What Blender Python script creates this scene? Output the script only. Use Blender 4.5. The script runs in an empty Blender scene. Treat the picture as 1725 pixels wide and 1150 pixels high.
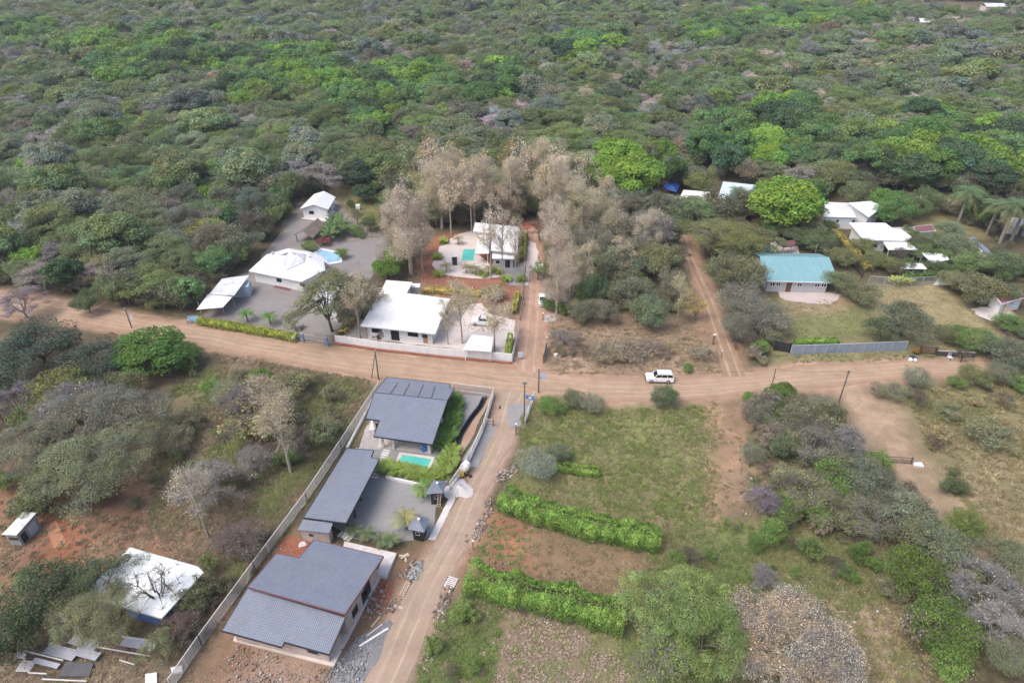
import bpy, bmesh, math, random
import numpy as np
from mathutils import Vector, Matrix
D = bpy.data; S = bpy.context.scene; COL = S.collection
PI = math.pi; R = math.radians
# ---------------------------------------------------------------- camera
CAM_H = 73.0; PITCH = R(33.0); FPX = 1150.0
cd = D.cameras.new('camera'); cam = D.objects.new('camera', cd); COL.objects.link(cam)
cam.location = (0, 0, CAM_H); cam.rotation_euler = (R(90) - PITCH, 0, 0)
cd.sensor_width = 36; cd.lens = 24; cd.clip_start = 1; cd.clip_end = 6000
S.camera = cam
# ---------------------------------------------------------------- sky, sun, exposure
W = D.worlds.new('World'); S.world = W; W.use_nodes = True
nt = W.node_tree; sk = nt.nodes.new('ShaderNodeTexSky'); sk.sky_type = 'NISHITA'
SUN_EL, SUN_AZ = R(58), R(240)      # azimuth clockwise from +Y: sun high on the left, a little behind the camera
sk.sun_disc = False; sk.sun_elevation = SUN_EL; sk.sun_rotation = SUN_AZ
sk.dust_density = 4.5; sk.air_density = 1.0; sk.ozone_density = 1.0
bg = nt.nodes['Background']; nt.links.new(sk.outputs[0], bg.inputs[0]); bg.inputs[1].default_value = 0.15
sl = D.lights.new('sun', 'SUN'); so = D.objects.new('sun', sl); COL.objects.link(so)
sl.energy = 1.0; sl.angle = R(30); sl.color = (1, .99, .98)
so.rotation_euler = (R(90) - SUN_EL, 0, R(-60))
so.location = (0, 0, 200)
S.view_settings.view_transform = 'Standard'; S.view_settings.look = 'None'
S.view_settings.gamma = 1; S.view_settings.exposure = 0.66
# ---------------------------------------------------------------- helpers
def P(x, y, z=0.0):
    """point of the world at height z seen at photo pixel (x, y)"""
    a = (x - 862.5) / FPX; b = (575 - y) / FPX
    rx, ry, rz = a, math.cos(PITCH) + b * math.sin(PITCH), -math.sin(PITCH) + b * math.cos(PITCH)
    t = (z - CAM_H) / rz
    return Vector((rx * t, ry * t, z))
def depth(x, y, z=0.0):
    b = (575 - y) / FPX
    return (z - CAM_H) / (-math.sin(PITCH) + b * math.cos(PITCH))
def XY(p): return (p[0], p[1])
def tag(o, label=None, cat=None, group=None, kind=None):
    if label: o['label'] = label
    if cat: o['category'] = cat
    if group: o['group'] = group
    if kind: o['kind'] = kind
    return o
def empty(name, loc, label=None, cat=None, group=None, rz=0.0):
    o = D.objects.new(name, None); COL.objects.link(o); o.empty_display_size = .3
    o.location = loc; o.rotation_euler = (0, 0, rz)
    return tag(o, label, cat, group)
def origin_of(par):
    v = Vector((0, 0, 0))
    while par is not None:
        v += par.location; par = par.parent
    return v
class MB:
    """collects faces, links them as one mesh object"""
    def __init__(s): s.v = []; s.f = []; s.uv = []; s.mi = []; s.m = 0
    def face(s, pts, uvs=None):
        i = len(s.v); s.v += [tuple(p) for p in pts]; s.f.append(list(range(i, i + len(pts))))
        s.uv.append(uvs or [(p[0], p[1]) for p in pts]); s.mi.append(s.m); return s
    def box(s, c, size, rz=0.0):
        x, y, z = size[0] / 2, size[1] / 2, size[2] / 2; ca, sa = math.cos(rz), math.sin(rz)
        q = [Vector((c[0] + ca * a - sa * b, c[1] + sa * a + ca * b, c[2] + d)) for a, b, d in
             ((-x, -y, -z), (x, -y, -z), (x, y, -z), (-x, y, -z), (-x, -y, z), (x, -y, z), (x, y, z), (-x, y, z))]
        return s.hexa(q)
    def hexa(s, q):
        for f in ((3, 2, 1, 0), (4, 5, 6, 7), (0, 1, 5, 4), (1, 2, 6, 5), (2, 3, 7, 6), (3, 0, 4, 7)):
            pp = [Vector(q[k]) for k in f]
            u = (pp[1] - pp[0]).length; v = (pp[3] - pp[0]).length
            s.face(pp, [(0, 0), (u, 0), (u, v), (0, v)])
        return s
    def bar(s, a, b, w, h=None, up=(0, 0, 1)):
        a = Vector(a); b = Vector(b); h = h or w; d = (b - a)
        if d.length < 1e-6: return s
        d.normalize(); u = Vector(up)
        if abs(d.dot(u)) > .95: u = Vector((1, 0, 0))
        r = d.cross(u).normalized(); u = r.cross(d)
        r *= w / 2; u *= h / 2
        return s.hexa([a - r - u, a + r - u, b + r - u, b - r - u, a - r + u, a + r + u, b + r + u, b - r + u])
    def tube(s, a, b, r0, r1=None, n=8, cap=True):
        a = Vector(a); b = Vector(b); r1 = r0 if r1 is None else r1; d = (b - a).normalized()
        u = Vector((0, 0, 1)) if abs(d.z) < .9 else Vector((1, 0, 0))
        x = d.cross(u).normalized(); y = d.cross(x)
        A = [a + (x * math.cos(2 * PI * k / n) + y * math.sin(2 * PI * k / n)) * r0 for k in range(n)]
        B = [b + (x * math.cos(2 * PI * k / n) + y * math.sin(2 * PI * k / n)) * r1 for k in range(n)]
        for k in range(n): s.face([A[k], A[(k + 1) % n], B[(k + 1) % n], B[k]])
        if cap: s.face(A[::-1]); s.face(B)
        return s
    def prism(s, pts, z0, tops):
        """vertical walls over footprint pts with individual top heights"""
        n = len(pts)
        if not hasattr(tops, '__len__'): tops = [tops] * n
        acc = 0
        for i in range(n):
            j = (i + 1) % n; L = (Vector(XY(pts[j])) - Vector(XY(pts[i]))).length
            s.face([(pts[i][0], pts[i][1], z0), (pts[j][0], pts[j][1], z0), (pts[j][0], pts[j][1], tops[j]), (pts[i][0], pts[i][1], tops[i])],
                   [(acc, 0), (acc + L, 0), (acc + L, tops[j]), (acc, tops[i])]); acc += L
        s.face([(p[0], p[1], t) for p, t in zip(pts, tops)])
        return s
    def slab(s, pts, th, u=None):
        """roof plate: top polygon pts (3D), thickness th, uv in metres along u"""
        pts = [Vector(p) for p in pts]; n = len(pts)
        nor = Vector((0, 0, 0))
        for i in range(n):
            a, b = pts[i], pts[(i + 1) % n]; nor += a.cross(b)
        nor.normalize()
        if nor.z < 0: pts = pts[::-1]; nor = -nor
        u = Vector(u) if u is not None else (pts[1] - pts[0])
        u = (u - nor * u.dot(nor)).normalized(); v = nor.cross(u)
        c = pts[0]
        s.face(pts, [((p - c).dot(u), (p - c).dot(v)) for p in pts])
        dn = Vector((0, 0, -th))
        s.face([p + dn for p in pts[::-1]])
        for i in range(n):
            a, b = pts[i], pts[(i + 1) % n]; s.face([a + dn, b + dn, b, a])
        return s
    def build(s, name, mat, parent=None, smooth=False, loc=None):
        me = D.meshes.new(name)
        off = origin_of(parent) if parent is not None else (Vector(loc) if loc is not None else Vector((0, 0, 0)))
        me.from_pydata([(a - off.x, b - off.y, c - off.z) for a, b, c in s.v], [], s.f)
        uvl = me.uv_layers.new(name='UVMap')
        flat = [c for fu in s.uv for uvp in fu for c in uvp]
        uvl.data.foreach_set('uv', flat)
        for m in (mat if isinstance(mat, (list, tuple)) else [mat]): me.materials.append(m)
        me.polygons.foreach_set('material_index', s.mi)
        if smooth: me.polygons.foreach_set('use_smooth', [True] * len(s.f))
        me.update()
        o = D.objects.new(name, me); COL.objects.link(o)
        if parent is not None: o.parent = parent
        else: o.location = off
        return o
def npmesh(name, V, F, mats, cols=None, mi=None, smooth=False):
    me = D.meshes.new(name); V = np.asarray(V, dtype=np.float32); F = np.asarray(F, dtype=np.int32)
    me.vertices.add(len(V)); me.vertices.foreach_set('co', V.ravel())
    k = F.shape[1]; me.loops.add(F.size); me.loops.foreach_set('vertex_index', F.ravel())
    me.polygons.add(len(F)); me.polygons.foreach_set('loop_start', np.arange(0, F.size, k, dtype=np.int32))
    me.polygons.foreach_set('loop_total', np.full(len(F), k, dtype=np.int32))
    if mi is not None: me.polygons.foreach_set('material_index', np.asarray(mi, dtype=np.int32))
    if smooth: me.polygons.foreach_set('use_smooth', np.ones(len(F), dtype=bool))
    if cols is not None:
        a = me.color_attributes.new('var', 'FLOAT_COLOR', 'POINT')
        c = np.ones((len(V), 4), dtype=np.float32); c[:, :3] = cols; a.data.foreach_set('color', c.ravel())
    for m in mats: me.materials.append(m)
    me.update(calc_edges=True); me.validate()
    return me
def copy_tree(o, parent=None):
    c = o.copy(); COL.objects.link(c); c.parent = parent
    for ch in list(o.children): copy_tree(ch, c)
    return c
# ---------------------------------------------------------------- materials
class NT:
    def __init__(s, name, rough=.85, spec=.2):
        s.m = D.materials.new(name); s.m.use_nodes = True; s.t = s.m.node_tree
        s.b = s.t.nodes['Principled BSDF']; s.b.inputs['Roughness'].default_value = rough
        s.b.inputs['Specular IOR Level'].default_value = spec
    def n(s, typ, **kw):
        nd = s.t.nodes.new('ShaderNode' + typ)
        for k, v in kw.items():
            if k.startswith('_'): setattr(nd, k[1:], v)
            else: nd.inputs[k.replace('__', ' ')].default_value = v
        return nd
    def l(s, a, b): s.t.links.new(a, b)
    def noise(s, scale, vec=None, detail=4, rough=.6, dist=0):
        nd = s.n('TexNoise', Scale=scale, Detail=detail, Roughness=rough, Distortion=dist)
        if vec is not None: s.l(vec, nd.inputs['Vector'])
        return nd.outputs['Fac']
    def ramp(s, fac, stops):
        nd = s.n('ValToRGB'); e = nd.color_ramp.elements
        while len(e) < len(stops): e.new(.5)
        for el, (p, c) in zip(e, stops):
            el.position = p; el.color = (c[0], c[1], c[2], 1) if hasattr(c, '__len__') else (c, c, c, 1)
        s.l(fac, nd.inputs['Fac']); return nd.outputs['Color']
    def mix(s, fac, a, b, mode='MIX'):
        nd = s.n('MixRGB', _blend_type=mode)
        for sock, v in (('Fac', fac), ('Color1', a), ('Color2', b)):
            if isinstance(v, bpy.types.NodeSocket): s.l(v, nd.inputs[sock])
            elif hasattr(v, '__len__'): nd.inputs[sock].default_value = (v[0], v[1], v[2], 1)
            elif sock == 'Fac': nd.inputs[sock].default_value = v
            else: nd.inputs[sock].default_value = (v, v, v, 1)
        return nd.outputs[0]
    def math(s, op, a, b=0.0):
        nd = s.n('Math', _operation=op)
        for i, v in enumerate((a, b)):
            if isinstance(v, bpy.types.NodeSocket): s.l(v, nd.inputs[i])
            else: nd.inputs[i].default_value = v
        return nd.outputs[0]
    def pos(s): return s.n('NewGeometry').outputs['Position']
    def uv(s): return s.n('TexCoord').outputs['UV']
    def scalevec(s, vec, sc):
        nd = s.n('Mapping'); nd.inputs['Scale'].default_value = sc; s.l(vec, nd.inputs['Vector']); return nd.outputs[0]
    def bump(s, h, strength=.4, dist=.05):
        nd = s.n('Bump', Strength=strength, Distance=dist); s.l(h, nd.inputs['Height']); s.l(nd.outputs[0], s.b.inputs['Normal'])
    def out(s, col):
        if isinstance(col, bpy.types.NodeSocket): s.l(col, s.b.inputs['Base Color'])
        else: s.b.inputs['Base Color'].default_value = (*col, 1)
        return s.m
def mix3(c, f): return tuple(min(1, x * f) for x in c)
def m_plain(name, c, rough=.6, spec=.3, var=.25, scale=3.0, metal=0.0):
    """paint or plaster with faint blotches and grime"""
    t = NT(name, rough, spec); p = t.pos()
    f = t.noise(scale, p, 5, .65); g = t.noise(scale * .17, p, 3, .5)
    c1 = t.mix(t.ramp(f, [(.3, 0), (.7, 1)]), mix3(c, 1 - var), mix3(c, 1 + var * .35))
    c2 = t.mix(t.ramp(g, [(.35, 0), (.75, .5)]), c1, mix3(c, 1 - var * 1.2))
    t.b.inputs['Metallic'].default_value = metal
    return t.out(c2)
def m_speck(name, ca, cb, scale=2.0, fine=14.0, fleck=None, rough=.95, bump=.5):
    """gravel, soil: large blotches, grain, pale flecks"""
    t = NT(name, rough, .1); p = t.pos()
    base = t.mix(t.ramp(t.noise(scale * .2, p, 5, .6), [(.32, 0), (.68, 1)]), ca, cb)
    fn = t.noise(fine, p, 3, .7)
    base = t.mix(t.ramp(fn, [(.3, .55), (.7, 0)]), base, mix3(ca, .55))
    if fleck:
        fl = t.noise(fine * .6, p, 2, .8)
        base = t.mix(t.ramp(fl, [(.62, 0), (.68, 1)]), base, fleck)
    t.bump(fn, bump, .04)
    return t.out(base)
# ---------------------------------------------------------------- ground
rng = np.random.default_rng(7)
def vnoise(x, y, sc, seed=0):
    """smooth value noise in numpy"""
    r = np.random.default_rng(1000 + seed).random((256, 256))
    fx = x / sc; fy = y / sc; ix = np.floor(fx).astype(int); iy = np.floor(fy).astype(int)
    tx = fx - ix; ty = fy - iy; tx = tx * tx * (3 - 2 * tx); ty = ty * ty * (3 - 2 * ty)
    g = lambda i, j: r[i % 256, j % 256]
    return (g(ix, iy) * (1 - tx) + g(ix + 1, iy) * tx) * (1 - ty) + (g(ix, iy + 1) * (1 - tx) + g(ix + 1, iy + 1) * tx) * ty
def sdist(poly, X, Y):
    """signed distance (m) to a polygon, negative inside"""
    n = len(poly); d = np.full(X.shape, 1e9); ins = np.zeros(X.shape, bool)
    for i in range(n):
        ax, ay = poly[i]; bx, by = poly[(i + 1) % n]; ex, ey = bx - ax, by - ay
        t = np.clip(((X - ax) * ex + (Y - ay) * ey) / (ex * ex + ey * ey + 1e-9), 0, 1)
        d = np.minimum(d, np.hypot(X - ax - t * ex, Y - ay - t * ey))
        if ay != by:
            c = ((ay > Y) != (by > Y)) & (X < (bx - ax) * (Y - ay) / (by - ay) + ax); ins ^= c
    return np.where(ins, -d, d)
def PX(pts, z=0.0): return [XY(P(x, y, z)) for x, y in pts]
def axis(fine0, fine1, st, lo, hi):
    a = list(np.arange(fine0, fine1, st)); s = st; v = fine1
    while v < hi: a.append(v); s *= 1.3; v += s
    s = st; v = fine0 - st; b = []
    while v > lo: b.append(v); s *= 1.3; v -= s
    return np.array(b[::-1] + a)
RED = (.27, .145, .095); FOREST = (.105, .085, .055); DRY = (.24, .20, .11); OLIVE = (.175, .16, .09); GREEN = (.165, .16, .085)
BROWN = (.20, .145, .095); PINK = (.42, .285, .20); DUST = (.50, .355, .26); LITTER = (.25, .195, .145); PALE = (.55, .47, .38); LAWN = (.20, .205, .09)
ROAD_T = [(-260, 462), (0, 492), (60, 502), (130, 514), (200, 526), (330, 547), (430, 566), (505, 578), (560, 586), (640, 596), (760, 608), (862, 616), (935, 622), (1000, 633), (1070, 637), (1200, 632), (1270, 628), (1340, 616), (1440, 611), (1530, 606), (1600, 606), (1725, 604), (2000, 604)]
ROAD_B = [(-260, 505), (0, 537), (60, 541), (130, 548), (180, 555), (320, 581), (380, 592), (460, 605), (520, 618), (625, 636), (760, 655), (840, 662), (915, 672), (1010, 680), (1100, 677), (1200, 672), (1260, 663), (1330, 656), (1400, 651), (1480, 643), (1560, 634), (1640, 632), (1725, 632), (2000, 634)]
S_L = [(842, 655), (837, 683), (835, 718), (814, 766), (800, 792), (767, 845), (738, 905), (708, 955), (674, 1012), (637, 1100), (612, 1160), (590, 1230)]
S_R = [(900, 664), (882, 690), (866, 724), (851, 766), (834, 797), (818, 832), (803, 872), (785, 918), (762, 962), (735, 1018), (708, 1085), (682, 1150), (655, 1230)]
N_L = [(886, 388), (885, 430), (882, 480), (878, 530), (873, 575), (868, 612), (868, 625)]
N_R = [(908, 388), (911, 430), (915, 480), (917, 530), (916, 575), (912, 612), (916, 628)]
T_L = [(1141, 396), (1149, 425), (1160, 455), (1174, 490), (1187, 525), (1199, 560), (1209, 595), (1219, 634)]
T_R = [(1157, 396), (1168, 425), (1181, 455), (1198, 490), (1213, 525), (1228, 560), (1242, 595), (1258, 634)]
ZONES = [
 ([(-300, 560), (330, 585), (620, 640), (600, 720), (480, 880), (300, 1150), (-300, 1300)], BROWN, 3, .5),
 ([(300, 610), (630, 645), (590, 740), (480, 790), (300, 760)], OLIVE, 3, .6),
 ([(-300, 800), (180, 810), (330, 900), (330, 980), (150, 1010), (-300, 1000)], RED, 4, .5),
 ([(60, 880), (110, 880), (140, 960), (60, 990)], (.33, .13, .075), 1.5, .3),
 ([(330, 900), (470, 900), (400, 1010), (300, 1100), (280, 1000)], (.22, .13, .08), 2, .5),
 ([(480, 800), (560, 780), (480, 905), (430, 970), (410, 930)], GREEN, 1.5, .5),
 ([(-50, 1060), (350, 1060), (250, 1250), (-50, 1250)], (.21, .155, .115), 2, .4),
 ([(460, 905), (520, 905), (430, 1050), (760, 870), (800, 930), (600, 1250), (230, 1250)], (.27, .155, .105), 2.5, .7),
 ([(900, 680), (1195, 678), (1195, 800), (1185, 880), (1110, 920), (870, 830)], (.185, .20, .075), 1.5, .5),
 ([(940, 790), (1130, 800), (1180, 880), (1110, 925), (960, 870)], (.20, .175, .09), 3, .5),
 ([(825, 862), (1110, 928), (1060, 1010), (1000, 1010), (785, 950)], (.255, .165, .10), 1.5, .6),
 ([(820, 865), (880, 875), (860, 960), (785, 945)], (.33, .15, .09), 2, .4),
 ([(760, 1000), (1060, 1050), (1230, 1260), (640, 1260)], (.24, .185, .125), 2, .5),
 ([(760, 985), (800, 1010), (770, 1080), (700, 1160), (690, 1110)], OLIVE, 1.5, .7),
 ([(1060, 950), (1240, 880), (1500, 920), (1500, 1010), (1300, 1100), (1100, 1250), (1000, 1100)], (.14, .17, .06), 3, .6),
 ([(1190, 680), (1262, 680), (1248, 760), (1256, 820), (1236, 885), (1200, 885), (1188, 800), (1200, 740)], (.42, .265, .175), 3, .45),
 ([(1250, 700), (1310, 760), (1290, 860), (1245, 860)], (.33, .22, .15), 2, .4),
 ([(1290, 880), (1420, 880), (1560, 1150), (1480, 1260), (1250, 1260)], (.23, .185, .115), 3, .5),
 ([(1385, 905), (1430, 935), (1500, 1020), (1560, 1100), (1520, 1150), (1460, 1050), (1400, 990)], (.36, .265, .19), 2, .3),
 ([(1500, 640), (1900, 620), (2100, 1000), (1725, 1020), (1620, 860), (1540, 760), (1480, 680)], (.225, .195, .105), 3, .4),
 ([(1580, 790), (1650, 800), (1725, 900), (1725, 960), (1660, 920), (1600, 850)], (.36, .27, .185), 3, .35),
 ([(1395, 650), (1485, 648), (1495, 690), (1545, 755), (1580, 840), (1640, 930), (1615, 935), (1550, 860), (1500, 785), (1440, 730)], (.40, .285, .20), 2.5, .45),
 ([(915, 520), (960, 505), (1150, 540), (1215, 600), (1225, 632), (930, 632), (920, 600)], (.33, .235, .165), 1.5, .4),
 ([(1135, 395), (1160, 395), (1200, 480), (1262, 630), (1200, 632), (1150, 470)], (.34, .22, .15), 1.5, .3),
 ([(1300, 500), (1470, 480), (1500, 570), (1320, 580)], LAWN, 2, .3), ([(400, 1085), (560, 1130), (520, 1200), (380, 1200)], (.36, .25, .19), 3, .3),
 ([(1320, 500), (1460, 500), (1450, 530), (1340, 530)], (.33, .235, .15), 2, .3),
 ([(1470, 480), (1600, 480), (1690, 560), (1640, 600), (1540, 590), (1480, 540)], (.30, .25, .14), 2, .3),
 ([(1500, 355), (1620, 350), (1660, 400), (1600, 405), (1530, 385)], (.24, .21, .10), 2, .3),
 ([(575, 322), (640, 325), (640, 400), (600, 415), (560, 370)], (.19, .17, .08), 2, .4),
 ([(430, 480), (500, 340), (560, 340), (650, 400), (640, 440), (600, 500), (560, 580), (340, 540), (400, 480)], (.26, .23, .21), 1, .2),
 ([(690, 470), (880, 470), (868, 560), (760, 600), (600, 580), (600, 545), (650, 470)], (.24, .18, .13), 1, .4),
 ([(715, 400), (800, 385), (880, 400), (880, 500), (820, 510), (720, 490), (700, 440)], (.30, .135, .09), 1, .2),
 ([(905, 372), (870, 368), (860, 385), (940, 395), (935, 378)], (.40, .15, .09), 1.5, .1),
 ([(1290, 575), (1530, 565), (1530, 605), (1300, 615)], (.22, .20, .10), .8, .4),
 ([(1525, 14), (1625, 6), (1660, 14), (1600, 34), (1530, 40)], (.34, .26, .17), 6, .2),
 ([(1600, 8), (1660, 2), (1690, 6), (1650, 14)], (.5, .30, .2), 4, .1),
]
DIRTS = [(ROAD_T + ROAD_B[::-1], (.40, .27, .19), 2.2), (S_L + S_R[::-1], (.40, .28, .21), 1.6), (N_L + N_R[::-1], (.42, .27, .19), 1.5)]
gx = axis(-150, 165, .75, -2600, 2600); gy = axis(24, 205, .75, -300, 4000)
GX, GY = np.meshgrid(gx, gy)
wx = (vnoise(GX, GY, 3.1, 1) - .5) * 2.6 + (vnoise(GX, GY, 9, 2) - .5) * 5; wy = (vnoise(GX, GY, 2.7, 3) - .5) * 2.6 + (vnoise(GX, GY, 8, 4) - .5) * 5
COLS = np.empty(GX.shape + (3,)); COLS[:] = FOREST; COVER = np.full(GX.shape, .5)
for poly, c, fe, cover in ZONES:
    k = min(1.0, fe / 2.0)
    d = sdist(PX(poly), GX + wx * k, GY + wy * k); w = np.clip(.5 - d / (2 * fe), 0, 1)[..., None]
    COLS = COLS * (1 - w) + np.array(c) * w; COVER = COVER * (1 - w[..., 0]) + cover * w[..., 0]
for poly, c, fe in DIRTS:
    d = sdist(PX(poly), GX + wx * .35, GY + wy * .35); w = np.clip(1 - d / fe, 0, 1)[..., None]
    COLS = COLS * (1 - w) + np.array(c) * w; COVER = COVER * (1 - w[..., 0])
COLS *= (.84 + .32 * vnoise(GX, GY, 1.6, 5) * (.6 + .8 * vnoise(GX, GY, 6, 6)))[..., None]
def m_ground():
    t = NT('ground_soil', .95, .08); p = t.pos()
    at = t.n('Attribute', _attribute_name='var'); c = at.outputs['Color']; cov = at.outputs['Alpha']
    n1 = t.noise(.55, p, 6, .65); n2 = t.noise(6, p, 4, .75); n3 = t.noise(2.2, p, 5, .7, 1.2)
    c = t.mix(1.0, c, t.ramp(n1, [(.25, .72), (.5, 1.0), (.75, 1.25)]), 'MULTIPLY')
    gm = t.math('MULTIPLY', t.ramp(n3, [(.46, 0), (.60, 1)]), cov)
    c = t.mix(t.math('MULTIPLY', gm, .6), c, (.125, .135, .055)); dry = t.math('MULTIPLY', t.ramp(t.noise(1.4, p, 6, .75, .8), [(.50, 0), (.62, .75)]), cov); c = t.mix(dry, c, (.25, .205, .13))
    rm = t.ramp(t.noise(1.1, p, 5, .8, .6), [(.60, 0), (.72, .4)])
    c = t.mix(rm, c, (.33, .19, .12))
    c = t.mix(1.0, c, t.ramp(n2, [(.28, .55), (.5, 1.0), (.72, 1.35)]), 'MULTIPLY')
    wh = t.ramp(t.noise(4.3, p, 2, .9), [(.70, 0), (.74, .7)])
    c = t.mix(wh, c, (.48, .42, .36))
    t.bump(n2, .6, .08)
    return t.out(c)
nx, ny = len(gx), len(gy)
idx = np.arange(nx * ny).reshape(ny, nx)
F = np.stack([idx[:-1, :-1].ravel(), idx[:-1, 1:].ravel(), idx[1:, 1:].ravel(), idx[1:, :-1].ravel()], 1)
V = np.stack([GX.ravel(), GY.ravel(), np.zeros(nx * ny)], 1)
gm = npmesh('ground', V, F, [m_ground()], COLS.reshape(-1, 3), smooth=True)
a = gm.color_attributes['var']; c4 = np.ones((nx * ny, 4), np.float32); c4[:, :3] = COLS.reshape(-1, 3); c4[:, 3] = COVER.ravel(); a.data.foreach_set('color', c4.ravel())
ground = D.objects.new('ground', gm); COL.objects.link(ground); tag(ground, kind='structure')
# ---------------------------------------------------------------- roads as ribbons
def resample(pts, n):
    p = np.array([XY(q) for q in pts]); s = np.r_[0, np.cumsum(np.hypot(*np.diff(p, axis=0).T))]
    t = np.linspace(0, s[-1], n); return np.stack([np.interp(t, s, p[:, 0]), np.interp(t, s, p[:, 1])], 1), s[-1]
def m_road(name, base, track, verge, wear=.5, lanes=((.22, .05), (.40, .05), (.60, .05), (.78, .05))):
    t = NT(name, .95, .08); uv = t.uv(); p = t.pos()
    sp = t.n('SeparateXYZ'); t.l(uv, sp.inputs[0])
    wob = t.noise(.09, p, 3, .5); u = t.math('ADD', sp.outputs[0], t.math('MULTIPLY', t.math('SUBTRACT', wob, .5), .22))
    st = t.n('CombineXYZ'); t.l(t.math('MULTIPLY', u, 26.0), st.inputs[0]); t.l(t.math('MULTIPLY', sp.outputs[1], .07), st.inputs[1])
    streak = t.noise(1.0, st.outputs[0], 4, .65)
    stops = [(0, 0)]
    for c, w in lanes: stops += [(c - w, .08), (c, 1), (c + w, .08)]
    stops.append((1, 0))
    tr = t.ramp(u, stops)
    c = t.mix(t.ramp(streak, [(.3, 0), (.7, 1)]), base, mix3(base, .72))
    mk = t.ramp(t.noise(.23, p, 4, .65), [(.32, .15), (.62, 1)]); c = t.mix(t.math('MULTIPLY', t.math('MULTIPLY', tr, wear), mk), c, track); pot = t.ramp(t.noise(.5, p, 5, .75, .8), [(.60, 0), (.70, .5)]); c = t.mix(pot, c, mix3(verge, .95))
    ed = t.ramp(sp.outputs[0], [(0, 1), (.12, .35), (.25, 0), (.75, 0), (.88, .35), (1, 1)])
    ed = t.math('MULTIPLY', ed, t.ramp(t.noise(.8, p, 4, .7), [(.3, .3), (.6, 1)]))
    c = t.mix(ed, c, verge)
    g = t.noise(.35, p, 5, .7); c = t.mix(1.0, c, t.ramp(g, [(.25, .80), (.5, 1.0), (.75, 1.12)]), 'MULTIPLY')
    f = t.noise(9, p, 3, .8); c = t.mix(1.0, c, t.ramp(f, [(.25, .8), (.5, 1.0), (.75, 1.15)]), 'MULTIPLY')
    t.bump(f, .4, .04)
    return t.out(c)
def ribbon(name, L, Rr, z, mat, n=120, m=10, jit=.5):
    a, la = resample([P(x, y) for x, y in L], n); b, lb = resample([P(x, y) for x, y in Rr], n)
    V = []; UV = []
    for j in range(m + 1):
        u = j / m; q = a * (1 - u) + b * u
        if j in (0, m): q = q + np.stack([vnoise(q[:, 0], q[:, 1], 2.3, 11) - .5, vnoise(q[:, 0], q[:, 1], 2.3, 12) - .5], 1) * 2 * jit
        V.append(q)
    V = np.stack(V, 1)                                      # n, m+1, 2
    id_ = np.arange(n * (m + 1)).reshape(n, m + 1)
    F = np.stack([id_[:-1, :-1].ravel(), id_[1:, :-1].ravel(), id_[1:, 1:].ravel(), id_[:-1, 1:].ravel()], 1)
    a0, a1, a2 = V[0, 0], V[1, 0], V[0, 1]
    if np.cross(a1 - a0, a2 - a0) < 0: F = F[:, ::-1]
    VV = np.concatenate([V.reshape(-1, 2), np.full((n * (m + 1), 1), z)], 1)
    me = npmesh(name, VV, F, [mat]); uvl = me.uv_layers.new(name='UVMap')
    tt = np.repeat(np.linspace(0, la, n), m + 1); uu = np.tile(np.linspace(0, 1, m + 1), n)
    li = np.empty(len(me.loops), np.int32); me.loops.foreach_get('vertex_index', li)
    uvl.data.foreach_set('uv', np.stack([uu[li], tt[li]], 1).astype(np.float32).ravel())
    o = D.objects.new(name, me); COL.objects.link(o); return tag(o, kind='structure')
mroad = m_road('main_road_dirt', (.45, .315, .22), (.55, .41, .30), (.32, .205, .14))
mside = m_road('side_road_dirt', (.42, .315, .235), (.54, .43, .335), (.37, .27, .21), .6, ((.30, .07), (.66, .07)))
mnorth = m_road('north_road_dirt', (.47, .31, .225), (.60, .44, .34), (.38, .24, .17), .6, ((.34, .09), (.70, .09)))
mtrack = m_road('track_dirt', (.35, .235, .16), (.53, .39, .29), (.33, .22, .15), .9, ((.27, .10), (.72, .10)))
ribbon('road', ROAD_T, ROAD_B, .030, mroad, 260)
ribbon('side_road', S_L, S_R, .045, mside, 140)
ribbon('north_road', N_L, N_R, .045, mnorth, 120)
ribbon('dirt_track', T_L, T_R, .050, mtrack, 120, jit=.3)
def sheet(name, px, z, mat, jit=.0, kind='structure', sub=1.2, world=False):
    """flat ground sheet from a pixel outline"""
    pts = px if world else PX(px); out = []
    for i in range(len(pts)):
        a = np.array(pts[i]); b = np.array(pts[(i + 1) % len(pts)]); k = max(1, int(np.hypot(*(b - a)) / sub)) if jit else 1
        for j in range(k): out.append(a + (b - a) * j / k)
    out = np.array(out)
    if jit:
        out = out + np.stack([vnoise(out[:, 0], out[:, 1], 1.7, 21) - .5, vnoise(out[:, 0], out[:, 1], 1.7, 22) - .5], 1) * 2 * jit
    ar = sum(out[i - 1][0] * out[i][1] - out[i][0] * out[i - 1][1] for i in range(len(out)))
    if ar < 0: out = out[::-1]
    mb = MB(); mb.face([(p[0], p[1], z) for p in out]); return tag(mb.build(name, mat), kind=kind)
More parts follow.
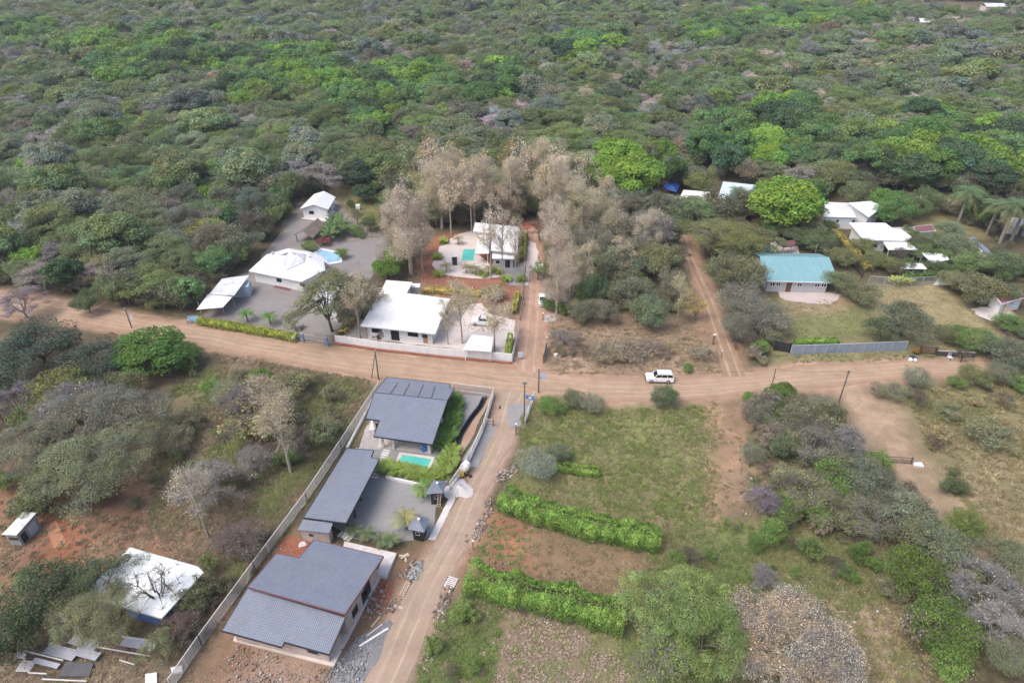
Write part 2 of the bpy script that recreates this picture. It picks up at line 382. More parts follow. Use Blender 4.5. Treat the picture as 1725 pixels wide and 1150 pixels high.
# ---------------------------------------------------------------- foliage
def m_leaf(name, far=False, rough=.6):
    t = NT(name, rough, .18); at = t.n('Attribute', _attribute_name='var')
    BR = 1.65                                                # leaf albedo: the tints below are for the crown as a whole
    if far:
        tn = t.n('Attribute', _attribute_name='tint', _attribute_type='INSTANCER').outputs['Color']
        c = t.mix(1.0, tn, at.outputs['Color'], 'MULTIPLY'); vm = t.n('VectorMath', _operation='SCALE'); vm.inputs['Scale'].default_value = BR; t.l(c, vm.inputs[0]); c = vm.outputs[0]
        c = t.mix(at.outputs['Alpha'], (.24, .20, .17), c)
    else:
        tn = t.n('ObjectInfo').outputs['Color']; c = t.mix(1.0, tn, at.outputs['Color'], 'MULTIPLY'); vm = t.n('VectorMath', _operation='SCALE'); vm.inputs['Scale'].default_value = BR if name != 'litter' else 1.0; t.l(c, vm.inputs[0]); c = vm.outputs[0]
    t.out(c); tl = t.n('BsdfTranslucent'); t.l(c, tl.inputs['Color']); mx = t.n('MixShader', Fac=.33); ou = t.t.nodes['Material Output']
    t.l(t.b.outputs[0], mx.inputs[1]); t.l(tl.outputs[0], mx.inputs[2]); t.l(mx.outputs[0], ou.inputs['Surface'])
    return t.m
M_LEAF = m_leaf('leaves'); M_FAR = m_leaf('far_leaves', True); M_LIT = m_leaf('litter')
def m_bark(name, c):
    t = NT(name, .9, .1); p = t.pos(); f = t.noise(5, p, 4, .7)
    tn = t.n('ObjectInfo').outputs['Color']
    return t.out(t.mix(1.0, tn, t.ramp(f, [(.3, .6), (.7, 1.15)]), 'MULTIPLY'))
M_BARK = m_bark('bark', None)
def quads(C, N, size, asp, g, curl=0):
    """leaf cards at centres C facing N"""
    n = len(C); N = N / (np.linalg.norm(N, axis=1, keepdims=True) + 1e-9)
    a = g.normal(size=(n, 3)); a -= N * (a * N).sum(1, keepdims=True); a /= np.linalg.norm(a, axis=1, keepdims=True) + 1e-9
    b = np.cross(N, a); sz = size * g.uniform(.6, 1.35, (n, 1))
    a = a * sz * .5; b = b * sz * .5 * asp
    V = np.stack([C - a - b * .45, C - b * .9 + a * .15, C + a + b * .35, C + b * .9 - a * .1], 1)
    return V.reshape(-1, 3), np.arange(4 * n).reshape(n, 4)
def tubes(sg, k=4):
    """sg rows: p0 p1 r0 r1"""
    sg = np.asarray(sg, float); p0, p1, r0, r1 = sg[:, :3], sg[:, 3:6], sg[:, 6:7], sg[:, 7:8]
    d = p1 - p0; d /= np.linalg.norm(d, axis=1, keepdims=True) + 1e-9
    u = np.where(np.abs(d[:, 2:3]) < .9, [[0, 0, 1.]], [[1., 0, 0]]); x = np.cross(d, u); x /= np.linalg.norm(x, axis=1, keepdims=True) + 1e-9; y = np.cross(d, x)
    V = []
    for pp, rr in ((p0, r0), (p1, r1)):
        for i in range(k):
            an = 2 * PI * i / k; V.append(pp + (x * math.cos(an) + y * math.sin(an)) * rr)
    V = np.stack(V, 1); n = len(sg); b = (np.arange(n) * 2 * k)[:, None]
    F = [np.concatenate([b + i, b + (i + 1) % k, b + k + (i + 1) % k, b + k + i], 1) for i in range(k)]
    return V.reshape(-1, 3), np.concatenate(F)
KINDS = {  # R, H, crown depth, blobs, blob radius (xy, z), leaves per blob, leaf size, aspect, twigs, up bias
 'umbrella': dict(R=5.0, H=7.5, n=60, br=(1.15, .72), lv=190, sz=.22, asp=.55, tw=8, shape='dome', drop=3.6),
 'round':    dict(R=4.4, H=7.6, n=64, br=(1.15, .95), lv=210, sz=.34, asp=.6, tw=0, shape='ball', drop=5.6),
 'scrub':    dict(R=3.8, H=5.6, n=50, br=(.95, .70), lv=190, sz=.20, asp=.6, tw=8, shape='fill', drop=3.6),
 'teak':     dict(R=3.4, H=16.0, n=85, br=(.9, .95), lv=85, sz=.135, asp=.8, tw=18, shape='tall', drop=13),
 'thin':     dict(R=2.4, H=15.0, n=46, br=(.75, .85), lv=36, sz=.15, asp=.8, tw=16, shape='tall', drop=9.5),
 'drybig':   dict(R=6.0, H=8.6, n=105, br=(1.05, .9), lv=230, sz=.095, asp=.8, tw=48, shape='fill', drop=6.8),
 'wide':     dict(R=8.0, H=8.5, n=125, br=(1.3, .6), lv=215, sz=.18, asp=.5, tw=14, shape='dome', drop=3.2),
 'feather':  dict(R=7.0, H=7.0, n=110, br=(1.2, .7), lv=260, sz=.20, asp=.45, tw=6, shape='ball', drop=4.6),
 'sparse':   dict(R=3.2, H=7.5, n=38, br=(.75, .6), lv=45, sz=.26, asp=.7, tw=9, shape='fill', drop=4.5),
 'bare':     dict(R=4.4, H=7.0, n=46, br=(1.1, .75), lv=6, sz=.22, asp=.7, tw=26, shape='dome', drop=3.4),
 'loose':    dict(R=4.2, H=6.2, n=60, br=(1.0, .7), lv=110, sz=.17, asp=.55, tw=18, shape='fill', drop=4.4),
 'twig':     dict(R=4.4, H=7.0, n=34, br=(1.2, .6), lv=4, sz=.14, asp=.7, tw=14, shape='dome', drop=3.4),
 'bush':     dict(R=1.8, H=1.9, n=26, br=(.62, .5), lv=110, sz=.20, asp=.6, tw=2, shape='bush', drop=1.7),
}
def gen(kind, seed, lod=1.0):
    k = KINDS[kind]; g = np.random.default_rng(seed); Rr, H, n = k['R'], k['H'], k['n']
    sh = k['shape']; bx, bz = k['br']; ax = g.uniform(.82, 1.18); rot = g.uniform(0, 6.28)
    if sh == 'dome':
        r = np.sqrt(g.uniform(.02, 1, n)); th = g.uniform(0, 2 * PI, n); lob = 1 + .22 * np.sin(3 * th + rot) + .12 * np.sin(5 * th + rot * 2)
        z = H - bz - (r ** 2) * k['drop'] * .75 + g.normal(0, .35, n) - (g.random(n) < .2) * g.uniform(.4, 1.4, n)
        C = np.stack([r * Rr * .86 * lob * np.cos(th) * ax, r * Rr * .86 * lob * np.sin(th) / ax, z], 1)
    elif sh in ('ball', 'bush'):
        v = g.normal(size=(n, 3)); v[:, 2] = np.abs(v[:, 2]) * np.where(g.random(n) < .62, 1, -.75); v /= np.linalg.norm(v, axis=1, keepdims=True)
        rr = g.uniform(.72, 1.0, (n, 1)); hh = k['drop'] / 2
        lob = 1 + .13 * np.sin(2 * np.arctan2(v[:, 1], v[:, 0]) + rot)[:, None]
        C = v * rr * lob * np.array([(Rr - bx * .6) * ax, (Rr - bx * .6) / ax, hh - bz * .6]) + np.array([0, 0, H - hh])
    else:
        v = g.normal(size=(n, 3)); v /= np.linalg.norm(v, axis=1, keepdims=True); rr = g.uniform(.35, 1.0, (n, 1)) ** .6; hh = k['drop'] / 2
        C = v * rr * np.array([(Rr - bx * .5) * ax, (Rr - bx * .5) / ax, hh]) + np.array([0, 0, H - hh - bz * .3])
        if sh == 'tall': C[:, :2] *= (1.08 - .25 * (C[:, 2:3] - (H - 2 * hh)) / (2 * hh)); C[:, :2] += .7 * np.stack([np.sin(C[:, 2] * .8 + rot), np.cos(C[:, 2] * .7 + rot * 2)], 1)
    lv = max(3, int(k['lv'] * lod)); szl = k['sz'] / math.sqrt(lod) if lod < 1 else k['sz']
    bs = g.uniform(.75, 1.3, (n, 1))
    d = g.normal(size=(n, lv, 3)); d /= np.linalg.norm(d, axis=2, keepdims=True)
    if sh in ('dome', 'ball', 'bush'): d[:, :, 2] = np.where(d[:, :, 2] < -.2, -d[:, :, 2], d[:, :, 2])
    rad = g.uniform(.45, 1.08, (n, lv, 1)) ** .5
    LC = C[:, None, :] + d * rad * (bs[:, None, :] * np.array([bx, bx, bz]))
    LN = d * (.9 if sh in ('ball', 'bush') else .6) + g.normal(0, .55, d.shape) + np.array([0, 0, .35])
    keep = LC[..., 2].ravel() > .05
    LV, LF = quads(LC.reshape(-1, 3)[keep], LN.reshape(-1, 3)[keep], szl, k['asp'], g)
    bv = np.repeat(g.normal(1, .14, (n, 1)), lv, 1).ravel()[keep]; hv = np.repeat(g.normal(0, .07, (n, 1)), lv, 1).ravel()[keep]
    hv = hv + (np.repeat(g.normal(0, .13, (n, 1)), lv, 1).ravel()[keep] if kind == 'drybig' else 0); fv = bv * g.normal(1, .16, len(bv)); col = np.stack([fv * (1 + hv), fv, fv * (1 - hv)], 1).clip(.3, 2)
    LCOL = np.repeat(col, 4, 0)
    # wood
    zf = H * (.22 if sh in ('dome', 'fill') else .30 if sh == 'ball' else .12); ro = .042 * math.sqrt(Rr) * math.sqrt(H)
    if sh == 'bush': zf = .15; ro = .05
    if kind == 'thin': ro *= .62
    lean = g.normal(0, .25, 2); segs = []
    if sh == 'tall':
        top = np.array([lean[0], lean[1], H - 1.0]); sp = [np.array([0, 0, -.1]), np.array([lean[0] * .3, lean[1] * .2, H * .45]), top]
        segs += [(*sp[0], *sp[1], ro, ro * .7), (*sp[1], *sp[2], ro * .7, ro * .15)]
        for c in C:
            t = max(.15, (c[2] - 1.6 - .25 * np.hypot(c[0], c[1])) / H); q = np.array([lean[0] * t, lean[1] * t, H * t])
            segs.append((*q, *c, .045, .015))
    else:
        fk = np.array([lean[0], lean[1], zf]); segs.append((0, 0, -.1, *fk, ro * 1.15, ro * .85))
        if sh == 'dome' or sh == 'ball' or sh == 'fill':
            nl = 6; limbs = []
            for i in range(nl):
                an = rot + 2 * PI * i / nl + g.normal(0, .25); m = np.array([math.cos(an) * Rr * .38, math.sin(an) * Rr * .38, zf + (H - k['drop'] * .55 - zf) * g.uniform(.75, 1.05)])
                m2 = (fk + m) / 2 + g.normal(0, .2, 3); segs += [(*fk, *m2, ro * .62, ro * .48), (*m2, *m, ro * .48, ro * .30)]; limbs += [m2, m]
            limbs = np.array(limbs)
        else: limbs = np.array([fk])
        for c in C:
            j = np.argmin(np.linalg.norm(limbs - c * [1, 1, .8], axis=1)); q = limbs[j]; mid = (q + c) / 2 + g.normal(0, .18, 3) * min(1, Rr / 4) - [0, 0, .1]
            segs += [(*q, *mid, ro * .28, ro * .17), (*mid, *c, ro * .17, ro * .08)]
    for c, b in zip(C, bs):
        for _ in range(int(k['tw'] * (1 if lod >= 1 else .6))):
            dd = g.normal(size=3); dd[2] = abs(dd[2]) * .9 + .1 if sh == 'dome' else dd[2]; dd /= np.linalg.norm(dd)
            e = c + dd * b * [bx, bx, bz] * g.uniform(.9, 1.35); rw = .017 if kind != 'bare' else .022
            if kind == 'bare':
                m = (c + e) / 2 + g.normal(0, .12, 3); segs += [(*c, *m, rw * 1.1, rw * .9), (*m, *e, rw * .9, rw * .5)]
                e2 = m + g.normal(0, .45, 3) * [1, 1, .6]; segs.append((*m, *e2, rw * .7, rw * .4))
            else: segs.append((*c, *e, rw, rw * .5))
    WV, WF = tubes(segs, 4 if lod >= 1 else 3)
    return (LV, LF, LCOL), (WV, WF)
TREES = {}
def variants(kind, n, seed0):
    out = []
    for i in range(n):
        L, Wd = gen(kind, seed0 + i)
        me = npmesh(kind + '_crown', L[0], L[1], [M_LEAF], L[2]); mw = npmesh(kind + '_trunk', Wd[0], Wd[1], [M_BARK])
        out.append((me, mw))
    TREES[kind] = out
for i, (kd, n) in enumerate((('umbrella', 4), ('round', 3), ('scrub', 3), ('teak', 4), ('sparse', 3), ('bare', 3), ('bush', 3), ('thin', 3), ('drybig', 1), ('wide', 2), ('feather', 1), ('twig', 2), ('loose', 4))): variants(kd, n, 50 + 20 * i)
WOOD = dict(umbrella=(.20, .17, .145), round=(.13, .11, .09), scrub=(.20, .175, .15), teak=(.52, .445, .36), sparse=(.24, .21, .18), bare=(.33, .30, .27), bush=(.17, .14, .11), thin=(.50, .43, .35), drybig=(.72, .61, .47), twig=(.2, .18, .16), loose=(.27, .245, .225), wide=(.22, .19, .165), feather=(.2, .17, .14))
TN = {'umbrella': 'spreading_tree', 'round': 'leafy_tree', 'scrub': 'scrub_tree', 'teak': 'slender_tree', 'sparse': 'sparse_tree', 'bare': 'bare_tree', 'bush': 'bush', 'thin': 'slender_tree', 'drybig': 'dry_tree', 'wide': 'spreading_tree', 'feather': 'feathery_tree', 'twig': 'bare_tree', 'loose': 'scrub_tree'}
tr = random.Random(5)
def tree(kind, x, y, r, h, tint, label, group=None, wood=None, var=None, name=None):
    """a tree standing on world point (x, y), crown radius r, height h"""
    k = KINDS[kind]; me, mw = TREES[kind][tr.randrange(len(TREES[kind])) if var is None else var]
    o = empty(name or TN[kind], (x, y, 0), label, 'bush' if kind == 'bush' else 'tree', group, tr.uniform(0, 6.28))
    s = r / k['R']; o.scale = (s * tr.uniform(.93, 1.07), s * tr.uniform(.93, 1.07), h / k['H'])
    c = D.objects.new('crown' if kind != 'bush' else 'foliage', me); COL.objects.link(c); c.parent = o
    w = D.objects.new('trunk' if kind != 'bush' else 'stems', mw); COL.objects.link(w); w.parent = o
    j = tr.uniform(.88, 1.12); c.color = (tint[0] * j, tint[1] * j, tint[2] * j, 1); w.color = (*(wood or WOOD[kind]), 1)
    if kind in ('bare', 'twig'): c.color = (*tint, 1); w.color = (*(wood or tint), 1)
    return o
def T(kind, cx, cy, rp, h, tint, label, group=None, **kw):
    """tree by the pixel centre of its crown and the crown's pixel radius"""
    zc = h * (.68 if kind not in ('umbrella', 'bare', 'wide') else .82) if kind != 'bush' else h * .5
    p = P(cx, cy, zc); r = rp * depth(cx, cy, zc) / FPX
    return tree(kind, p.x, p.y, r, h, tint, label, group, **kw)
def TB(kind, bx, by, ty, rp, tint, label, group=None, **kw):
    """tree by the pixel of its foot, the pixel row of its top and its crown radius in pixels"""
    p = P(bx, by); a = (575 - ty) / FPX; h = CAM_H - p.y * (math.sin(PITCH) - a * math.cos(PITCH)) / (math.cos(PITCH) + a * math.sin(PITCH))
    return tree(kind, p.x, p.y, rp * depth(bx, (by + ty) / 2, h * .6) / FPX, h, tint, label, group, **kw)
GREY = (.124, .142, .102); OLV = (.122, .148, .074); BRN = (.150, .142, .108); GRN = (.080, .138, .048); BRT = (.118, .190, .038); DK = (.050, .080, .040)
SILV = (.17, .20, .13); BEIGE = (.40, .33, .23); PKG = (.42, .36, .30); BARE = (.33, .305, .275); YOL = (.19, .20, .065); BLU = (.075, .105, .072); FEA = (.14, .19, .06)
# ---------------------------------------------------------------- the woodland
EDGE = [(-900, 430), (-300, 455), (0, 478), (130, 498), (250, 520), (322, 530), (335, 500), (395, 452), (430, 420), (498, 338), (560, 306), (640, 326), (715, 385), (780, 372), (870, 364), (905, 366), (935, 372), (1100, 380), (1140, 388), (1180, 392), (1255, 372), (1400, 330), (1480, 322), (1560, 322), (1640, 330), (1725, 335), (2100, 350), (2600, 360)]
ex = [p[0] for p in EDGE]; ey = [p[1] for p in EDGE]
def to_px(x, y, z=0.0):
    d = np.cos(PITCH) * y + math.sin(PITCH) * (CAM_H - z); v = (y * math.sin(PITCH) - np.cos(PITCH) * (CAM_H - z))
    return 862.5 + FPX * x / d, 575 - FPX * v / d
fg = np.random.default_rng(99)
pts = []
st = 7.2
yy = 105.0
while yy < 930:
    s = st * (1 + max(0, yy - 300) / 900); half = .80 * yy + 70
    for xx in np.arange(-half, half, s): pts.append((xx + fg.uniform(-.42, .42) * s, yy + fg.uniform(-.42, .42) * s))
    yy += s
pts = np.array(pts); px, py = to_px(pts[:, 0], pts[:, 1]); keep = py < np.interp(px, ex, ey)
clear = sdist([XY(P(*q)) for q in [(1530, 20), (1560, 34), (1640, 37), (1690, 28), (1695, 8), (1600, 4)]], pts[:, 0], pts[:, 1]) < 4
for q, rr in (((1556, 50), 14), ((1556, 56), 9), ((1240, 345), 18), ((1228, 362), 9), ((1170, 345), 13), ((1135, 325), 7)):
    w = P(*q); clear |= np.hypot(pts[:, 0] - w.x, pts[:, 1] - w.y) < rr
pts = pts[keep & ~clear]; px, py = to_px(pts[:, 0], pts[:, 1], 6.0)
N1 = vnoise(pts[:, 0], pts[:, 1], 26, 31); N2 = vnoise(pts[:, 0], pts[:, 1], 55, 32); N3 = fg.random(len(pts)); N4 = fg.random(len(pts))
def blob(cx, cy, rx, ry): return np.exp(-(((px - cx) / rx) ** 2 + ((py - cy) / ry) ** 2))
lush = np.maximum.reduce([blob(230, 100, 170, 45), blob(470, 125, 160, 50), blob(620, 175, 90, 40), blob(690, 130, 90, 40), blob(980, 75, 70, 22), blob(1360, 35, 130, 28), blob(1300, 215, 130, 50), blob(1600, 250, 200, 60), blob(1230, 250, 90, 40), blob(850, 150, 60, 40), blob(1190, 60, 60, 22), blob(40, 60, 70, 20)])
teak = np.maximum.reduce([blob(740, 305, 90, 62), blob(870, 320, 110, 70), blob(960, 300, 60, 55)]) * (py > 235)
kinds = []; tints = []; rads = []; hs = []
def jit(c, a=.12):
    f = fg.normal(1, a); return (c[0] * f * fg.normal(1, .07), c[1] * f, c[2] * f * fg.normal(1, .10))
for i in range(len(pts)):
    u = N3[i]; v = N4[i]
    if teak[i] > .40 + .35 * v and (i % 4): kd, c, r, h = 'teak', ((.43, .365, .26) if u < .5 else (.43, .37, .28) if u < .75 else (.30, .30, .15)), fg.uniform(3.2, 5.0), fg.uniform(12, 18)
    elif lush[i] * (.55 + .9 * N1[i]) > .42 + .35 * v: kd, c, r, h = 'round', (BRT if u < .33 else GRN if u < .8 else DK), fg.uniform(4.4, 8.0), fg.uniform(8, 13)
    elif u < .115 + .12 * (N2[i] > .62): kd, c, r, h = 'bare', (BARE if v < .6 else (.27, .25, .235)), fg.uniform(3.6, 5.6), fg.uniform(6, 8.5)
    elif u < .26: kd, c, r, h = 'round', (GRN if v < .4 else DK if v < .85 else BRT), fg.uniform(3, 4.8), fg.uniform(5.5, 8)
    elif u < .42: kd, c, r, h = 'scrub', (GREY if v < .4 else OLV if v < .7 else BRN), fg.uniform(3.6, 6), fg.uniform(5, 9)
    elif u < .585 and u > .52: kd, c, r, h = 'round', (GREY if v < .4 else OLV if v < .75 else (.11, .15, .06)), fg.uniform(5.2, 8.2), fg.uniform(8.5, 13)
    elif u < .52: kd, c, r, h = 'scrub', (YOL if v < .5 else SILV), fg.uniform(3.0, 4.2), fg.uniform(5, 7)
    else: kd, c, r, h = 'umbrella', (GREY if v < .30 else OLV if v < .58 else BRN if v < .70 else (.105, .135, .06)), fg.uniform(4.4, 7.8), fg.uniform(6, 10.5)
    if N1[i] > .42 and kd in ('umbrella', 'scrub'): c = tuple(.6 * a + .4 * b for a, b in zip(c, (.12, .17, .05)))
    c = tuple(q * 1.2 for q in c); kinds.append(kd); tints.append(jit(c)); rads.append(r * 1.1); hs.append(h)
kinds = np.array(kinds); dist = np.hypot(pts[:, 0], pts[:, 1]); size = np.array(rads) / dist
inview = (px > -60) & (px < 1790) & (py > -10)
order = np.argsort(-size * inview); near = set(order[:300].tolist())
KL = {'umbrella': {'g': 'grey-green flat-topped spreading tree', 'o': 'olive flat-topped spreading tree', 'b': 'brownish flat-topped spreading tree'}}
def hue(c):
    r, g, b = c
    if g > r * 1.35: return 'bright green' if g > .17 else 'deep green' if g > .09 else 'dark green'
    if g > r * 1.12: return 'mid green'
    if b > r * .8: return 'pale grey'
    if r > .24: return 'pale beige'
    if r > g * 1.12: return 'dull brown'
    return 'olive green' if b < .5 * g else 'grey-green'
KW = dict(umbrella='flat-topped spreading tree', round='dense round tree', scrub='ragged bushy tree', teak='tall narrow dry-leaved tree', bare='leafless twiggy tree', sparse='thin see-through tree')
def zone(x, y):
    if x < 140: return 'in the woodland at the far left edge'
    if x < 330: return 'in the woodland above the left dirt road' if y > 400 else 'in the woodland high on the left'
    if x < 520: return 'in the woodland left of the small white cottage' if y > 330 else 'in the woodland up beyond the small white cottage'
    if x < 640: return 'in the woodland just behind the small white cottage'
    if x < 790: return 'in the dry grove behind the white pool villa' if y > 200 else 'in the woodland beyond the dry grove'
    if x < 930: return 'in the dry grove behind the white pool villa' if y > 200 else 'in the woodland beyond the red dirt road end'
    if x < 1160: return 'in the woodland right of the red dirt road end'
    if x < 1300: return 'in the woodland above the blue tarpaulin'
    if x < 1480: return 'in the woodland above the white houses'
    return 'in the woodland behind the tall palms'
for i in sorted(near):
    lab = hue(tints[i]) + ' ' + KW[kinds[i]] + ' ' + zone(px[i], py[i])
    tree(kinds[i], float(pts[i, 0]), float(pts[i, 1]), rads[i], hs[i], tints[i], lab, 'woodland trees: ' + lab)
# the rest of the wood: one object, instanced
FARK = ['umbrella', 'round', 'scrub', 'teak', 'bare']; protos = D.collections.new('wood_tree_shapes'); pid = {}
n_ = 0
for fk_ in FARK:
    pid[fk_] = []
    for v_ in range(3):
        L, Wd = gen(fk_, 400 + 10 * n_ + v_, .42)
        V = np.concatenate([L[0], Wd[0]]); Fq = np.concatenate([L[1], Wd[1] + len(L[0])])
        me = npmesh('far_' + fk_, V, Fq, [M_FAR], np.concatenate([L[2], np.ones((len(Wd[0]), 3))]))
        al = np.ones((len(V), 4), np.float32); al[:len(L[0]), :3] = L[2]
        al[len(L[0]):, 3] = 1.0 if fk_ == 'bare' else 0.0
        me.color_attributes['var'].data.foreach_set('color', al.ravel())
        o = D.objects.new('wood_tree_shape_%02d' % n_, me); protos.objects.link(o); pid[fk_].append(n_); n_ += 1
far = [i for i in range(len(pts)) if i not in near]
pm = D.meshes.new('woodland'); pm.vertices.add(len(far)); pm.vertices.foreach_set('co', np.array([[pts[i, 0], pts[i, 1], 0] for i in far], np.float32).ravel())
def attr(me, name, typ, vals, key='value'):
    a = me.attributes.new(name, typ, 'POINT'); a.data.foreach_set(key, np.asarray(vals).ravel())
attr(pm, 'kind', 'INT', np.array([pid[kinds[i]][fg.integers(3)] for i in far], np.int32))
attr(pm, 'rot', 'FLOAT_VECTOR', np.array([[0, 0, fg.uniform(0, 6.28)] for _ in far], np.float32), 'vector')
attr(pm, 'siz', 'FLOAT_VECTOR', np.array([[rads[i] / KINDS[kinds[i]]['R']] * 2 + [hs[i] / KINDS[kinds[i]]['H']] for i in far], np.float32) * (1 + np.maximum(0, dist[far] - 300)[:, None] / 1600), 'vector')
attr(pm, 'tint', 'FLOAT_COLOR', np.array([[*tints[i], 1] for i in far], np.float32), 'color')
def scatter(name, me, coll, mat=None):
    o = D.objects.new(name, me); COL.objects.link(o)
    ng = D.node_groups.new(name, 'GeometryNodeTree')
    ng.interface.new_socket(name='Geometry', in_out='INPUT', socket_type='NodeSocketGeometry'); ng.interface.new_socket(name='Geometry', in_out='OUTPUT', socket_type='NodeSocketGeometry')
    N = ng.nodes.new; L = ng.links.new
    gi, go = N('NodeGroupInput'), N('NodeGroupOutput'); ci = N('GeometryNodeCollectionInfo'); ci.inputs['Collection'].default_value = coll
    ci.inputs['Separate Children'].default_value = True; ci.inputs['Reset Children'].default_value = True
    ip = N('GeometryNodeInstanceOnPoints'); ip.inputs['Pick Instance'].default_value = True
    def na(nm, ty):
        q = N('GeometryNodeInputNamedAttribute'); q.data_type = ty; q.inputs['Name'].default_value = nm; return q.outputs['Attribute']
    L(gi.outputs[0], ip.inputs['Points']); L(ci.outputs[0], ip.inputs['Instance']); L(na('kind', 'INT'), ip.inputs['Instance Index'])
    er = N('FunctionNodeEulerToRotation'); L(na('rot', 'FLOAT_VECTOR'), er.inputs[0]); L(er.outputs[0], ip.inputs['Rotation'])
    L(na('siz', 'FLOAT_VECTOR'), ip.inputs['Scale']); L(ip.outputs[0], go.inputs[0])
    md = o.modifiers.new(name, 'NODES'); md.node_group = ng; return o
wood = scatter('woodland', pm, protos); tag(wood, 'dry woodland canopy of mixed grey-green and brown trees reaching to the top of the picture', 'woodland', kind='stuff')
# ---------------------------------------------------------------- building tools
def zoomed(ox, oy, k): return lambda *q: [(ox + q[i] / k, oy + q[i + 1] / k) for i in range(0, len(q), 2)]
z1, z2, z3, z4 = zoomed(300, 280, 3.382), zoomed(560, 340, 3.832), zoomed(560, 600, 3.382), zoomed(340, 840, 3.709)
z5, z6, z7, z8 = zoomed(0, 780, 3.1075), zoomed(1080, 270, 3.8325), zoomed(1360, 310, 4.422), zoomed(1240, 480, 3.557)
zL, zv, zc, zp = zoomed(300, 640, 3.594), zoomed(700, 350, 8.625), zoomed(760, 470, 7.665), zoomed(860, 600, 8.85)
zr, zq, zw, zt = zoomed(580, 900, 5.75), zoomed(1560, 440, 8.212), zoomed(1560, 300, 8.212), zoomed(1270, 400, 9.587)
zm, zg, zl, zi, zx = zoomed(1500, 560, 12.32), zoomed(480, 540, 17.25), zoomed(0, 1020, 5.0735), zoomed(1460, 700, 11.5), zoomed(740, 740, 10.458)
zf, zb = zoomed(700, 700, 2.556), zoomed(1200, 680, 2.4476)
def onplane(px, refs):
    """pixel outline -> 3D points on the plane through the reference corners (index, height)"""
    a, b, c = [P(*px[i], z) for i, z in refs]; n = (b - a).cross(c - a); o = Vector((0, 0, CAM_H)); out = []
    for x, y in px:
        d = P(x, y, 0) - o; t = n.dot(a - o) / n.dot(d); out.append(o + d * t)
    return out
def zfun(pts):
    A = np.array([[p.x, p.y, 1] for p in pts]); z = np.array([p.z for p in pts]); s = np.linalg.lstsq(A, z, rcond=None)[0]
    return lambda x, y: float(s[0] * x + s[1] * y + s[2])
def inset(pts, d):
    q = [Vector(XY(p)) for p in pts]; n = len(q)
    ar = sum(q[i - 1].x * q[i].y - q[i].x * q[i - 1].y for i in range(n)); sg = 1 if ar > 0 else -1; out = []
    for i in range(n):
        a, b, c = q[i - 1], q[i], q[(i + 1) % n]; e1 = (b - a).normalized(); e2 = (c - b).normalized()
        n1 = Vector((-e1.y, e1.x)) * sg; n2 = Vector((-e2.y, e2.x)) * sg; den = 1 + n1.dot(n2)
        if den < .3: out.append(b + (n1 + n2) * d)
        else: out.append(b + (n1 + n2) * d / den)
    return out
def center(pts): return (sum(p[0] for p in pts) / len(pts), sum(p[1] for p in pts) / len(pts), 0)
def add_walls(root, pts, mat, z0=0.0, top=None, zf_=None, off=.12, name='wall'):
    mb = MB(); ar = sum(pts[i - 1][0] * pts[i][1] - pts[i][0] * pts[i - 1][1] for i in range(len(pts)))
    pts = list(pts) if ar > 0 else list(pts)[::-1]
    mb.prism(pts, z0, [top] * len(pts) if top is not None else [zf_(p[0], p[1]) - off for p in pts])
    return mb.build(name, mat, root)
def opening(root, A, B, s0, s1, za, zb_, pane, frame=None, name='window', mull=0, fw=.07):
    """window or door on the wall A->B (outside on the right of A->B), s in metres from A (negative: from B)"""
    A = Vector((A[0], A[1], 0)); B = Vector((B[0], B[1], 0)); L = (B - A).length; d = (B - A) / L; o = Vector((d.y, -d.x, 0))
    if s0 < 0: s0 += L; s1 += L
    def bx(a, b, c, e, p0, p1):
        return [A + d * a + o * p0 + Vector((0, 0, c)), A + d * b + o * p0 + Vector((0, 0, c)), A + d * b + o * p1 + Vector((0, 0, c)), A + d * a + o * p1 + Vector((0, 0, c)),
                A + d * a + o * p0 + Vector((0, 0, e)), A + d * b + o * p0 + Vector((0, 0, e)), A + d * b + o * p1 + Vector((0, 0, e)), A + d * a + o * p1 + Vector((0, 0, e))]
    mb = MB(); q = lambda *z: mb.hexa([z_ for z_ in bx(*z)][::1])
    for a, b, c, e in ((s0, s1, za, za + fw), (s0, s1, zb_ - fw, zb_), (s0, s0 + fw, za + fw, zb_ - fw), (s1 - fw, s1, za + fw, zb_ - fw)): q(a, b, c, e, -.03, .07)
    for k in range(mull):
        m = s0 + (s1 - s0) * (k + 1) / (mull + 1); q(m - fw / 2, m + fw / 2, za + fw, zb_ - fw, -.03, .065)
    f = mb.build(name, frame or pane, root)
    mb = MB(); mb.hexa(bx(s0 + fw, s1 - fw, za + fw, zb_ - fw, -.04, .035)); mb.build('pane' if name == 'window' else 'panel', pane, f)
    return f
def post(root, p, h, w, mat, z0=0.0, name='post', rz=0.0):
    mb = MB(); mb.box((p[0], p[1], z0 + (h - z0) / 2), (w, w, h - z0), rz); return mb.build(name, mat, root)
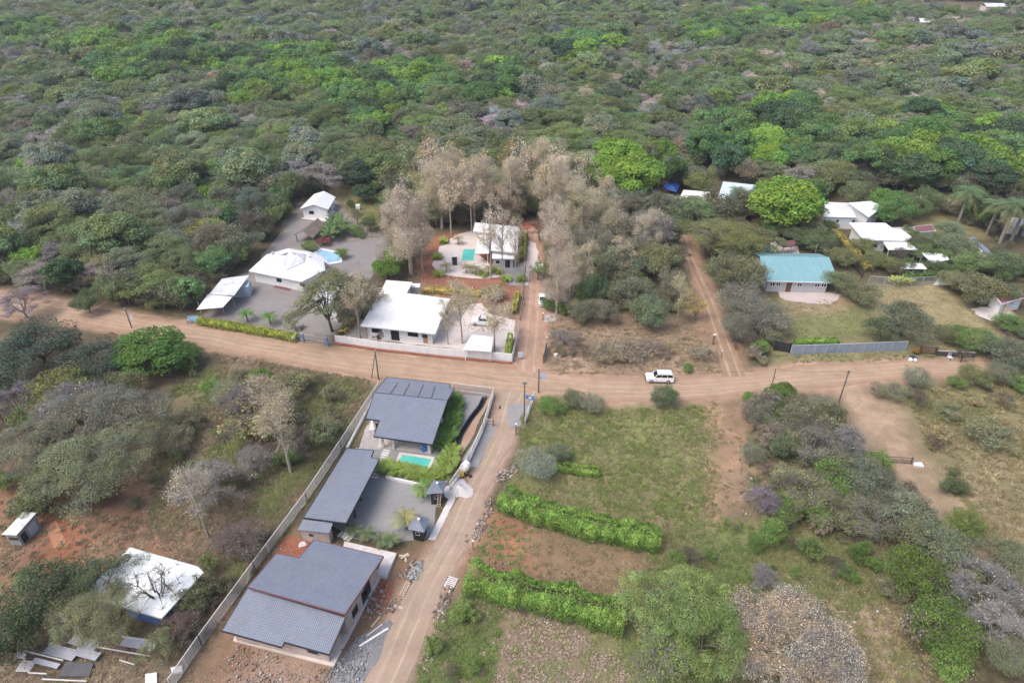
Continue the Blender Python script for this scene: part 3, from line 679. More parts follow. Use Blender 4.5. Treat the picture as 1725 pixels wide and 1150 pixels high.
def m_tiles(name, c, row=.30, col=.24):
    t = NT(name, .6, .2); uv = t.uv(); p = t.pos(); sp = t.n('SeparateXYZ'); t.l(uv, sp.inputs[0])
    su = t.math('SINE', t.math('MULTIPLY', sp.outputs[0], 2 * PI / col)); fv = t.math('FRACT', t.math('DIVIDE', sp.outputs[1], row))
    lu = t.ramp(t.math('MULTIPLY_ADD', su, .5), [(0, .74), (.5, .95), (1, 1.10)])
    nd = t.t.nodes[-2]
    lv = t.ramp(fv, [(0, .68), (.14, .97), (.8, 1.04), (1, .86)])
    f = t.noise(.6, p, 5, .7); g = t.noise(5.0, p, 3, .7)
    b = t.mix(t.ramp(f, [(.3, 0), (.7, 1)]), c, mix3(c, 1.22)); b = t.mix(1, b, t.ramp(g, [(.3, .85), (.7, 1.12)]), 'MULTIPLY')
    b = t.mix(t.ramp(t.noise(.33, p, 6, .75), [(.48, 0), (.72, .45)]), b, (.24, .22, .21)); b = t.mix(1, b, lu, 'MULTIPLY'); b = t.mix(1, b, lv, 'MULTIPLY')
    return t.out(b)
def m_ribs(name, c, pitch=.9, dirt=.3, rough=.5, dc=None):
    """ribbed sheet roofing with rain streaks along v"""
    t = NT(name, rough, .3); uv = t.uv(); p = t.pos(); sp = t.n('SeparateXYZ'); t.l(uv, sp.inputs[0])
    fu = t.math('FRACT', t.math('DIVIDE', sp.outputs[0], pitch)); r = t.ramp(fu, [(0, .80), (.06, 1), (.94, 1), (1, .86)])
    st = t.n('CombineXYZ'); t.l(t.math('MULTIPLY', sp.outputs[0], 1.6), st.inputs[0]); t.l(t.math('MULTIPLY', sp.outputs[1], .12), st.inputs[1])
    s = t.noise(1.0, st.outputs[0], 5, .7); g = t.noise(.4, p, 5, .7)
    b = t.mix(t.math('MULTIPLY', t.ramp(s, [(.42, 0), (.75, 1)]), dirt), c, dc or mix3(c, .55))
    b = t.mix(t.math('MULTIPLY', t.ramp(g, [(.5, 0), (.75, 1)]), dirt), b, dc or mix3(c, .6)); b = t.mix(1, b, r, 'MULTIPLY')
    return t.out(b)
def m_glass(name, c=(.02, .025, .03), rough=.12): t = NT(name, rough, .5); return t.out(c)
def m_water(name, c, deep):
    t = NT(name, .08, .5); p = t.pos(); f = t.noise(.45, p, 3, .5); t.bump(t.noise(3.0, p, 2, .5), .12, .03)
    return t.out(t.mix(t.ramp(f, [(.35, 0), (.65, 1)]), c, deep))
def m_chain(name, c):
    t = NT(name, .6, .3); return t.out(c)
TILE = m_tiles('blue_grey_roof_tiles', (.185, .208, .262)); TILE2 = m_tiles('grey_roof_tiles', (.20, .22, .27))
WHITE = m_plain('white_paint', (.80, .80, .80), .55, .3, .10, 1.2); WROOF = m_ribs('white_sheet_roof', (.78, .78, .78), .9, .45, dc=(.55, .54, .53))
WROOF2 = m_ribs('weathered_white_sheet', (.74, .75, .77), .8, .75, dc=(.33, .31, .33)); PLAST = m_plain('raw_pink_plaster', (.60, .49, .44), .9, .1, .30, .8)
CREAM = m_plain('cream_plaster', (.66, .59, .53), .85, .1, .15, 1.0); CONC = m_plain('concrete', (.50, .47, .45), .9, .1, .3, 1.5); PCONC = m_plain('pale_concrete', (.74, .70, .68), .9, .1, .22, 1.0)
DARK = m_plain('dark_metal', (.035, .037, .042), .5, .4, .2); GLASS = m_glass('dark_glass'); WOODB = m_plain('brown_wood', (.17, .10, .06), .7, .2, .3, 4); POLEW = m_plain('weathered_pole_wood', (.20, .165, .14), .9, .1, .35, 5)
PWOOD = m_plain('pale_timber', (.60, .50, .38), .8, .1, .3, 4); BLUEM = m_plain('blue_paint', (.10, .19, .42), .6, .3, .3, 3); FASC = m_plain('dark_red_fascia', (.20, .09, .10), .7, .2, .2, 3)
GALV = m_plain('galvanised_steel', (.55, .57, .58), .45, .5, .2, 3, .3); TAN = m_plain('tan_door', (.42, .27, .14), .6, .3, .2, 3); MESH = m_plain('fence_wire', (.42, .43, .43), .5, .4, .2, 2)
GRAV = m_speck('grey_gravel', (.28, .275, .275), (.36, .35, .345), 1.2, 12, (.5, .5, .5)); GRAV2 = m_speck('brown_grey_gravel', (.26, .235, .225), (.33, .30, .29), 1.0, 12)
PAVE = m_speck('pale_sandy_paving', (.78, .70, .66), (.66, .57, .52), 2.0, 8, None, .9, .2); SAND = m_speck('pale_sand', (.62, .56, .53), (.72, .68, .66), 2, 10, (.8, .78, .76)); REDS = m_speck('red_earth', (.27, .10, .065), (.36, .16, .10), 2.0, 7, (.5, .36, .30))
LSTRIP = m_plain('pale_concrete_strip', (.70, .65, .63), .9, .1, .25, 1.4)
def lvl(z): return z
def roofed(root, px, refs, th, mat, u=None, name='roof', trim=None):
    pts = onplane(px, refs); mb = MB(); mb.slab(pts, th, u); o = mb.build(name, mat, root)
    if trim:
        mb = MB(); n = len(pts)
        for i in range(n): mb.bar(pts[i] - Vector((0, 0, th * .5)), pts[(i + 1) % n] - Vector((0, 0, th * .5)), .10, th + .06)
        mb.build('fascia', trim, o)
    return pts
# ================= house with the big two-level tiled roof (bottom)
up = z4(700, 255, 1135, 358, 895, 720, 285, 550, 465, 340, 605, 368); lo = z4(285, 556, 898, 736, 795, 972, 515, 893, 500, 925, 125, 822)
root = empty('tiled_house', (0, 0, 0), 'unfinished pink-walled house under a large two-level blue-grey tiled roof at the bottom', 'house')
root.location = P(500, 1010)
ptu = roofed(root, up, ((0, 3.5), (1, 3.5), (2, 5.3)), .16, TILE, None, trim=FASC); zu = zfun(ptu)
ptl = roofed(root, lo, ((5, 2.9), (2, 2.9), (1, 4.3)), .16, TILE, None, trim=DARK); zlw = zfun(ptl)
wu = inset([ptu[i] for i in range(6)], .75); wl = inset([ptl[0], ptl[1], ptl[2], ptl[5]], .7)
add_walls(root, wu, PLAST, 0, None, zu, .14); add_walls(root, wl, PLAST, 0, None, zlw, .14)
A, B = wl[3], wl[2]
opening(root, A, B, 1.2, 2.4, 1.2, 2.1, GLASS, CONC); opening(root, A, B, -2.6, -1.2, 1.1, 2.1, GLASS, CONC)
A, B = wu[2], wu[1]
for s in (1.5, 4.2): opening(root, A, B, s, s + 1.3, 1.0, 2.3, GLASS, DARK)
opening(root, A, B, -4.4, -2.2, .05, 2.4, GLASS, DARK, 'door')
for q, hh in ((P(633, 962), 3.3), (P(620, 990), 3.6)): post(root, q, hh, .22, WOODB)
mb = MB(); mb.slab([Vector((p.x, p.y, .22)) for p in inset([P(*q) for q in z4(205, 885, 822, 1045, 1115, 490, 1000, 455, 300, 640)], -.1)], .25); mb.build('plinth', CREAM, root)
mb = MB(); mb.slab([P(*q, .55) for q in [(580, 911), (668, 931), (651, 971), (633, 967), (646, 938), (578, 921)]], .6); tag(mb.build('garden_ledge', LSTRIP), 'white L-shaped concrete ledge wrapping the far corner of the bottom tiled house', 'ledge')
sheet('soil', z4(1105, 508, 1192, 530, 1165, 640, 1100, 712, 1018, 690), .036, REDS, .35)
sheet('bare_soil', z4(490, 230, 690, 262, 610, 372, 480, 345), .036, REDS, .3)
mb = MB(); mb.tube(P(*z4(630, 290)[0], .03), P(*z4(630, 290)[0], .12), .55, .5, 14); tag(mb.build('manhole_lid', PCONC), 'round pale lid set in the red soil beside the bottom tiled roof', 'lid')
sheet('grey_gravel_verge', z4(960, 870, 1160, 770, 1200, 780, 1130, 930, 1080, 1150, 1000, 1250, 760, 1250, 880, 980), .036, m_speck('dark_gravel', (.20, .20, .21), (.32, .31, .31), 1.5, 9, (.55, .54, .54)), .5)
# ================= pool house with tiled roof at the crossing
root = empty('tiled_pool_house', P(690, 705), 'blue-grey tiled house beside the crossroads, its porch facing a small turquoise pool', 'house')
bk = z3(310, 118, 672, 157, 668, 180, 695, 182, 655, 252, 238, 207); fr = z3(238, 205, 655, 250, 570, 502, 235, 455, 270, 365, 190, 355)
pb = roofed(root, bk, ((0, 3.3), (1, 3.3), (5, 4.5)), .16, TILE2, None, trim=DARK); pf = roofed(root, fr, ((0, 4.8), (1, 4.8), (2, 3.0)), .16, TILE, None, trim=DARK)
for s in (.22, .40, .60, .78):
    a = pb[0].lerp(pb[1], s); b = pb[5].lerp(pb[4], s); mb = MB(); mb.bar(a.lerp(b, .25) + Vector((0, 0, .05)), a.lerp(b, .95) + Vector((0, 0, .05)), .05, .07); mb.build('ridge_strip', DARK, root)
wb = inset([pb[0], pb[1], pb[4], pb[5]], .8); add_walls(root, wb, CREAM, 0, None, zfun(pb), .14)
wf_ = inset([pf[0], pf[1], pf[1].lerp(pf[2], .62), pf[0].lerp(pf[5], .95)], .75); add_walls(root, wf_, CREAM, 0, None, zfun(pf), .14)
A, B = wf_[3], wf_[2]
opening(root, A, B, 2.2, 4.2, .05, 2.3, GLASS, DARK, 'door', 1); opening(root, A, B, -3.4, -1.2, .05, 2.3, GLASS, DARK, 'door', 1); opening(root, A, B, .4, 1.5, 1.0, 2.1, GLASS, DARK)
A, B = wf_[2], wf_[1]; opening(root, A, B, 1.2, 2.8, 1.0, 2.2, GLASS, DARK); opening(root, A, B, 4.2, 5.6, 1.0, 2.2, GLASS, DARK)
for q, hh in zip(z3(290, 520, 350, 528, 553, 552), (3.0, 3.0, 3.0)): post(root, P(*q), hh, .42, PCONC, name='pillar')
q = inset([P(*z) for z in z3(270, 455, 580, 495, 565, 556, 262, 520)], 0); mb = MB(); mb.slab([Vector((p.x, p.y, .14)) for p in q], .14); mb.build('porch_floor', CREAM, root)
mb = MB(); mb.bar(P(*z3(240, 370)[0], .55), P(*z3(225, 435)[0], .55), .9, 1.1); mb.build('porch_wall', PCONC, root)
# gravel yard, front lot
sheet('yard', z3(165, 520, 215, 360, 240, 345, 240, 250, 700, 215, 870, 222, 850, 300, 700, 510, 690, 650, 600, 830, 570, 1000, 530, 1040, 385, 1055, 130, 1040, -10, 960, -60, 880, 130, 520), .024, GRAV, .2)
sheet('concrete_yard', z3(190, 400, 240, 360, 300, 460, 270, 530, 150, 525), .030, CONC)
sheet('lot_soil', z3(860, 240, 910, 225, 835, 380, 700, 620, 640, 700, 690, 500, 735, 440, 800, 340), .032, m_speck('pink_soil', (.42, .27, .20), (.50, .36, .28), 1.5, 8), .3)
mb = MB()
dr = z3(856, 238, 830, 290, 785, 345, 745, 405, 715, 455, 698, 512); dz = [.5, .62, .5, .66, .5, .4]
for i in range(5): mb.face([P(*dr[i], .03), P(*dr[i + 1], .03), P(*dr[i + 1], dz[i + 1] + .3), P(*dr[i], dz[i] + .3)]); a_, b_ = P(*dr[i], .03), P(*dr[i + 1], .03); mb.bar(a_ + Vector((.35, .1, .12)), b_ + Vector((.35, .1, .1)), .9, .16)
tag(mb.build('black_ground_sheet', DARK), 'black plastic sheeting draped in a line over the bank inside the pool lot fence', 'plastic sheet')
# pool
def pool(label, rim, water, wm, rimz=.12, rimm=None):
    root = empty('swimming_pool', P(*rim[0]), label, 'swimming pool'); a = [P(*q, rimz) for q in rim]; b = [P(*q, rimz) for q in water]
    if (a[1] - a[0]).cross(a[2] - a[1]).z < 0: a = a[::-1]; b = b[::-1]
    mb = MB(); n = len(a); dn = Vector((0, 0, rimz + .02))
    for i in range(n):
        j = (i + 1) % n; mb.face([a[i], a[j], b[j], b[i]]); mb.face([a[i] - dn, a[j] - dn, a[j], a[i]]); mb.face([b[j] - dn, b[i] - dn, b[i], b[j]])
    mb.build('rim', rimm or PAVE, root); mb = MB(); mb.face([p - Vector((0, 0, .07)) for p in b]); mb.build('water', wm, root); return root
TURQ = m_water('turquoise_water', (.10, .50, .43), (.13, .56, .48)); PBLUE = m_water('pale_blue_water', (.28, .47, .60), (.36, .56, .68)); DBLUE = m_water('deep_blue_water', (.01, .17, .50), (.01, .22, .60))
pool('small turquoise pool with cream rim in front of the tiled house at the crossroads', z3(382, 544, 584, 572, 550, 658, 358, 612), z3(400, 559, 566, 583, 538, 644, 376, 603), TURQ)
# garage
root = empty('open_garage', P(570, 820), 'long blue-grey tiled carport roof between the two tiled houses, open to the gravel yard', 'garage')
pg = roofed(root, zL(1020, 412, 1185, 425, 1168, 468, 1218, 478, 1018, 865, 760, 832), ((0, 2.7), (5, 2.7), (4, 3.7)), .16, TILE, None, trim=DARK); zg_ = zfun(pg)
q = inset([pg[0], pg[1], pg[4], pg[5]], .45); mb = MB()
for a, b in ((q[3], q[0]), (q[0], q[0].lerp(q[1], .9)), (q[3].lerp(q[2], .5), q[3])):
    a3, b3 = Vector((a.x, a.y, 0)), Vector((b.x, b.y, 0)); h = min(zg_(a.x, a.y), zg_(b.x, b.y)) - .18; mb.bar(a3 + Vector((0, 0, h / 2)), b3 + Vector((0, 0, h / 2)), .18, h)
mb.build('wall', CREAM, root)
for k in range(5):
    c = q[1].lerp(q[2], (k + .1) / 4.3); post(root, c, zg_(c.x, c.y) - .16, .18, DARK)
root = empty('small_store_room', P(520, 905), 'little pink store room with a grey tiled lean-to roof at the near end of the long carport', 'store room')
ps = roofed(root, zL(758, 842, 937, 864, 915, 925, 722, 906), ((0, 2.9), (1, 2.9), (2, 2.5)), .12, TILE2, None); ws = inset(ps, .25); add_walls(root, ws, PLAST, 0, None, zfun(ps), .12)
opening(root, ws[3], ws[2], 1.0, 1.7, 1.1, 1.8, GLASS, CONC)
# stepping slabs
def slabs(px, w, d, ang, label, group):
    first = None
    for x, y in px:
        p = P(x, y)
        if first is None:
            mb = MB(); mb.box((p.x, p.y, .065), (w, d, .07), ang); first = mb.build('paving_slab', PCONC, None, loc=(p.x, p.y, 0))
            o = first
        else: o = first.copy(); COL.objects.link(o); o.location = (p.x, p.y, 0)
        tag(o, label, 'paving slab', group)
slabs(z3(328, 486, 322, 505, 317, 520, 310, 536, 303, 550, 298, 564, 292, 579, 286, 593, 278, 607, 270, 622, 262, 637, 254, 653, 248, 671, 240, 689), 1.15, .42, R(-8), 'pale concrete stepping slab in the line from the carport to the pool house porch', 'stepping slabs to the pool house')
slabs(z4(866, 222, 890, 228, 905, 240, 925, 250), .95, .42, R(60), 'pale stepping slab beside the near end of the long carport', 'stepping slabs by the carport end')
mb = MB(); a, b = [P(*q, .25) for q in z3(305, 688, 527, 737)]; mb.bar(a, b, .28, .5); tag(mb.build('low_white_kerb_wall', WHITE), 'low white wall edging the palm bed in front of the turquoise pool', 'low wall')
mb = MB(); a, b = [P(*q, .3) for q in z3(236, 236, 84, 523)]; mb.bar(a, b, .35, .6); tag(mb.build('retaining_wall', PCONC), 'low pinkish wall running down the left side of the house at the crossroads', 'low wall')
sheet('sidewalk', z3(668, 800, 702, 812, 586, 1048, 545, 1045), .075, LSTRIP); sheet('parking_gravel', z3(845, 400, 935, 400, 830, 640, 770, 640, 740, 600), .068, GRAV, .25); sheet('parking_gravel', zp(-40, 720, 215, 700, 300, 730, 190, 1000, 100, 1070, -30, 1060), .068, GRAV, .2)
# kiosks
def kiosk(label, roof, h0, h1, body, ladder=None):
    c = center([P(*q, h0) for q in roof]); root = empty('guard_kiosk', c, label, 'kiosk')
    e = [P(*q, h0) for q in roof]; ap = Vector((c[0], c[1], h1)); mb = MB(); n = len(e)
    if (e[1] - e[0]).cross(e[2] - e[1]).z < 0: e = e[::-1]
    for i in range(n):
        a, b = e[i], e[(i + 1) % n]; L = (b - a).length; mb.face([a, b, ap], [(0, 0), (L, 0), (L / 2, 2)])
    mb.face(e[::-1]); mb.build('roof', TILE, root); w = inset(e, .45)
    add_walls(root, w, DARK, 0, h0 - .01)
    mb = MB(); mb.box((ap.x, ap.y, ap.z + .04), (.35, .35, .22)); mb.build('roof_cap', PCONC, root)
    A, B = sorted(w, key=lambda q: q.y)[:2]; A, B = (A, B) if A.x < B.x else (B, A)
    opening(root, A, B, .35, 1.1, .05, 1.9, GLASS, DARK, 'door'); opening(root, A, B, -1.0, -.4, 1.1, 1.8, GLASS, CONC); return root
kiosk('black-walled kiosk with a grey pyramid roof and a ladder leaning on it', z3(530, 785, 577, 702, 654, 716, 632, 778), 2.6, 3.4, None)
kiosk('black-walled kiosk with a grey pyramid roof, the nearer one beside a small palm', z3(430, 985, 470, 895, 552, 925, 524, 1003), 2.4, 3.2, None)
root = empty('ladder', P(*z3(602, 862)[0]), 'pale wooden ladder leaning on the black kiosk', 'ladder'); a = P(*z3(604, 862)[0]); b = Vector((a.x + .25, a.y + .75, 2.55))
for s in (-.22, .22): mb = MB(); mb.bar(a + Vector((s, 0, 0)), b + Vector((s, 0, 0)), .07, .07); mb.build('rail', PWOOD, root)
for k in range(7): mb = MB(); m = a.lerp(b, (k + .7) / 7.6); mb.bar(m - Vector((.22, 0, 0)), m + Vector((.22, 0, 0)), .06); mb.build('rung', PWOOD, root)
# ================= white house behind the white wall
root = empty('white_house', P(680, 560), 'long white flat-roofed house behind the white roadside wall', 'house')
pm_ = roofed(root, z2(303, 597, 480, 590, 757, 626, 662, 850, 183, 797), ((4, 3.2), (3, 3.2), (2, 3.9)), .2, WROOF, None, trim=WHITE); za_ = zfun(pm_)
pw = roofed(root, z2(350, 506, 516, 520, 478, 588, 300, 602), ((0, 3.5), (1, 3.5), (2, 3.3)), .15, WROOF, None, trim=WHITE)
w = inset([pm_[4], pm_[3], pm_[2], pm_[0]], .9); add_walls(root, w, WHITE, 0, None, za_, .2); w2 = inset(pw, .4); add_walls(root, w2, WHITE, 0, None, zfun(pw), .15)
A, B = w[0], w[1]
opening(root, A, B, .9, 3.0, 1.3, 2.3, GLASS, DARK); opening(root, A, B, 4.8, 6.5, .05, 2.3, GLASS, DARK, 'door', 1); opening(root, A, B, 8.3, 10.4, 1.4, 2.3, GLASS, DARK)
opening(root, A, B, 11.3, 12.4, .05, 2.2, TAN, WHITE, 'door'); opening(root, A, B, -2.1, -.9, 1.4, 2.2, GLASS, DARK); opening(root, w[1], w[2], 2.0, 3.5, 1.0, 2.2, GLASS, DARK); opening(root, w[1], w[2], 6.0, 7.5, 1.0, 2.2, GLASS, DARK)
for q in z2(222, 882, 634, 918): post(root, P(*q), 3.1, .12, TAN)
mb = MB(); q = [P(*z) for z in z2(225, 865, 660, 918, 650, 880, 240, 830)]; mb.slab([Vector((p.x, p.y, .10)) for p in q], .1); mb.build('porch_floor', CONC, root)
root = empty('rooftop_water_tank', P(*z2(540, 600)[0]), 'grey box tank with a white lid beside the back wing of the long white house', 'water tank'); p = P(*z2(540, 605)[0]); mb = MB(); mb.box((p.x, p.y, 1.2), (1.9, 1.5, 2.4)); mb.build('tank', GALV, root); mb = MB(); mb.box((p.x, p.y, 2.47), (2.1, 1.7, .12)); mb.build('lid', WHITE, root)
for q, l, c in ((z2(298, 888), 'dark round pot on the porch of the long white house', DARK), (z2(343, 880), 'black barbecue standing beside the dark porch door', DARK)):
    p = P(*q[0]); mb = MB(); mb.tube(p + Vector((0, 0, .1)), p + Vector((0, 0, .8)), .28, .34, 10); mb.box((p.x, p.y, .95), (.45, .35, .25)); tag(mb.build('barbecue' if 'barb' in l else 'pot', c), l, 'barbecue' if 'barb' in l else 'pot')
root = empty('picnic_table', P(*z2(290, 862)[0]), 'orange-brown wooden table with bench on the white house porch', 'table'); p = P(*z2(285, 868)[0])
mb = MB(); mb.box((p.x, p.y, .74), (2.0, .7, .06)); mb.build('table_top', TAN, root)
for s in (-.8, .8): mb = MB(); mb.box((p.x + s, p.y, .35), (.08, .6, .7)); mb.build('leg', TAN, root)
mb = MB(); mb.box((p.x, p.y - .7, .43), (1.8, .28, .06)); mb.box((p.x - .7, p.y - .7, .2), (.06, .2, .4)); mb.box((p.x + .7, p.y - .7, .2), (.06, .2, .4)); mb.build('bench', TAN, root)
sheet('white_yard', z2(80, 860, 170, 745, 210, 770, 660, 900, 720, 760, 760, 690, 960, 650, 1010, 720, 1180, 760, 1160, 985, 20, 865), .024, PAVE, .3)
# roadside wall
def wall_run(name, label, pts, h, th, mat, panel=None, capm=None, cat='wall', panelm=None):
    root = empty(name, pts[0], label, cat); mb = MB()
    for a, b in zip(pts[:-1], pts[1:]): mb.bar(a + Vector((0, 0, h / 2)), b + Vector((0, 0, h / 2)), th, h)
    mb.build('wall_panel', mat, root)
    if panel:
        for a, b in zip(pts[:-1], pts[1:]):
            L = (b - a).length; n = max(1, round(L / panel))
            for k in range(n + 1):
                p = a.lerp(b, k / n); mb = MB(); mb.box((p.x, p.y, (h + .06) / 2), (.14, th + .10, h + .06), math.atan2((b - a).y, (b - a).x)); mb.build('pier', panelm or capm or mat, root)
    if capm:
        mb = MB()
        for a, b in zip(pts[:-1], pts[1:]): mb.bar(a + Vector((0, 0, h + .04)), b + Vector((0, 0, h + .04)), th + .08, .08)
        mb.build('coping', capm, root)
    return root
wall_run('white_wall', 'long white panelled wall along the road in front of the white house', [P(566, 577), P(640, 588), P(740, 599), P(862, 609)], 1.75, .16, WHITE, 2.6)
mb = MB()
for a, b in zip([P(566, 578), P(640, 589), P(740, 600)], [P(640, 589), P(740, 600), P(862, 611)]): mb.bar(a + Vector((0, -.25, .1)), b + Vector((0, -.25, .1)), .5, .35)
tag(mb.build('earth_bank', REDS), 'red earth bank heaped along the foot of the white roadside wall', 'earth bank')
root = empty('white_carport', P(*z2(935, 930)[0]), 'small white flat-roofed carport behind the right end of the white roadside wall', 'carport'); pc = roofed(root, z2(900, 855, 1037, 870, 1026, 966, 842, 952), ((3, 2.6), (2, 2.6), (1, 2.8)), .15, WROOF)
for q in inset(pc, .3): post(root, q, zfun(pc)(q.x, q.y) - .15, .14, WHITE)
# ================= pool villa with white roofs
root = empty('white_pool_villa', P(840, 415), 'white-roofed villa beside a turquoise pool near the red dirt road end', 'villa')
pv = roofed(root, zv(865, 212, 1503, 280, 1478, 660, 1070, 618, 1110, 375, 832, 343), ((0, 4.2), (1, 4.2), (2, 3.4)), .22, WROOF, trim=GALV); zvv = zfun(pv)
w = inset([pv[0], pv[1], pv[2], pv[3], pv[4]], 1.0); add_walls(root, w, CREAM, 0, None, zvv, .24)
pv2 = roofed(root, zv(915, 402, 1078, 402, 1062, 658, 872, 665), ((0, 3.0), (1, 3.0), (2, 2.8)), .15, WROOF, trim=WHITE)
for q in inset(pv2, .25): post(root, q, 2.8, .16, WHITE)
mb = MB(); q = inset(pv2, .5); mb.bar(Vector((q[0].x, q[0].y, 1.3)), Vector((q[1].x, q[1].y, 1.3)), .15, 2.6); mb.build('back_wall', CREAM, root)
pv3 = roofed(root, zv(1115, 640, 1440, 672, 1432, 745, 1108, 735), ((0, 2.6), (1, 2.6), (2, 2.45)), .12, WROOF); w3 = inset(pv3, .3); add_walls(root, w3, CONC, 0, 2.3)
opening(root, w3[3], w3[2], .5, 1.6, .9, 1.9, GLASS, WHITE); opening(root, w3[3], w3[2], -1.8, -.7, .05, 2.0, GLASS, DARK, 'door')
sheet('terrace', zv(830, 335, 905, 400, 885, 660, 1060, 800, 1110, 900, 1240, 985, 1200, 1010, 950, 1030, 760, 1020, 560, 1000, 420, 975, 300, 900, 235, 830, 260, 770, 390, 760, 330, 620, 350, 565, 480, 520, 500, 450, 650, 375), .028, PAVE, .12)
sheet('villa_driveway', zv(1110, 800, 1440, 800, 1600, 800, 1570, 1120, 1450, 1140, 1300, 1100, 1260, 950, 1130, 870), .026, GRAV, .15)
pool('turquoise pool on the pale terrace of the white villa', zv(685, 590, 878, 588, 852, 778, 655, 778), zv(697, 600, 868, 598, 842, 766, 668, 766), TURQ)
root = empty('outdoor_shower', P(*zv(570, 830)[0]), 'free-standing white shower frame with a dark panel left of the villa pool', 'shower'); p = P(*zv(572, 832)[0])
mb = MB(); mb.box((p.x, p.y, 1.05), (1.1, .3, 2.1)); mb.build('panel', DARK, root); mb = MB()
for s in (-.65, .65): mb.box((p.x + s, p.y, 1.15), (.14, .4, 2.3))
mb.box((p.x, p.y, 2.36), (1.45, .9, .12)); mb.build('frame', WHITE, root)
sheet('white_sidewalk', zv(1625, 545, 1655, 560, 1650, 905, 1640, 1130, 1575, 1130, 1590, 800), .068, PAVE, .1); sheet('pale_road_patch', z2(1262, 250, 1320, 270, 1330, 380, 1358, 400, 1352, 445, 1262, 445), .058, PAVE, .4)
# ================= white hip-roofed house, carport, cottage, thatch (left)
root = empty('hip_roofed_house', P(470, 460), 'white house with a broad white hipped roof and raised centre on the left gravel yard', 'house')
ev = [P(*q, 3.0) for q in z1(402, 596, 503, 503, 628, 467, 752, 486, 825, 515, 840, 590, 705, 657)]; rg = [P(*q, 4.1) for q in z1(480, 558, 545, 510, 632, 476, 742, 494, 760, 520, 735, 560, 625, 600)]
mb = MB(); n = 7
for i in range(n):
    j = (i + 1) % n; mb.face([ev[j], ev[i], rg[i], rg[j]]); mb.face([ev[i], ev[j], ev[j] - Vector((0, 0, .18)), ev[i] - Vector((0, 0, .18))])
mb.face(rg[::-1]); mb.face([p - Vector((0, 0, .18)) for p in ev]); mb.build('roof', WROOF, root)
tp = [P(*q, 4.2) for q in z1(500, 553, 556, 515, 635, 484, 730, 500, 720, 545, 618, 590)]; ct = Vector((sum(p.x for p in tp) / 6, sum(p.y for p in tp) / 6, 5.2)); mb = MB(); a_, b_ = ct + Vector((-2.2, 0, 0)), ct + Vector((2.2, .3, 0))
for i in range(6):
    j = (i + 1) % 6; mid = (tp[i] + tp[j]) / 2; t_ = a_ if mid.x < ct.x else b_; mb.face([tp[j], tp[i], t_])
mb.face([tp[3], a_, b_]); mb.face([tp[5], b_, a_]); mb.face([tp[0], a_, b_]); mb.build('raised_roof', WROOF2, root)
w = inset([Vector((p.x, p.y, 3)) for p in ev], .8); add_walls(root, w, WHITE, 0, 2.85)
A, B = w[0], w[6]
opening(root, A, B, 6.0, 7.3, 1.2, 2.1, GLASS, DARK, mull=1); opening(root, A, B, 12.3, 13.5, 1.2, 2.1, GLASS, DARK, mull=1); opening(root, A, B, 8.6, 9.5, .05, 2.1, WHITE, PCONC, 'door')
for q in z1(540, 497, 752, 522): p = P(*q, 4.0); mb = MB(); mb.box((p.x, p.y, 4.0), (.5, .4, .8)); mb.build('vent', CONC, root)
mb = MB(); q = [P(*z) for z in z1(545, 690, 640, 712, 640, 690, 560, 672)]; mb.slab([Vector((p.x, p.y, .1)) for p in q], .1); mb.build('door_step', FASC, root)
sheet('gravel_yard', z1(190, 800, 250, 640, 420, 600, 500, 480, 640, 320, 760, 300, 830, 320, 940, 440, 1120, 420, 1130, 560, 1050, 720, 1000, 850, 880, 960, 700, 940, 300, 860), .024, GRAV2, .4)
root = empty('lean_to_carport', P(390, 500), 'white sheet-metal carport on thin poles at the left of the gravel yard', 'carport')
pr1 = roofed(root, z1(178, 727, 250, 640, 405, 620, 320, 735), ((0, 3.1), (1, 3.1), (2, 3.3)), .1, WROOF2); pr2 = roofed(root, z1(105, 816, 170, 728, 328, 722, 255, 803), ((0, 2.6), (3, 2.6), (2, 2.9)), .08, WROOF)
for q in z1(264, 842, 326, 808, 130, 835, 210, 745): post(root, P(*q), 2.7, .10, GALV)
p = P(*z1(365, 728)[0]); mb = MB(); mb.box((p.x, p.y, 1.25), (4.0, 3.0, 2.5), .15); mb.build('store_room', m_plain('pale_blue_wall', (.50, .58, .68), .7, .2, .2), root)
root = empty('white_cottage', P(535, 350), 'small white gable-roofed cottage at the woodland edge, the farthest house on the left', 'cottage')
c0, c1, c2, c3 = [P(*q, 2.9) for q in z1(693, 242, 775, 158, 897, 176, 857, 246)]; r0 = (c0 + c3) / 2 + Vector((0, 0, 1.3)); r1 = (c1 + c2) / 2 + Vector((0, 0, 1.3)); mb = MB()
mb.slab([c0, r0, r1, c1], .12, r1 - r0); mb.slab([r0, c3, c2, r1], .12, r1 - r0); mb.build('roof', WROOF, root)
w = inset([c0, c3, c2, c1], .55); add_walls(root, w, WHITE, 0, 2.9); g0 = (w[0] + w[1]) / 2; g1 = (w[3] + w[2]) / 2
for a_, b_, g_ in ((w[0], w[1], g0), (w[2], w[3], g1)): mb = MB(); mb.face([(a_.x, a_.y, 2.88), (b_.x, b_.y, 2.88), (g_.x, g_.y, 4.0)]); mb.build('gable', WHITE, root)
opening(root, w[0], w[1], 1.6, 2.9, 1.2, 2.1, GLASS, DARK, mull=1); opening(root, w[1], w[2], .8, 1.7, .05, 2.1, FASC, WHITE, 'door'); opening(root, w[1], w[2], 2.6, 3.6, 1.1, 2.0, GLASS, DARK)
mb = MB(); q = [P(*z) for z in z1(700, 300, 840, 315, 900, 260, 860, 240)]; mb.slab([Vector((p.x, p.y, .12)) for p in q], .12); mb.build('porch_floor', PCONC, root)
THATCH = m_speck('palm_thatch', (.21, .165, .14), (.29, .235, .205), 2, 9)
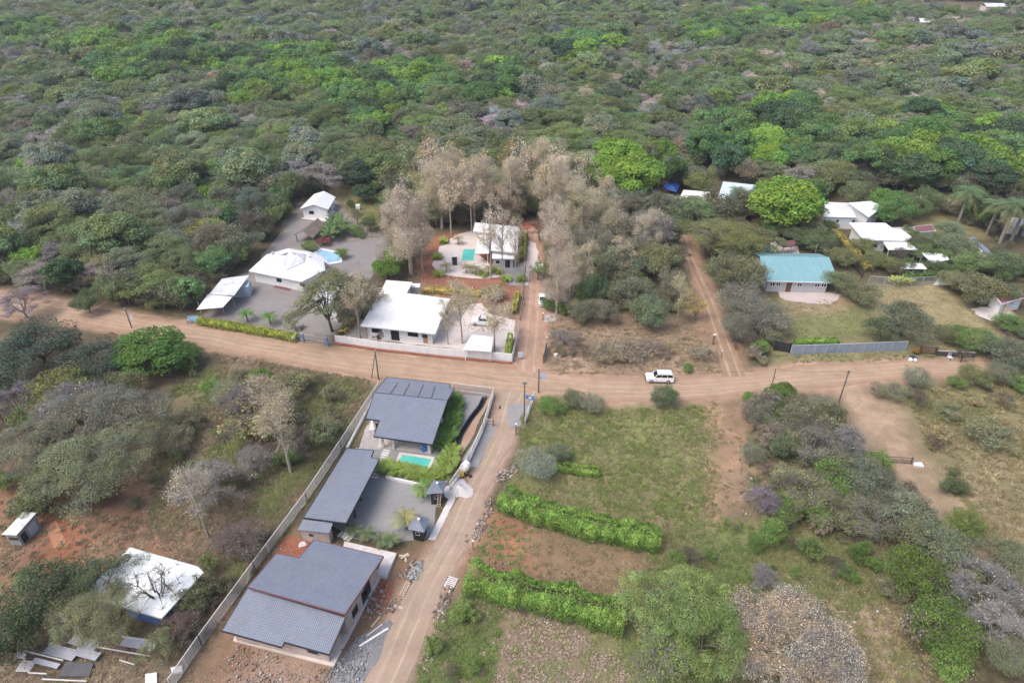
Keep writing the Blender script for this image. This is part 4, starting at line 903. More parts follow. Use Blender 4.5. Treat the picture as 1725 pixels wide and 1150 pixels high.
root = empty('thatched_shelter', P(*z1(760, 400)[0]), 'brown thatched shelter between the cottage and the pale blue pool', 'shelter')
t0, t1, t2, t3 = [P(*q, 2.2) for q in z1(662, 388, 762, 318, 842, 335, 768, 408)]; r0 = (t0 + t3) / 2 + Vector((0, 0, 1.5)); r1 = (t1 + t2) / 2 + Vector((0, 0, 1.5)); mb = MB(); mb.slab([t0, r0, r1, t1], .22); mb.slab([r0, t3, t2, r1], .22); mb.build('thatch', THATCH, root)
for q in inset([t0, t1, t2, t3], .3): post(root, q, 2.2, .16, POLEW)
pool('pale blue pool with a white rim behind the hip-roofed house', z1(772, 492, 815, 466, 925, 488, 935, 545, 860, 560), z1(785, 495, 818, 475, 915, 494, 925, 538, 858, 550), PBLUE, rimm=WHITE)
root = empty('white_roofed_shed', P(565, 500), 'white-roofed shed half hidden behind the big spreading yard tree', 'shed'); ph = roofed(root, z1(760, 745, 862, 632, 965, 640, 905, 835), ((0, 2.8), (1, 3.2), (2, 3.2)), .12, WROOF2); add_walls(root, inset(ph, .4), WHITE, 0, None, zfun(ph), .12)
# ================= right side
TEAL = m_ribs('teal_sheet_roof', (.19, .37, .39), .75, .55, .35, dc=(.33, .46, .50))
root = empty('teal_roofed_house', P(1345, 480), 'grey-walled house with a teal sheet-metal roof and white-framed windows', 'house')
A3 = [P(*q, 2.9) for q in zt(105, 300, 205, 705, 1110, 725, 1330, 600)]; rf = onplane(zt(95, 300, 1215, 320, 1300, 530, 1250, 725, 200, 700, 130, 560), ((0, 4.4), (1, 4.4), (4, 2.9)))
mb = MB(); mb.slab(rf, .14, rf[1] - rf[0]); o = mb.build('roof', TEAL, root); zz = zfun(rf)
bk_ = [rf[0], rf[1], rf[1] + Vector((0, 5.0, -1.5)), rf[0] + Vector((0, 5.0, -1.5))]; mb = MB(); mb.slab(bk_, .14, rf[1] - rf[0]); mb.build('roof', TEAL, root)
a, b = rf[4], rf[3]; mb = MB(); mb.bar(a - Vector((0, .06, .07)), b - Vector((0, .06, .07)), .12, .2); mb.build('gutter', WHITE, root)
w = inset([rf[4], rf[3], bk_[2], bk_[3]], .55); gw = m_ribs('grey_board_wall', (.50, .49, .51), .35, .2); add_walls(root, w, gw, 0, 2.75)
A, B = w[0], w[1]
for s0, s1, mu in ((.5, 1.7, 1), (1.9, 2.9, 1), (6.4, 7.6, 1), (10.2, 11.4, 1), (11.6, 12.8, 1)): opening(root, A, B, s0, s1, 1.35, 2.35, GLASS, WHITE, mull=mu, fw=.13)
opening(root, A, B, 4.2, 5.3, .05, 2.35, WOODB, WOODB, 'door')
sheet('patio', zt(400, 860, 1080, 875, 1420, 930, 1330, 1010, 1240, 1070, 880, 1055, 600, 1030, 420, 960), .026, m_speck('pink_patio', (.64, .54, .52), (.54, .44, .42), 1.5, 9), .4)
pool('deep blue pool behind the teal-roofed house', zt(95, 118, 285, 112, 400, 288, 150, 288), zt(110, 135, 265, 130, 350, 280, 165, 282), DBLUE)
sheet('pool_deck', zt(175, 70, 340, 45, 420, 100, 700, 90, 740, 290, 440, 290, 300, 110, 190, 130), .022, PAVE)
root = empty('maroon_gazebo', P(*zt(570, 200)[0]), 'open gazebo with a dark maroon roof beside the deep blue pool', 'gazebo'); pz = roofed(root, zt(350, 75, 640, 40, 690, 95, 620, 140, 480, 155), ((0, 2.7), (1, 2.7), (3, 2.5)), .2, FASC)
for q in inset(pz, .3): post(root, q, 2.5, .16, WHITE)
# cluster of white houses
root = empty('white_gabled_house', P(1415, 378), 'white house with a pyramid-shaped white roof right of the large round green tree', 'house')
q = [P(*z, 3.4) for z in z7(125, 245, 128, 132, 305, 140, 372, 250)]; rp = P(*z7(235, 190)[0], 4.6); mb = MB()
for i in range(4): mb.face([q[(i + 1) % 4], q[i], rp])
mb.face(q); mb.build('roof', WROOF, root); w = inset(q, .4); add_walls(root, w, WHITE, 0, 3.38); A, B = w[0], w[3]
opening(root, A, B, 3.0, 3.6, 1.9, 2.5, GLASS, DARK); opening(root, A, B, 7.0, 7.6, 1.9, 2.5, GLASS, DARK)
root = empty('white_shed_roofed_house', P(1462, 372), 'white house with an angular white roof directly right of the pyramid-roofed one', 'house')
pq = roofed(root, z7(300, 140, 502, 124, 560, 172, 458, 248), ((0, 4.4), (1, 4.4), (3, 4.0)), .18, WROOF, trim=GALV); add_walls(root, inset(pq, .5), WHITE, 0, None, zfun(pq), .2)
root = empty('long_white_house', P(1480, 400), 'wide white-roofed house with a row of awnings in front, behind the palms and garden', 'house')
pq = roofed(root, z7(312, 288, 580, 290, 640, 335, 700, 338, 778, 396, 740, 424, 455, 414, 405, 396), ((0, 4.0), (1, 4.0), (4, 3.4)), .18, WROOF, trim=WHITE); w = inset([pq[0], pq[1], pq[4], pq[5], pq[6], pq[7]], .7); add_walls(root, w, WHITE, 0, None, zfun(pq), .2)
opening(root, w[4], w[3], 1, 2.6, 1.0, 2.2, GLASS, DARK); opening(root, w[4], w[3], 4.4, 6.6, .05, 2.3, GLASS, DARK, 'door', 1)
for lab, q, zz_ in (('flat white awning on white posts just below the long white roof', z7(565, 430, 750, 432, 828, 488, 604, 490), 2.9), ('tilted white awning at the right of the garden, nearest the palms', z7(848, 510, 1030, 518, 1058, 562, 930, 588), 2.7), ('low white canopy over the garden seats behind the wire fence', z7(722, 584, 858, 590, 892, 632, 690, 630), 2.4)):
    root = empty('garden_awning', P(*q[3]), lab, 'awning'); pq = roofed(root, q, ((0, zz_ + .2), (1, zz_ + .2), (2, zz_)), .12, WHITE)
    for c in inset(pq, .25): post(root, c, zfun(pq)(c.x, c.y) - .1, .13, WHITE)
root = empty('maroon_roofed_annex', P(*z7(820, 360)[0]), 'low building with a grey and maroon roof right of the long white house', 'annex'); pq = roofed(root, z7(630, 322, 790, 320, 818, 360, 700, 364), ((0, 3.0), (1, 3.0), (2, 2.8)), .12, CONC); MAR = m_ribs('maroon_sheet_roof', (.22, .10, .10), .6, .4, .7, dc=(.12, .07, .07)); pq2 = roofed(root, z7(790, 318, 918, 302, 958, 348, 820, 360), ((0, 3.0), (1, 3.0), (2, 2.8)), .12, MAR, trim=WHITE)
add_walls(root, inset(pq, .3), WHITE, 0, 2.7); add_walls(root, inset(pq2, .3), WHITE, 0, 2.7)
root = empty('grey_roofed_shed', P(*zw(800, 1050)[0]), 'shed with a dark blue-grey roof between the garden shrubs below the tall palms', 'shed'); pq = roofed(root, zw(590, 830, 665, 810, 880, 1000, 930, 1075, 850, 1075, 760, 960), ((0, 3.0), (1, 3.0), (3, 2.6)), .12, TILE2); add_walls(root, inset([pq[0], pq[1], pq[3], pq[4]], .3), WHITE, 0, 2.4)
root = empty('white_porch_house', P(*zw(1200, 700)[0]), 'small house with a white roof seen between the trunks of the tall palms', 'house'); pq = roofed(root, zw(1130, 620, 1190, 540, 1360, 560, 1340, 640, 1235, 690), ((0, 3.0), (1, 3.3), (2, 3.3)), .12, WROOF); add_walls(root, inset([pq[0], pq[1], pq[2], pq[3]], .3), CREAM, 0, 2.7)
root = empty('grey_gabled_house', P(1242, 335), 'house with a pale blue-grey sheet roof half behind the large round green tree', 'house'); pq = roofed(root, z6(530, 137, 745, 160, 700, 300, 496, 240), ((0, 5.0), (1, 5.0), (3, 4.0)), .2, m_ribs('pale_blue_sheet', (.58, .66, .74), .9, .2)); w = inset(pq, .5); add_walls(root, w, WHITE, 0, None, zfun(pq), .2)
opening(root, w[3], w[2], 1.2, 2.4, 1.2, 2.4, GLASS, DARK)
root = empty('white_canopy', P(*z6(330, 270)[0]), 'white canopy among bushes left of the grey-roofed house', 'canopy'); pq = roofed(root, z6(228, 272, 275, 190, 445, 205, 400, 290), ((0, 3.2), (1, 3.6), (2, 3.6)), .1, WHITE)
for c in inset(pq, .3): post(root, c, 3.1, .12, WHITE)
p = P(*z6(195, 175)[0]); root = empty('blue_tarpaulin', p, 'bright blue tarpaulin stretched under the trees beside a lone palm', 'tarpaulin'); q = [P(*z, h) for z, h in zip(z6(145, 168, 178, 132, 225, 130, 250, 160, 230, 205, 160, 190), (2.2, 2.8, 2.8, 2.4, 1.6, 1.8))]; mb = MB(); c = P(*z6(205, 160)[0], 3.1)
for i in range(6): mb.face([q[(i + 1) % 6], q[i], c])
mb.build('sheet', m_plain('blue_tarp', (.03, .13, .50), .5, .4, .3, 1.5), root)
for c_ in q[::2]: post(root, c_, c_.z, .08, POLEW)
for lab, q in (('white sheet-covered heap at the fence behind the dry lawn', zq(105, 325, 150, 245, 240, 205, 350, 235, 450, 275, 440, 320, 340, 325)), ('white boulder-like cover beside the round green garden tree', z7(820, 150, 835, 95, 880, 90, 930, 150, 890, 185))):
    b = [P(*z, .05) for z in q]; c = Vector(center(b)); b = [Vector((p.x, p.y, .0)) for p in b]; mb = MB(); n = len(b); m1 = [c.lerp(p, .75) + Vector((0, .3, 1.1)) for p in b]; c.z = 1.7; c.y += .4
    for i in range(n):
        j = (i + 1) % n
        for f in ([b[i], b[j], m1[j], m1[i]], [m1[i], m1[j], c]): mb.face(f if (f[1] - f[0]).cross(f[2] - f[1]).z > 0 else f[::-1])
    tag(mb.build('covered_heap', WHITE, smooth=False, loc=(c.x, c.y, 0)), lab, 'cover')
sheet('sand_patch', zq(620, 658, 700, 650, 760, 635, 880, 640, 960, 670, 1060, 790, 1045, 830, 900, 820, 760, 775, 680, 725, 690, 690), .02, SAND, .2)
wall_run('stained_wall', 'mottled white garden wall running down the right edge of the dry lawn', [P(*zq(950, 590)[0]), P(*zq(1085, 775)[0]), P(*zq(1210, 870)[0]), P(*zq(1400, 1010)[0])], 1.9, .2, m_speck('stained_white', (.62, .60, .57), (.42, .40, .38), 3, 5), 3.5, capm=TAN)
root = empty('maroon_roofed_outbuilding', P(*zq(1150, 500)[0]), 'outbuilding with a maroon sheet roof at the right edge beside the mottled wall', 'outbuilding'); pq = roofed(root, zq(900, 420, 1290, 405, 1380, 500, 1200, 545, 1050, 590, 960, 490), ((0, 3.2), (1, 3.2), (3, 2.9)), .15, MAR, trim=WHITE); add_walls(root, inset([pq[0], pq[1], pq[2], pq[4]], .4), WHITE, 0, 2.8)
# far small buildings
for lab, q, w_, ro in (('tiny white house in the far clearing at the top right', (1672, 19), (16, 8), WROOF2), ('tiny white roof peeping out of the far trees at the upper right', (1556, 46), (9, 6), WROOF)):
    p = P(*q); root = empty('distant_house', p, lab, 'house'); mb = MB(); mb.box((p.x, p.y, 1.8), (w_[0], w_[1], 3.6)); mb.build('wall', CREAM, root)
    a, b, c, d = [Vector((p.x + sx * (w_[0] / 2 + .5), p.y + sy * (w_[1] / 2 + .5), 3.5)) for sx, sy in ((-1, -1), (1, -1), (1, 1), (-1, 1))]; r0, r1 = (a + d) / 2 + Vector((0, 0, 2)), (b + c) / 2 + Vector((0, 0, 2)); mb = MB(); mb.slab([a, b, r1, r0], .15); mb.slab([r0, r1, c, d], .15); mb.build('roof', ro, root)
# bottom left: white shed, little shed
root = empty('white_roofed_barn', P(240, 990), 'shed with a large flat white roof and blue side boards at the bottom left', 'shed')
pb2 = roofed(root, z5(680, 440, 1035, 540, 1066, 571, 845, 812, 430, 690), ((4, 2.6), (3, 2.6), (0, 3.2)), .1, m_ribs('white_paint_sheet', (.82, .85, .86), .8, .3, .5, dc=(.45, .47, .47)), trim=GALV); w = inset([pb2[0], pb2[2], pb2[3], pb2[4]], .4); add_walls(root, w, BLUEM, 0, None, zfun(pb2), .1)
opening(root, w[3], w[2], 4, 5.2, .05, 2.0, WOODB, WOODB, 'door'); opening(root, w[2], w[1], 2, 3.2, 1, 1.8, GLASS, WHITE)
root = empty('tin_shed', P(*z5(120, 400)[0]), 'little tin shed with a pale sloping roof on the red ground at the left edge', 'shed')
pq = roofed(root, z5(125, 252, 191, 258, 85, 376, 8, 372), ((0, 2.6), (1, 2.6), (3, 2.4)), .07, WROOF2); w = inset(pq, .2); add_walls(root, w, m_ribs('rusty_sheet', (.32, .36, .38), .3, .5, dc=(.25, .17, .12)), 0, None, zfun(pq), .08)
opening(root, w[2], w[1], 1.6, 3.0, .05, 1.9, m_ribs('pale_sheet_door', (.48, .56, .66), .3, .3), GALV, 'door'); opening(root, w[2], w[1], .2, 1.3, .05, 1.9, DARK, GALV, 'door'); opening(root, w[3], w[2], .3, 1.5, 1.2, 1.7, GLASS, WOODB)
# ================= fences, gates, poles
def chain_fence(label, pts, h, step=3.0, mat=None, rail=None, sp=.16, base=0.0, postm=None, name='wire_fence'):
    root = empty(name, pts[0], label, 'fence'); mb = MB(); rails = MB(); bs = MB()
    for a, b in zip(pts[:-1], pts[1:]):
        L = (b - a).length; n = max(1, round(L / step)); d = (b - a) / L
        for k in range(n + 1):
            p = a + d * L * k / n; q = MB(); q.box((p.x, p.y, h / 2 + .03), (.09, .09, h + .1)); q.build('post', postm or rail or mat, root)
        up = Vector((0, 0, 1)); rails.bar(a + up * h, b + up * h, .09, .09); rails.bar(a + up * (base + .05), b + up * (base + .05), .06, .08)
        if base: bs.bar(a + up * base / 2, b + up * base / 2, .16, base)
        H = h - base - .08; m = int(L / sp); kk = max(1, int(H / sp))
        for k in range(-kk, m):
            for sgn in (1, -1):
                s0, s1 = k * sp, k * sp + H; z0, z1_ = base + .05, h
                if s0 < 0: z0 += -s0; s0 = 0
                if s1 > L: z1_ -= s1 - L; s1 = L
                if s1 <= s0: continue
                p, q = (s0, s1) if sgn > 0 else (L - s0, L - s1)
                mb.bar(a + d * p + up * z0, a + d * q + up * z1_, .014, .014)
    mb.build('wire_mesh', mat or MESH, root); rails.build('rail', rail or GALV, root)
    if base: bs.build('base_wall', CONC, root)
    return root
Q = lambda *z: [P(z[i], z[i + 1]) for i in range(0, len(z), 2)]
chain_fence('tall chain-link fence with a pale top rail down the left side of the tiled houses', Q(640, 657, 575, 757, 517, 845, 430, 963, 340, 1087, 290, 1160), 1.9, rail=PCONC, sp=.13)
chain_fence('chain-link fence with a low block base between the pool lot and the side road', Q(764, 660, 832, 668, 814, 728, 790, 782, 758, 828), 1.9, rail=PCONC, base=.45, sp=.14)
chain_fence('tall wire fence with dark posts between the villa and the red dirt road', Q(889, 396, 887, 440, 883, 484, 876, 540), 2.1, rail=DARK, postm=DARK, sp=.2)
chain_fence('wire fence with pale posts from the white house gate to the roadside corner', Q(875, 556, 868, 590, 863, 611), 2.1, rail=GALV, sp=.18)
chain_fence('short fence with a pale rail behind the pole at the crossroads corner', Q(899, 672, 893, 690, 884, 716), 1.5, rail=PCONC, sp=.16)
chain_fence('dark wire fence running uphill behind the teal-roofed house garden', Q(1392, 392, 1422, 430, 1452, 468), 2.0, rail=DARK, postm=DARK, mat=DARK, sp=.16)
chain_fence('wire fence across the top of the dry lawn below the garden awnings', Q(1462, 478, 1515, 482, 1572, 479), 2.0, rail=GALV, sp=.2)
def metal_gate(label, a, b, h, mat, bars=8, solid=False, pw=.35, pm=None):
    root = empty('metal_gate', a, label, 'gate'); up = Vector((0, 0, 1)); mb = MB(); d = b - a
    if solid: mb.bar(a + d * .03 + up * (h / 2 + .05), b - d * .03 + up * (h / 2 + .05), .06, h - .1)
    else:
        for z in (.15, h * .5, h): mb.bar(a + up * z, b + up * z, .07, .07)
        for k in range(bars * 3 + 1): p = a + d * k / (bars * 3); mb.bar(p + up * .15, p + up * h, .03, .03)
    mb.build('gate_leaf', mat, root)
    for p in (a, b): post(root, p, h + .15, pw, pm or mat, name='gate_post')
    return root
BG = m_plain('blue_grey_paint', (.28, .34, .45), .6, .3, .3, 3)
metal_gate('bar gate between blue-grey pillars beside the big spreading yard tree', *Q(510, 575, 551, 582), 1.7, GALV, 9, pw=.6, pm=BG)
metal_gate('dark solid gate at the left end of the blue-grey metal wall', *Q(1304, 590, 1329, 594), 2.1, DARK, solid=True)
metal_gate('rusty bar gate between brown posts where the lawn drive meets the road', *Q(1549, 595, 1575, 597), 1.5, WOODB, 7, pm=WOODB)
metal_gate('small wooden gate beside the gravel parking at the pool lot fence', *Q(817, 716, 831, 718), 1.4, PCONC, 3, pw=.14, pm=WOODB)
metal_gate('leaning green-grey sheet gate leaf at the cleared lot corner', *Q(921, 586, 915, 612), 1.9, m_plain('green_grey_paint', (.26, .31, .28), .7, .2, .3, 3), solid=True, pw=.1, pm=WOODB)
metal_gate('wire gate with one stout dark post across the track down right', *Q(1490, 778, 1534, 781), 1.2, POLEW, 7, pw=.22)
wall_run('metal_wall', 'blue-grey sheet-metal wall with pale posts in front of the teal-roofed house lawn', Q(1331, 597, 1430, 594, 1524, 590), 2.0, .08, m_ribs('blue_grey_sheet', (.30, .345, .42), 1.4, .6), 2.5, capm=m_plain('pale_grey_trim', (.45, .48, .53)))
wall_run('low_dark_wall', 'low dark boundary wall beside the white chair right of the rusty gate', Q(1577, 599, 1640, 602), 1.1, .2, m_plain('dark_block', (.10, .095, .10), .9, .1, .3), capm=CONC)
def pole(label, base, h, arm=0, lamp=False, r=.14, mat=None, strut=None):
    root = empty('utility_pole', base, label, 'utility pole'); mb = MB(); mb.tube(base, base + Vector((0, 0, h)), r, r * .7, 10); mb.build('pole', mat or POLEW, root)
    mb = MB(); mb.tube(base + Vector((0, 0, h)), base + Vector((0, 0, h + .12)), r * .8, r * .3, 8); mb.build('pole_cap', PCONC, root)
    if arm:
        for z in (h - .5,): mb = MB(); mb.bar(base + Vector((-arm, 0, z)), base + Vector((arm, 0, z)), .1, .1); ar = mb.build('crossarm', POLEW, root)
        for s in (-arm * .9, -arm * .4, arm * .4, arm * .9): mb = MB(); mb.tube(base + Vector((s, 0, h - .45)), base + Vector((s, 0, h - .22)), .05, .035, 6); mb.build('insulator', GALV, ar)
    mb = MB(); mb.box((base.x + .18, base.y, h * .62), (.2, .2, .5)); mb.build('meter_box', GALV, root)
    if strut: mb = MB(); mb.tube(strut, base + Vector((0, 0, h * .93)), .09, .07, 6); mb.build('strut', POLEW, root)
    return root
p1, p2, p3, p4, p5 = P(638, 639), P(883, 712), P(907, 661), P(1412, 680), P(1297, 660)
pole('wooden pole with a leaning strut between the road and the tiled pool house roof', p1, 6.3, strut=P(626, 636)); r2 = pole('tall dark pole at the crossroads corner with a blue banner', p2, 8.6, .5); r3 = pole('shorter pole beyond the crossroads corner with a white sign panel', p3, 5.2)
pole('leaning pole on the right above the gravel drive', p4, 7.2, .45); pole('slim pole rising from the green bushes right of the white off-roader', p5, 5.2, r=.09)
p6 = P(222, 552); r6 = pole('pole with a crossarm and small white sign above the bright green tree', p6, 4.6, .9)
mb = MB(); mb.box((p6.x + .5, p6.y, 2.6), (.8, .06, .9)); mb.build('sign_panel', WHITE, r6)
SIGNB = m_plain('banner_blue', (.10, .30, .60), .6, .2, .2, 3)
mb = MB(); mb.box((p3.x + .75, p3.y, 3.5), (1.0, .05, 1.2)); mb.build('sign_panel', m_plain('pale_sign', (.66, .70, .82), .6, .2, .25, 4), r3)
mb = MB(); a_, b_ = p2 + Vector((.15, 0, 5.5)), p2 + Vector((1.5, -.05, 5.1)); mb.bar(a_, b_, .04, .75); bn = mb.build('banner', SIGNB, r2); mb = MB(); mb.bar(a_.lerp(b_, .4) + Vector((0, -.035, 0)), a_.lerp(b_, .72) + Vector((0, -.035, 0)), .03, .4); mb.build('banner_print', WHITE, bn)
def cable(a, b, sag, label):
    mb = MB(); prev = a; n = 14
    for k in range(1, n + 1):
        t = k / n; q = a.lerp(b, t) - Vector((0, 0, 4 * sag * t * (1 - t))); mb.tube(prev, q, .018, .018, 4, False); prev = q
    tag(mb.build('power_cable', DARK, loc=(a.x, a.y, 0)), label, 'cable')
up = lambda p, h: p + Vector((0, 0, h))
cable(up(p1, 6.1), up(p2, 8.1), .8, 'thin cable hanging over the road from the strutted pole to the crossroads pole'); cable(up(p2, 8.1), up(p3, 5.0), .2, 'short cable linking the two poles at the crossroads')
cable(up(p3, 5.0), up(p5, 5.0), 1.2, 'long sagging cable over the road past the white off-roader'); cable(up(p5, 5.0), up(p4, 6.9), .4, 'cable from the slim pole in the bushes to the leaning pole on the right')
# stakes and small signs
def stake(name, label, cat, p, h, panel=None, pm=None, mat=None, w=.09):
    root = empty(name, p, label, cat); mb = MB(); mb.box((p.x, p.y, h / 2), (w, w, h)); mb.build('post', mat or WOODB, root)
    mb = MB()
    if panel: mb.box((p.x, p.y - .06, h - panel[1] / 2), (panel[0], .04, panel[1]))
    else: mb.box((p.x, p.y, h + .05), (w * 2.2, w * 2.2, .12))
    mb.build('panel' if panel else 'cap', pm or PCONC, root)
stake('roadside_sign', 'small pale sign on a white stick in front of the clipped yellow-green hedge', 'sign', P(496, 577), 1.5, (.75, .5), m_plain('pale_blue_sign', (.62, .72, .76)), WHITE)
stake('marker_post', 'rust-red marker post with a pale cap beside the dirt road in the cleared lot', 'post', P(921, 586), 2.4, mat=TAN, w=.12)
stake('marker_post', 'short cut trunk standing beside the rutted track', 'post', P(1201, 580), 2.2, mat=POLEW, w=.25)
stake('marker_post', 'thin dark stake near the white off-roader at the end of the rutted track', 'post', P(1215, 602), 1.4)
stake('marker_post', 'dark gate post at the edge of the gravel parking opposite the pool lot', 'post', P(869, 732), 2.2, mat=POLEW, w=.16)
stake('marker_post', 'dark fence post at the edge of the lot between the two long hedges', 'post', P(797, 925), 1.6, mat=POLEW, w=.12)
stake('marker_post', 'black post on the concrete pad below the white hatchback', 'post', P(914.5, 539), 1.6, mat=DARK, w=.14)
stake('garden_lamp', 'lamp post with a round white head beside the teal roof', 'lamp post', P(1371, 434), 3.4, mat=GALV)
for x, y, l in ((968, 611, 'leftmost of the short pale stakes along the cleared lot'), (1098, 605, 'middle of the short pale stakes, in line above the off-roader bonnet'), (1115, 612, 'rightmost of the short pale stakes, just above the off-roader roof')): stake('survey_stake', l, 'stake', P(x, y), .8, mat=PWOOD, w=.08)
sheet('concrete_pad', zoomed(840, 460, 3.92)(285, 278, 375, 272, 382, 318, 290, 322), .03, CONC, .1)
# ================= vehicles
TYRE = m_plain('tyre_rubber', (.03, .03, .032), .8, .2, .2); RIM = m_plain('wheel_rim', (.45, .46, .47), .4, .5, .1, 3, .5); CARW = m_plain('white_car_paint', (.82, .82, .83), .25, .5, .04, 1); CGL = m_glass('car_glass', (.015, .02, .025), .08); LAMP = m_plain('lamp_glass', (.55, .57, .60), .2, .6, .1); REDL = m_plain('tail_lamp', (.40, .03, .03), .3, .5, .1)
def vehicle(label, p, rz, L=4.8, Wd=1.88, H=1.85, kind='suv', cat='car', paint=None):
    """x forward, built at the origin and turned with the Empty"""
    paint = paint or CARW; root = empty('parked_' + ('pickup' if kind == 'pickup' else 'car'), (0, 0, 0), label, cat)
    g = .32 if kind != 'hatch' else .20; hood = H * .58; belt = H * .60; x0, x1 = -L / 2, L / 2; w = Wd / 2
    if kind == 'hatch': prof = [(x0, g + .1), (x0, belt * .95), (x0 + .1, belt), (x1 - 1.1, belt), (x1 - .25, hood * .86), (x1, hood * .62), (x1, g + .1), (x1 - .1, g), (x0 + .1, g)]
    else: prof = [(x0, g + .12), (x0, belt), (x1 - 1.35, belt), (x1 - .25, hood), (x1 - .03, hood * .78), (x1, g + .25), (x1 - .12, g), (x0 + .1, g)]
    if kind == 'pickup':
        xb = x0 + 1.65; prof = [(x0, g + .12), (x0, belt), (x0 + .12, belt), (x0 + .12, g + .35), (xb, g + .35), (xb, belt), (x1 - 1.35, belt), (x1 - .25, hood), (x1 - .03, hood * .78), (x1, g + .25), (x1 - .12, g), (x0 + .1, g)]
    mb = MB(); n = len(prof); sgn = 1 if kind != 'x' else 1
    lf = [Vector((x, w - (.06 if z > belt * .9 else 0), z)) for x, z in prof]; rt = [Vector((q.x, -q.y, q.z)) for q in lf]
    for i in range(n): j = (i + 1) % n; mb.face([lf[i], lf[j], rt[j], rt[i]])
    mb.face(lf[::-1]); mb.face(rt); bd = mb.build('body', paint, root)
    if kind == 'pickup':
        for s in (-1, 1): mb = MB(); mb.box(((x0 + xb) / 2, s * (w - .05), (belt + g) / 2 + .05), (xb - x0 - .02, .08, belt - g)); mb.build('bed_side', paint, root)
    cab = {'suv': (x0 + .10, x0 + .38, x1 - 2.0, x1 - 1.35), 'hatch': (x0 + .12, x0 + .75, x1 - 1.95, x1 - 1.05), 'pickup': (x0 + 1.62, x0 + 1.8, x1 - 2.1, x1 - 1.4)}[kind]
    wt = w * .80; top = H - .04
    b = [Vector((cab[0], -w + .08, belt)), Vector((cab[3], -w + .08, belt)), Vector((cab[3], w - .08, belt)), Vector((cab[0], w - .08, belt))]; t_ = [Vector((cab[1], -wt, top)), Vector((cab[2], -wt, top)), Vector((cab[2], wt, top)), Vector((cab[1], wt, top))]
    mb = MB(); mb.hexa(b + t_); mb.build('cabin', paint, root)
    def pane(q, ins, out):
        c = sum(q, Vector()) / 4; nr = (q[1] - q[0]).cross(q[2] - q[1]).normalized()
        if nr.dot(c - Vector((0, 0, belt))) < 0: nr = -nr
        r = [c + (v - c) * ins + nr * .02 for v in q]; m2 = MB(); m2.face(r if (r[1] - r[0]).cross(r[2] - r[1]).dot(nr) > 0 else r[::-1]); m2.build(out, CGL, root)
    pane([b[1], b[2], t_[2], t_[1]], .86, 'windscreen'); pane([b[3], b[0], t_[0], t_[3]], .80, 'rear_window')
    for a, c in ((0, 1), (2, 3)):
        m = 2 if kind != 'suv' else 3
        for k in range(m):
            s0, s1 = (k + .04) / m, (k + .96) / m; lo_, hi_ = .16, .86; f = lambda s, v: (b[a].lerp(b[c], s)).lerp(t_[a].lerp(t_[c], s), v)
            pane([f(s0, lo_), f(s1, lo_), f(s1, hi_), f(s0, hi_)], 1.0, 'side_window')
    if kind != 'hatch':
        for s in (-1, 1): mb = MB(); mb.bar((cab[1] + .3, s * wt * .9, top + .06), (cab[2] - .2, s * wt * .9, top + .06), .05, .05); mb.build('roof_rail', GALV, root)
    wr = .37 if kind != 'hatch' else .30
    for x in (x0 + L * .20, x1 - L * .19):
        for s in (-1, 1):
            mb = MB(); mb.tube((x, s * (w - .22), wr), (x, s * (w + .02), wr), wr, wr, 20); wh = mb.build('wheel', TYRE, root)
            mb = MB(); mb.tube((x, s * (w + .0), wr), (x, s * (w + .04), wr), wr * .58, wr * .5, 12); mb.build('rim', RIM, wh)
    for s in (-1, 1):
        mb = MB(); mb.box((x1 - .02, s * (w - .32), hood * .70), (.10, .42, .18)); mb.build('headlight', LAMP, root)
        mb = MB(); mb.box((x0 + .0, s * (w - .16), belt * .80), (.08, .20, .34)); mb.build('tail_light', REDL, root)
        mb = MB(); mb.box((cab[3] - .15, s * (w + .08), belt + .10), (.14, .20, .16)); mb.build('mirror', paint, root)
    mb = MB(); mb.box((x1 + .02, 0, hood * .56), (.06, Wd * .42, .22)); mb.build('grille', DARK, root)
    for x in (x0 - .02, x1 + .02): mb = MB(); mb.box((x, 0, g + .12), (.14, Wd * .9, .20)); mb.build('bumper', DARK if kind != 'hatch' else paint, root)
    if kind == 'suv': mb = MB(); mb.box((0, 0, g + .02), (L * .5, Wd + .06, .08)); mb.build('side_step', DARK, root)
    root.location = (p.x, p.y, .05); root.rotation_euler = (0, 0, rz); return root
vehicle('white boxy off-roader driving left along the main dirt road', P(1110, 641), R(178), 4.9, 1.9, 1.9)
vehicle('white hatchback parked facing the camera on the red dirt side road', P(913.5, 509), R(-91), 4.2, 1.7, 1.45, 'hatch')
vehicle('white double-cab pickup under the trees on the white house yard', P(*z2(975, 790)[0]), R(172), 5.0, 1.85, 1.85, 'pickup', 'pickup')
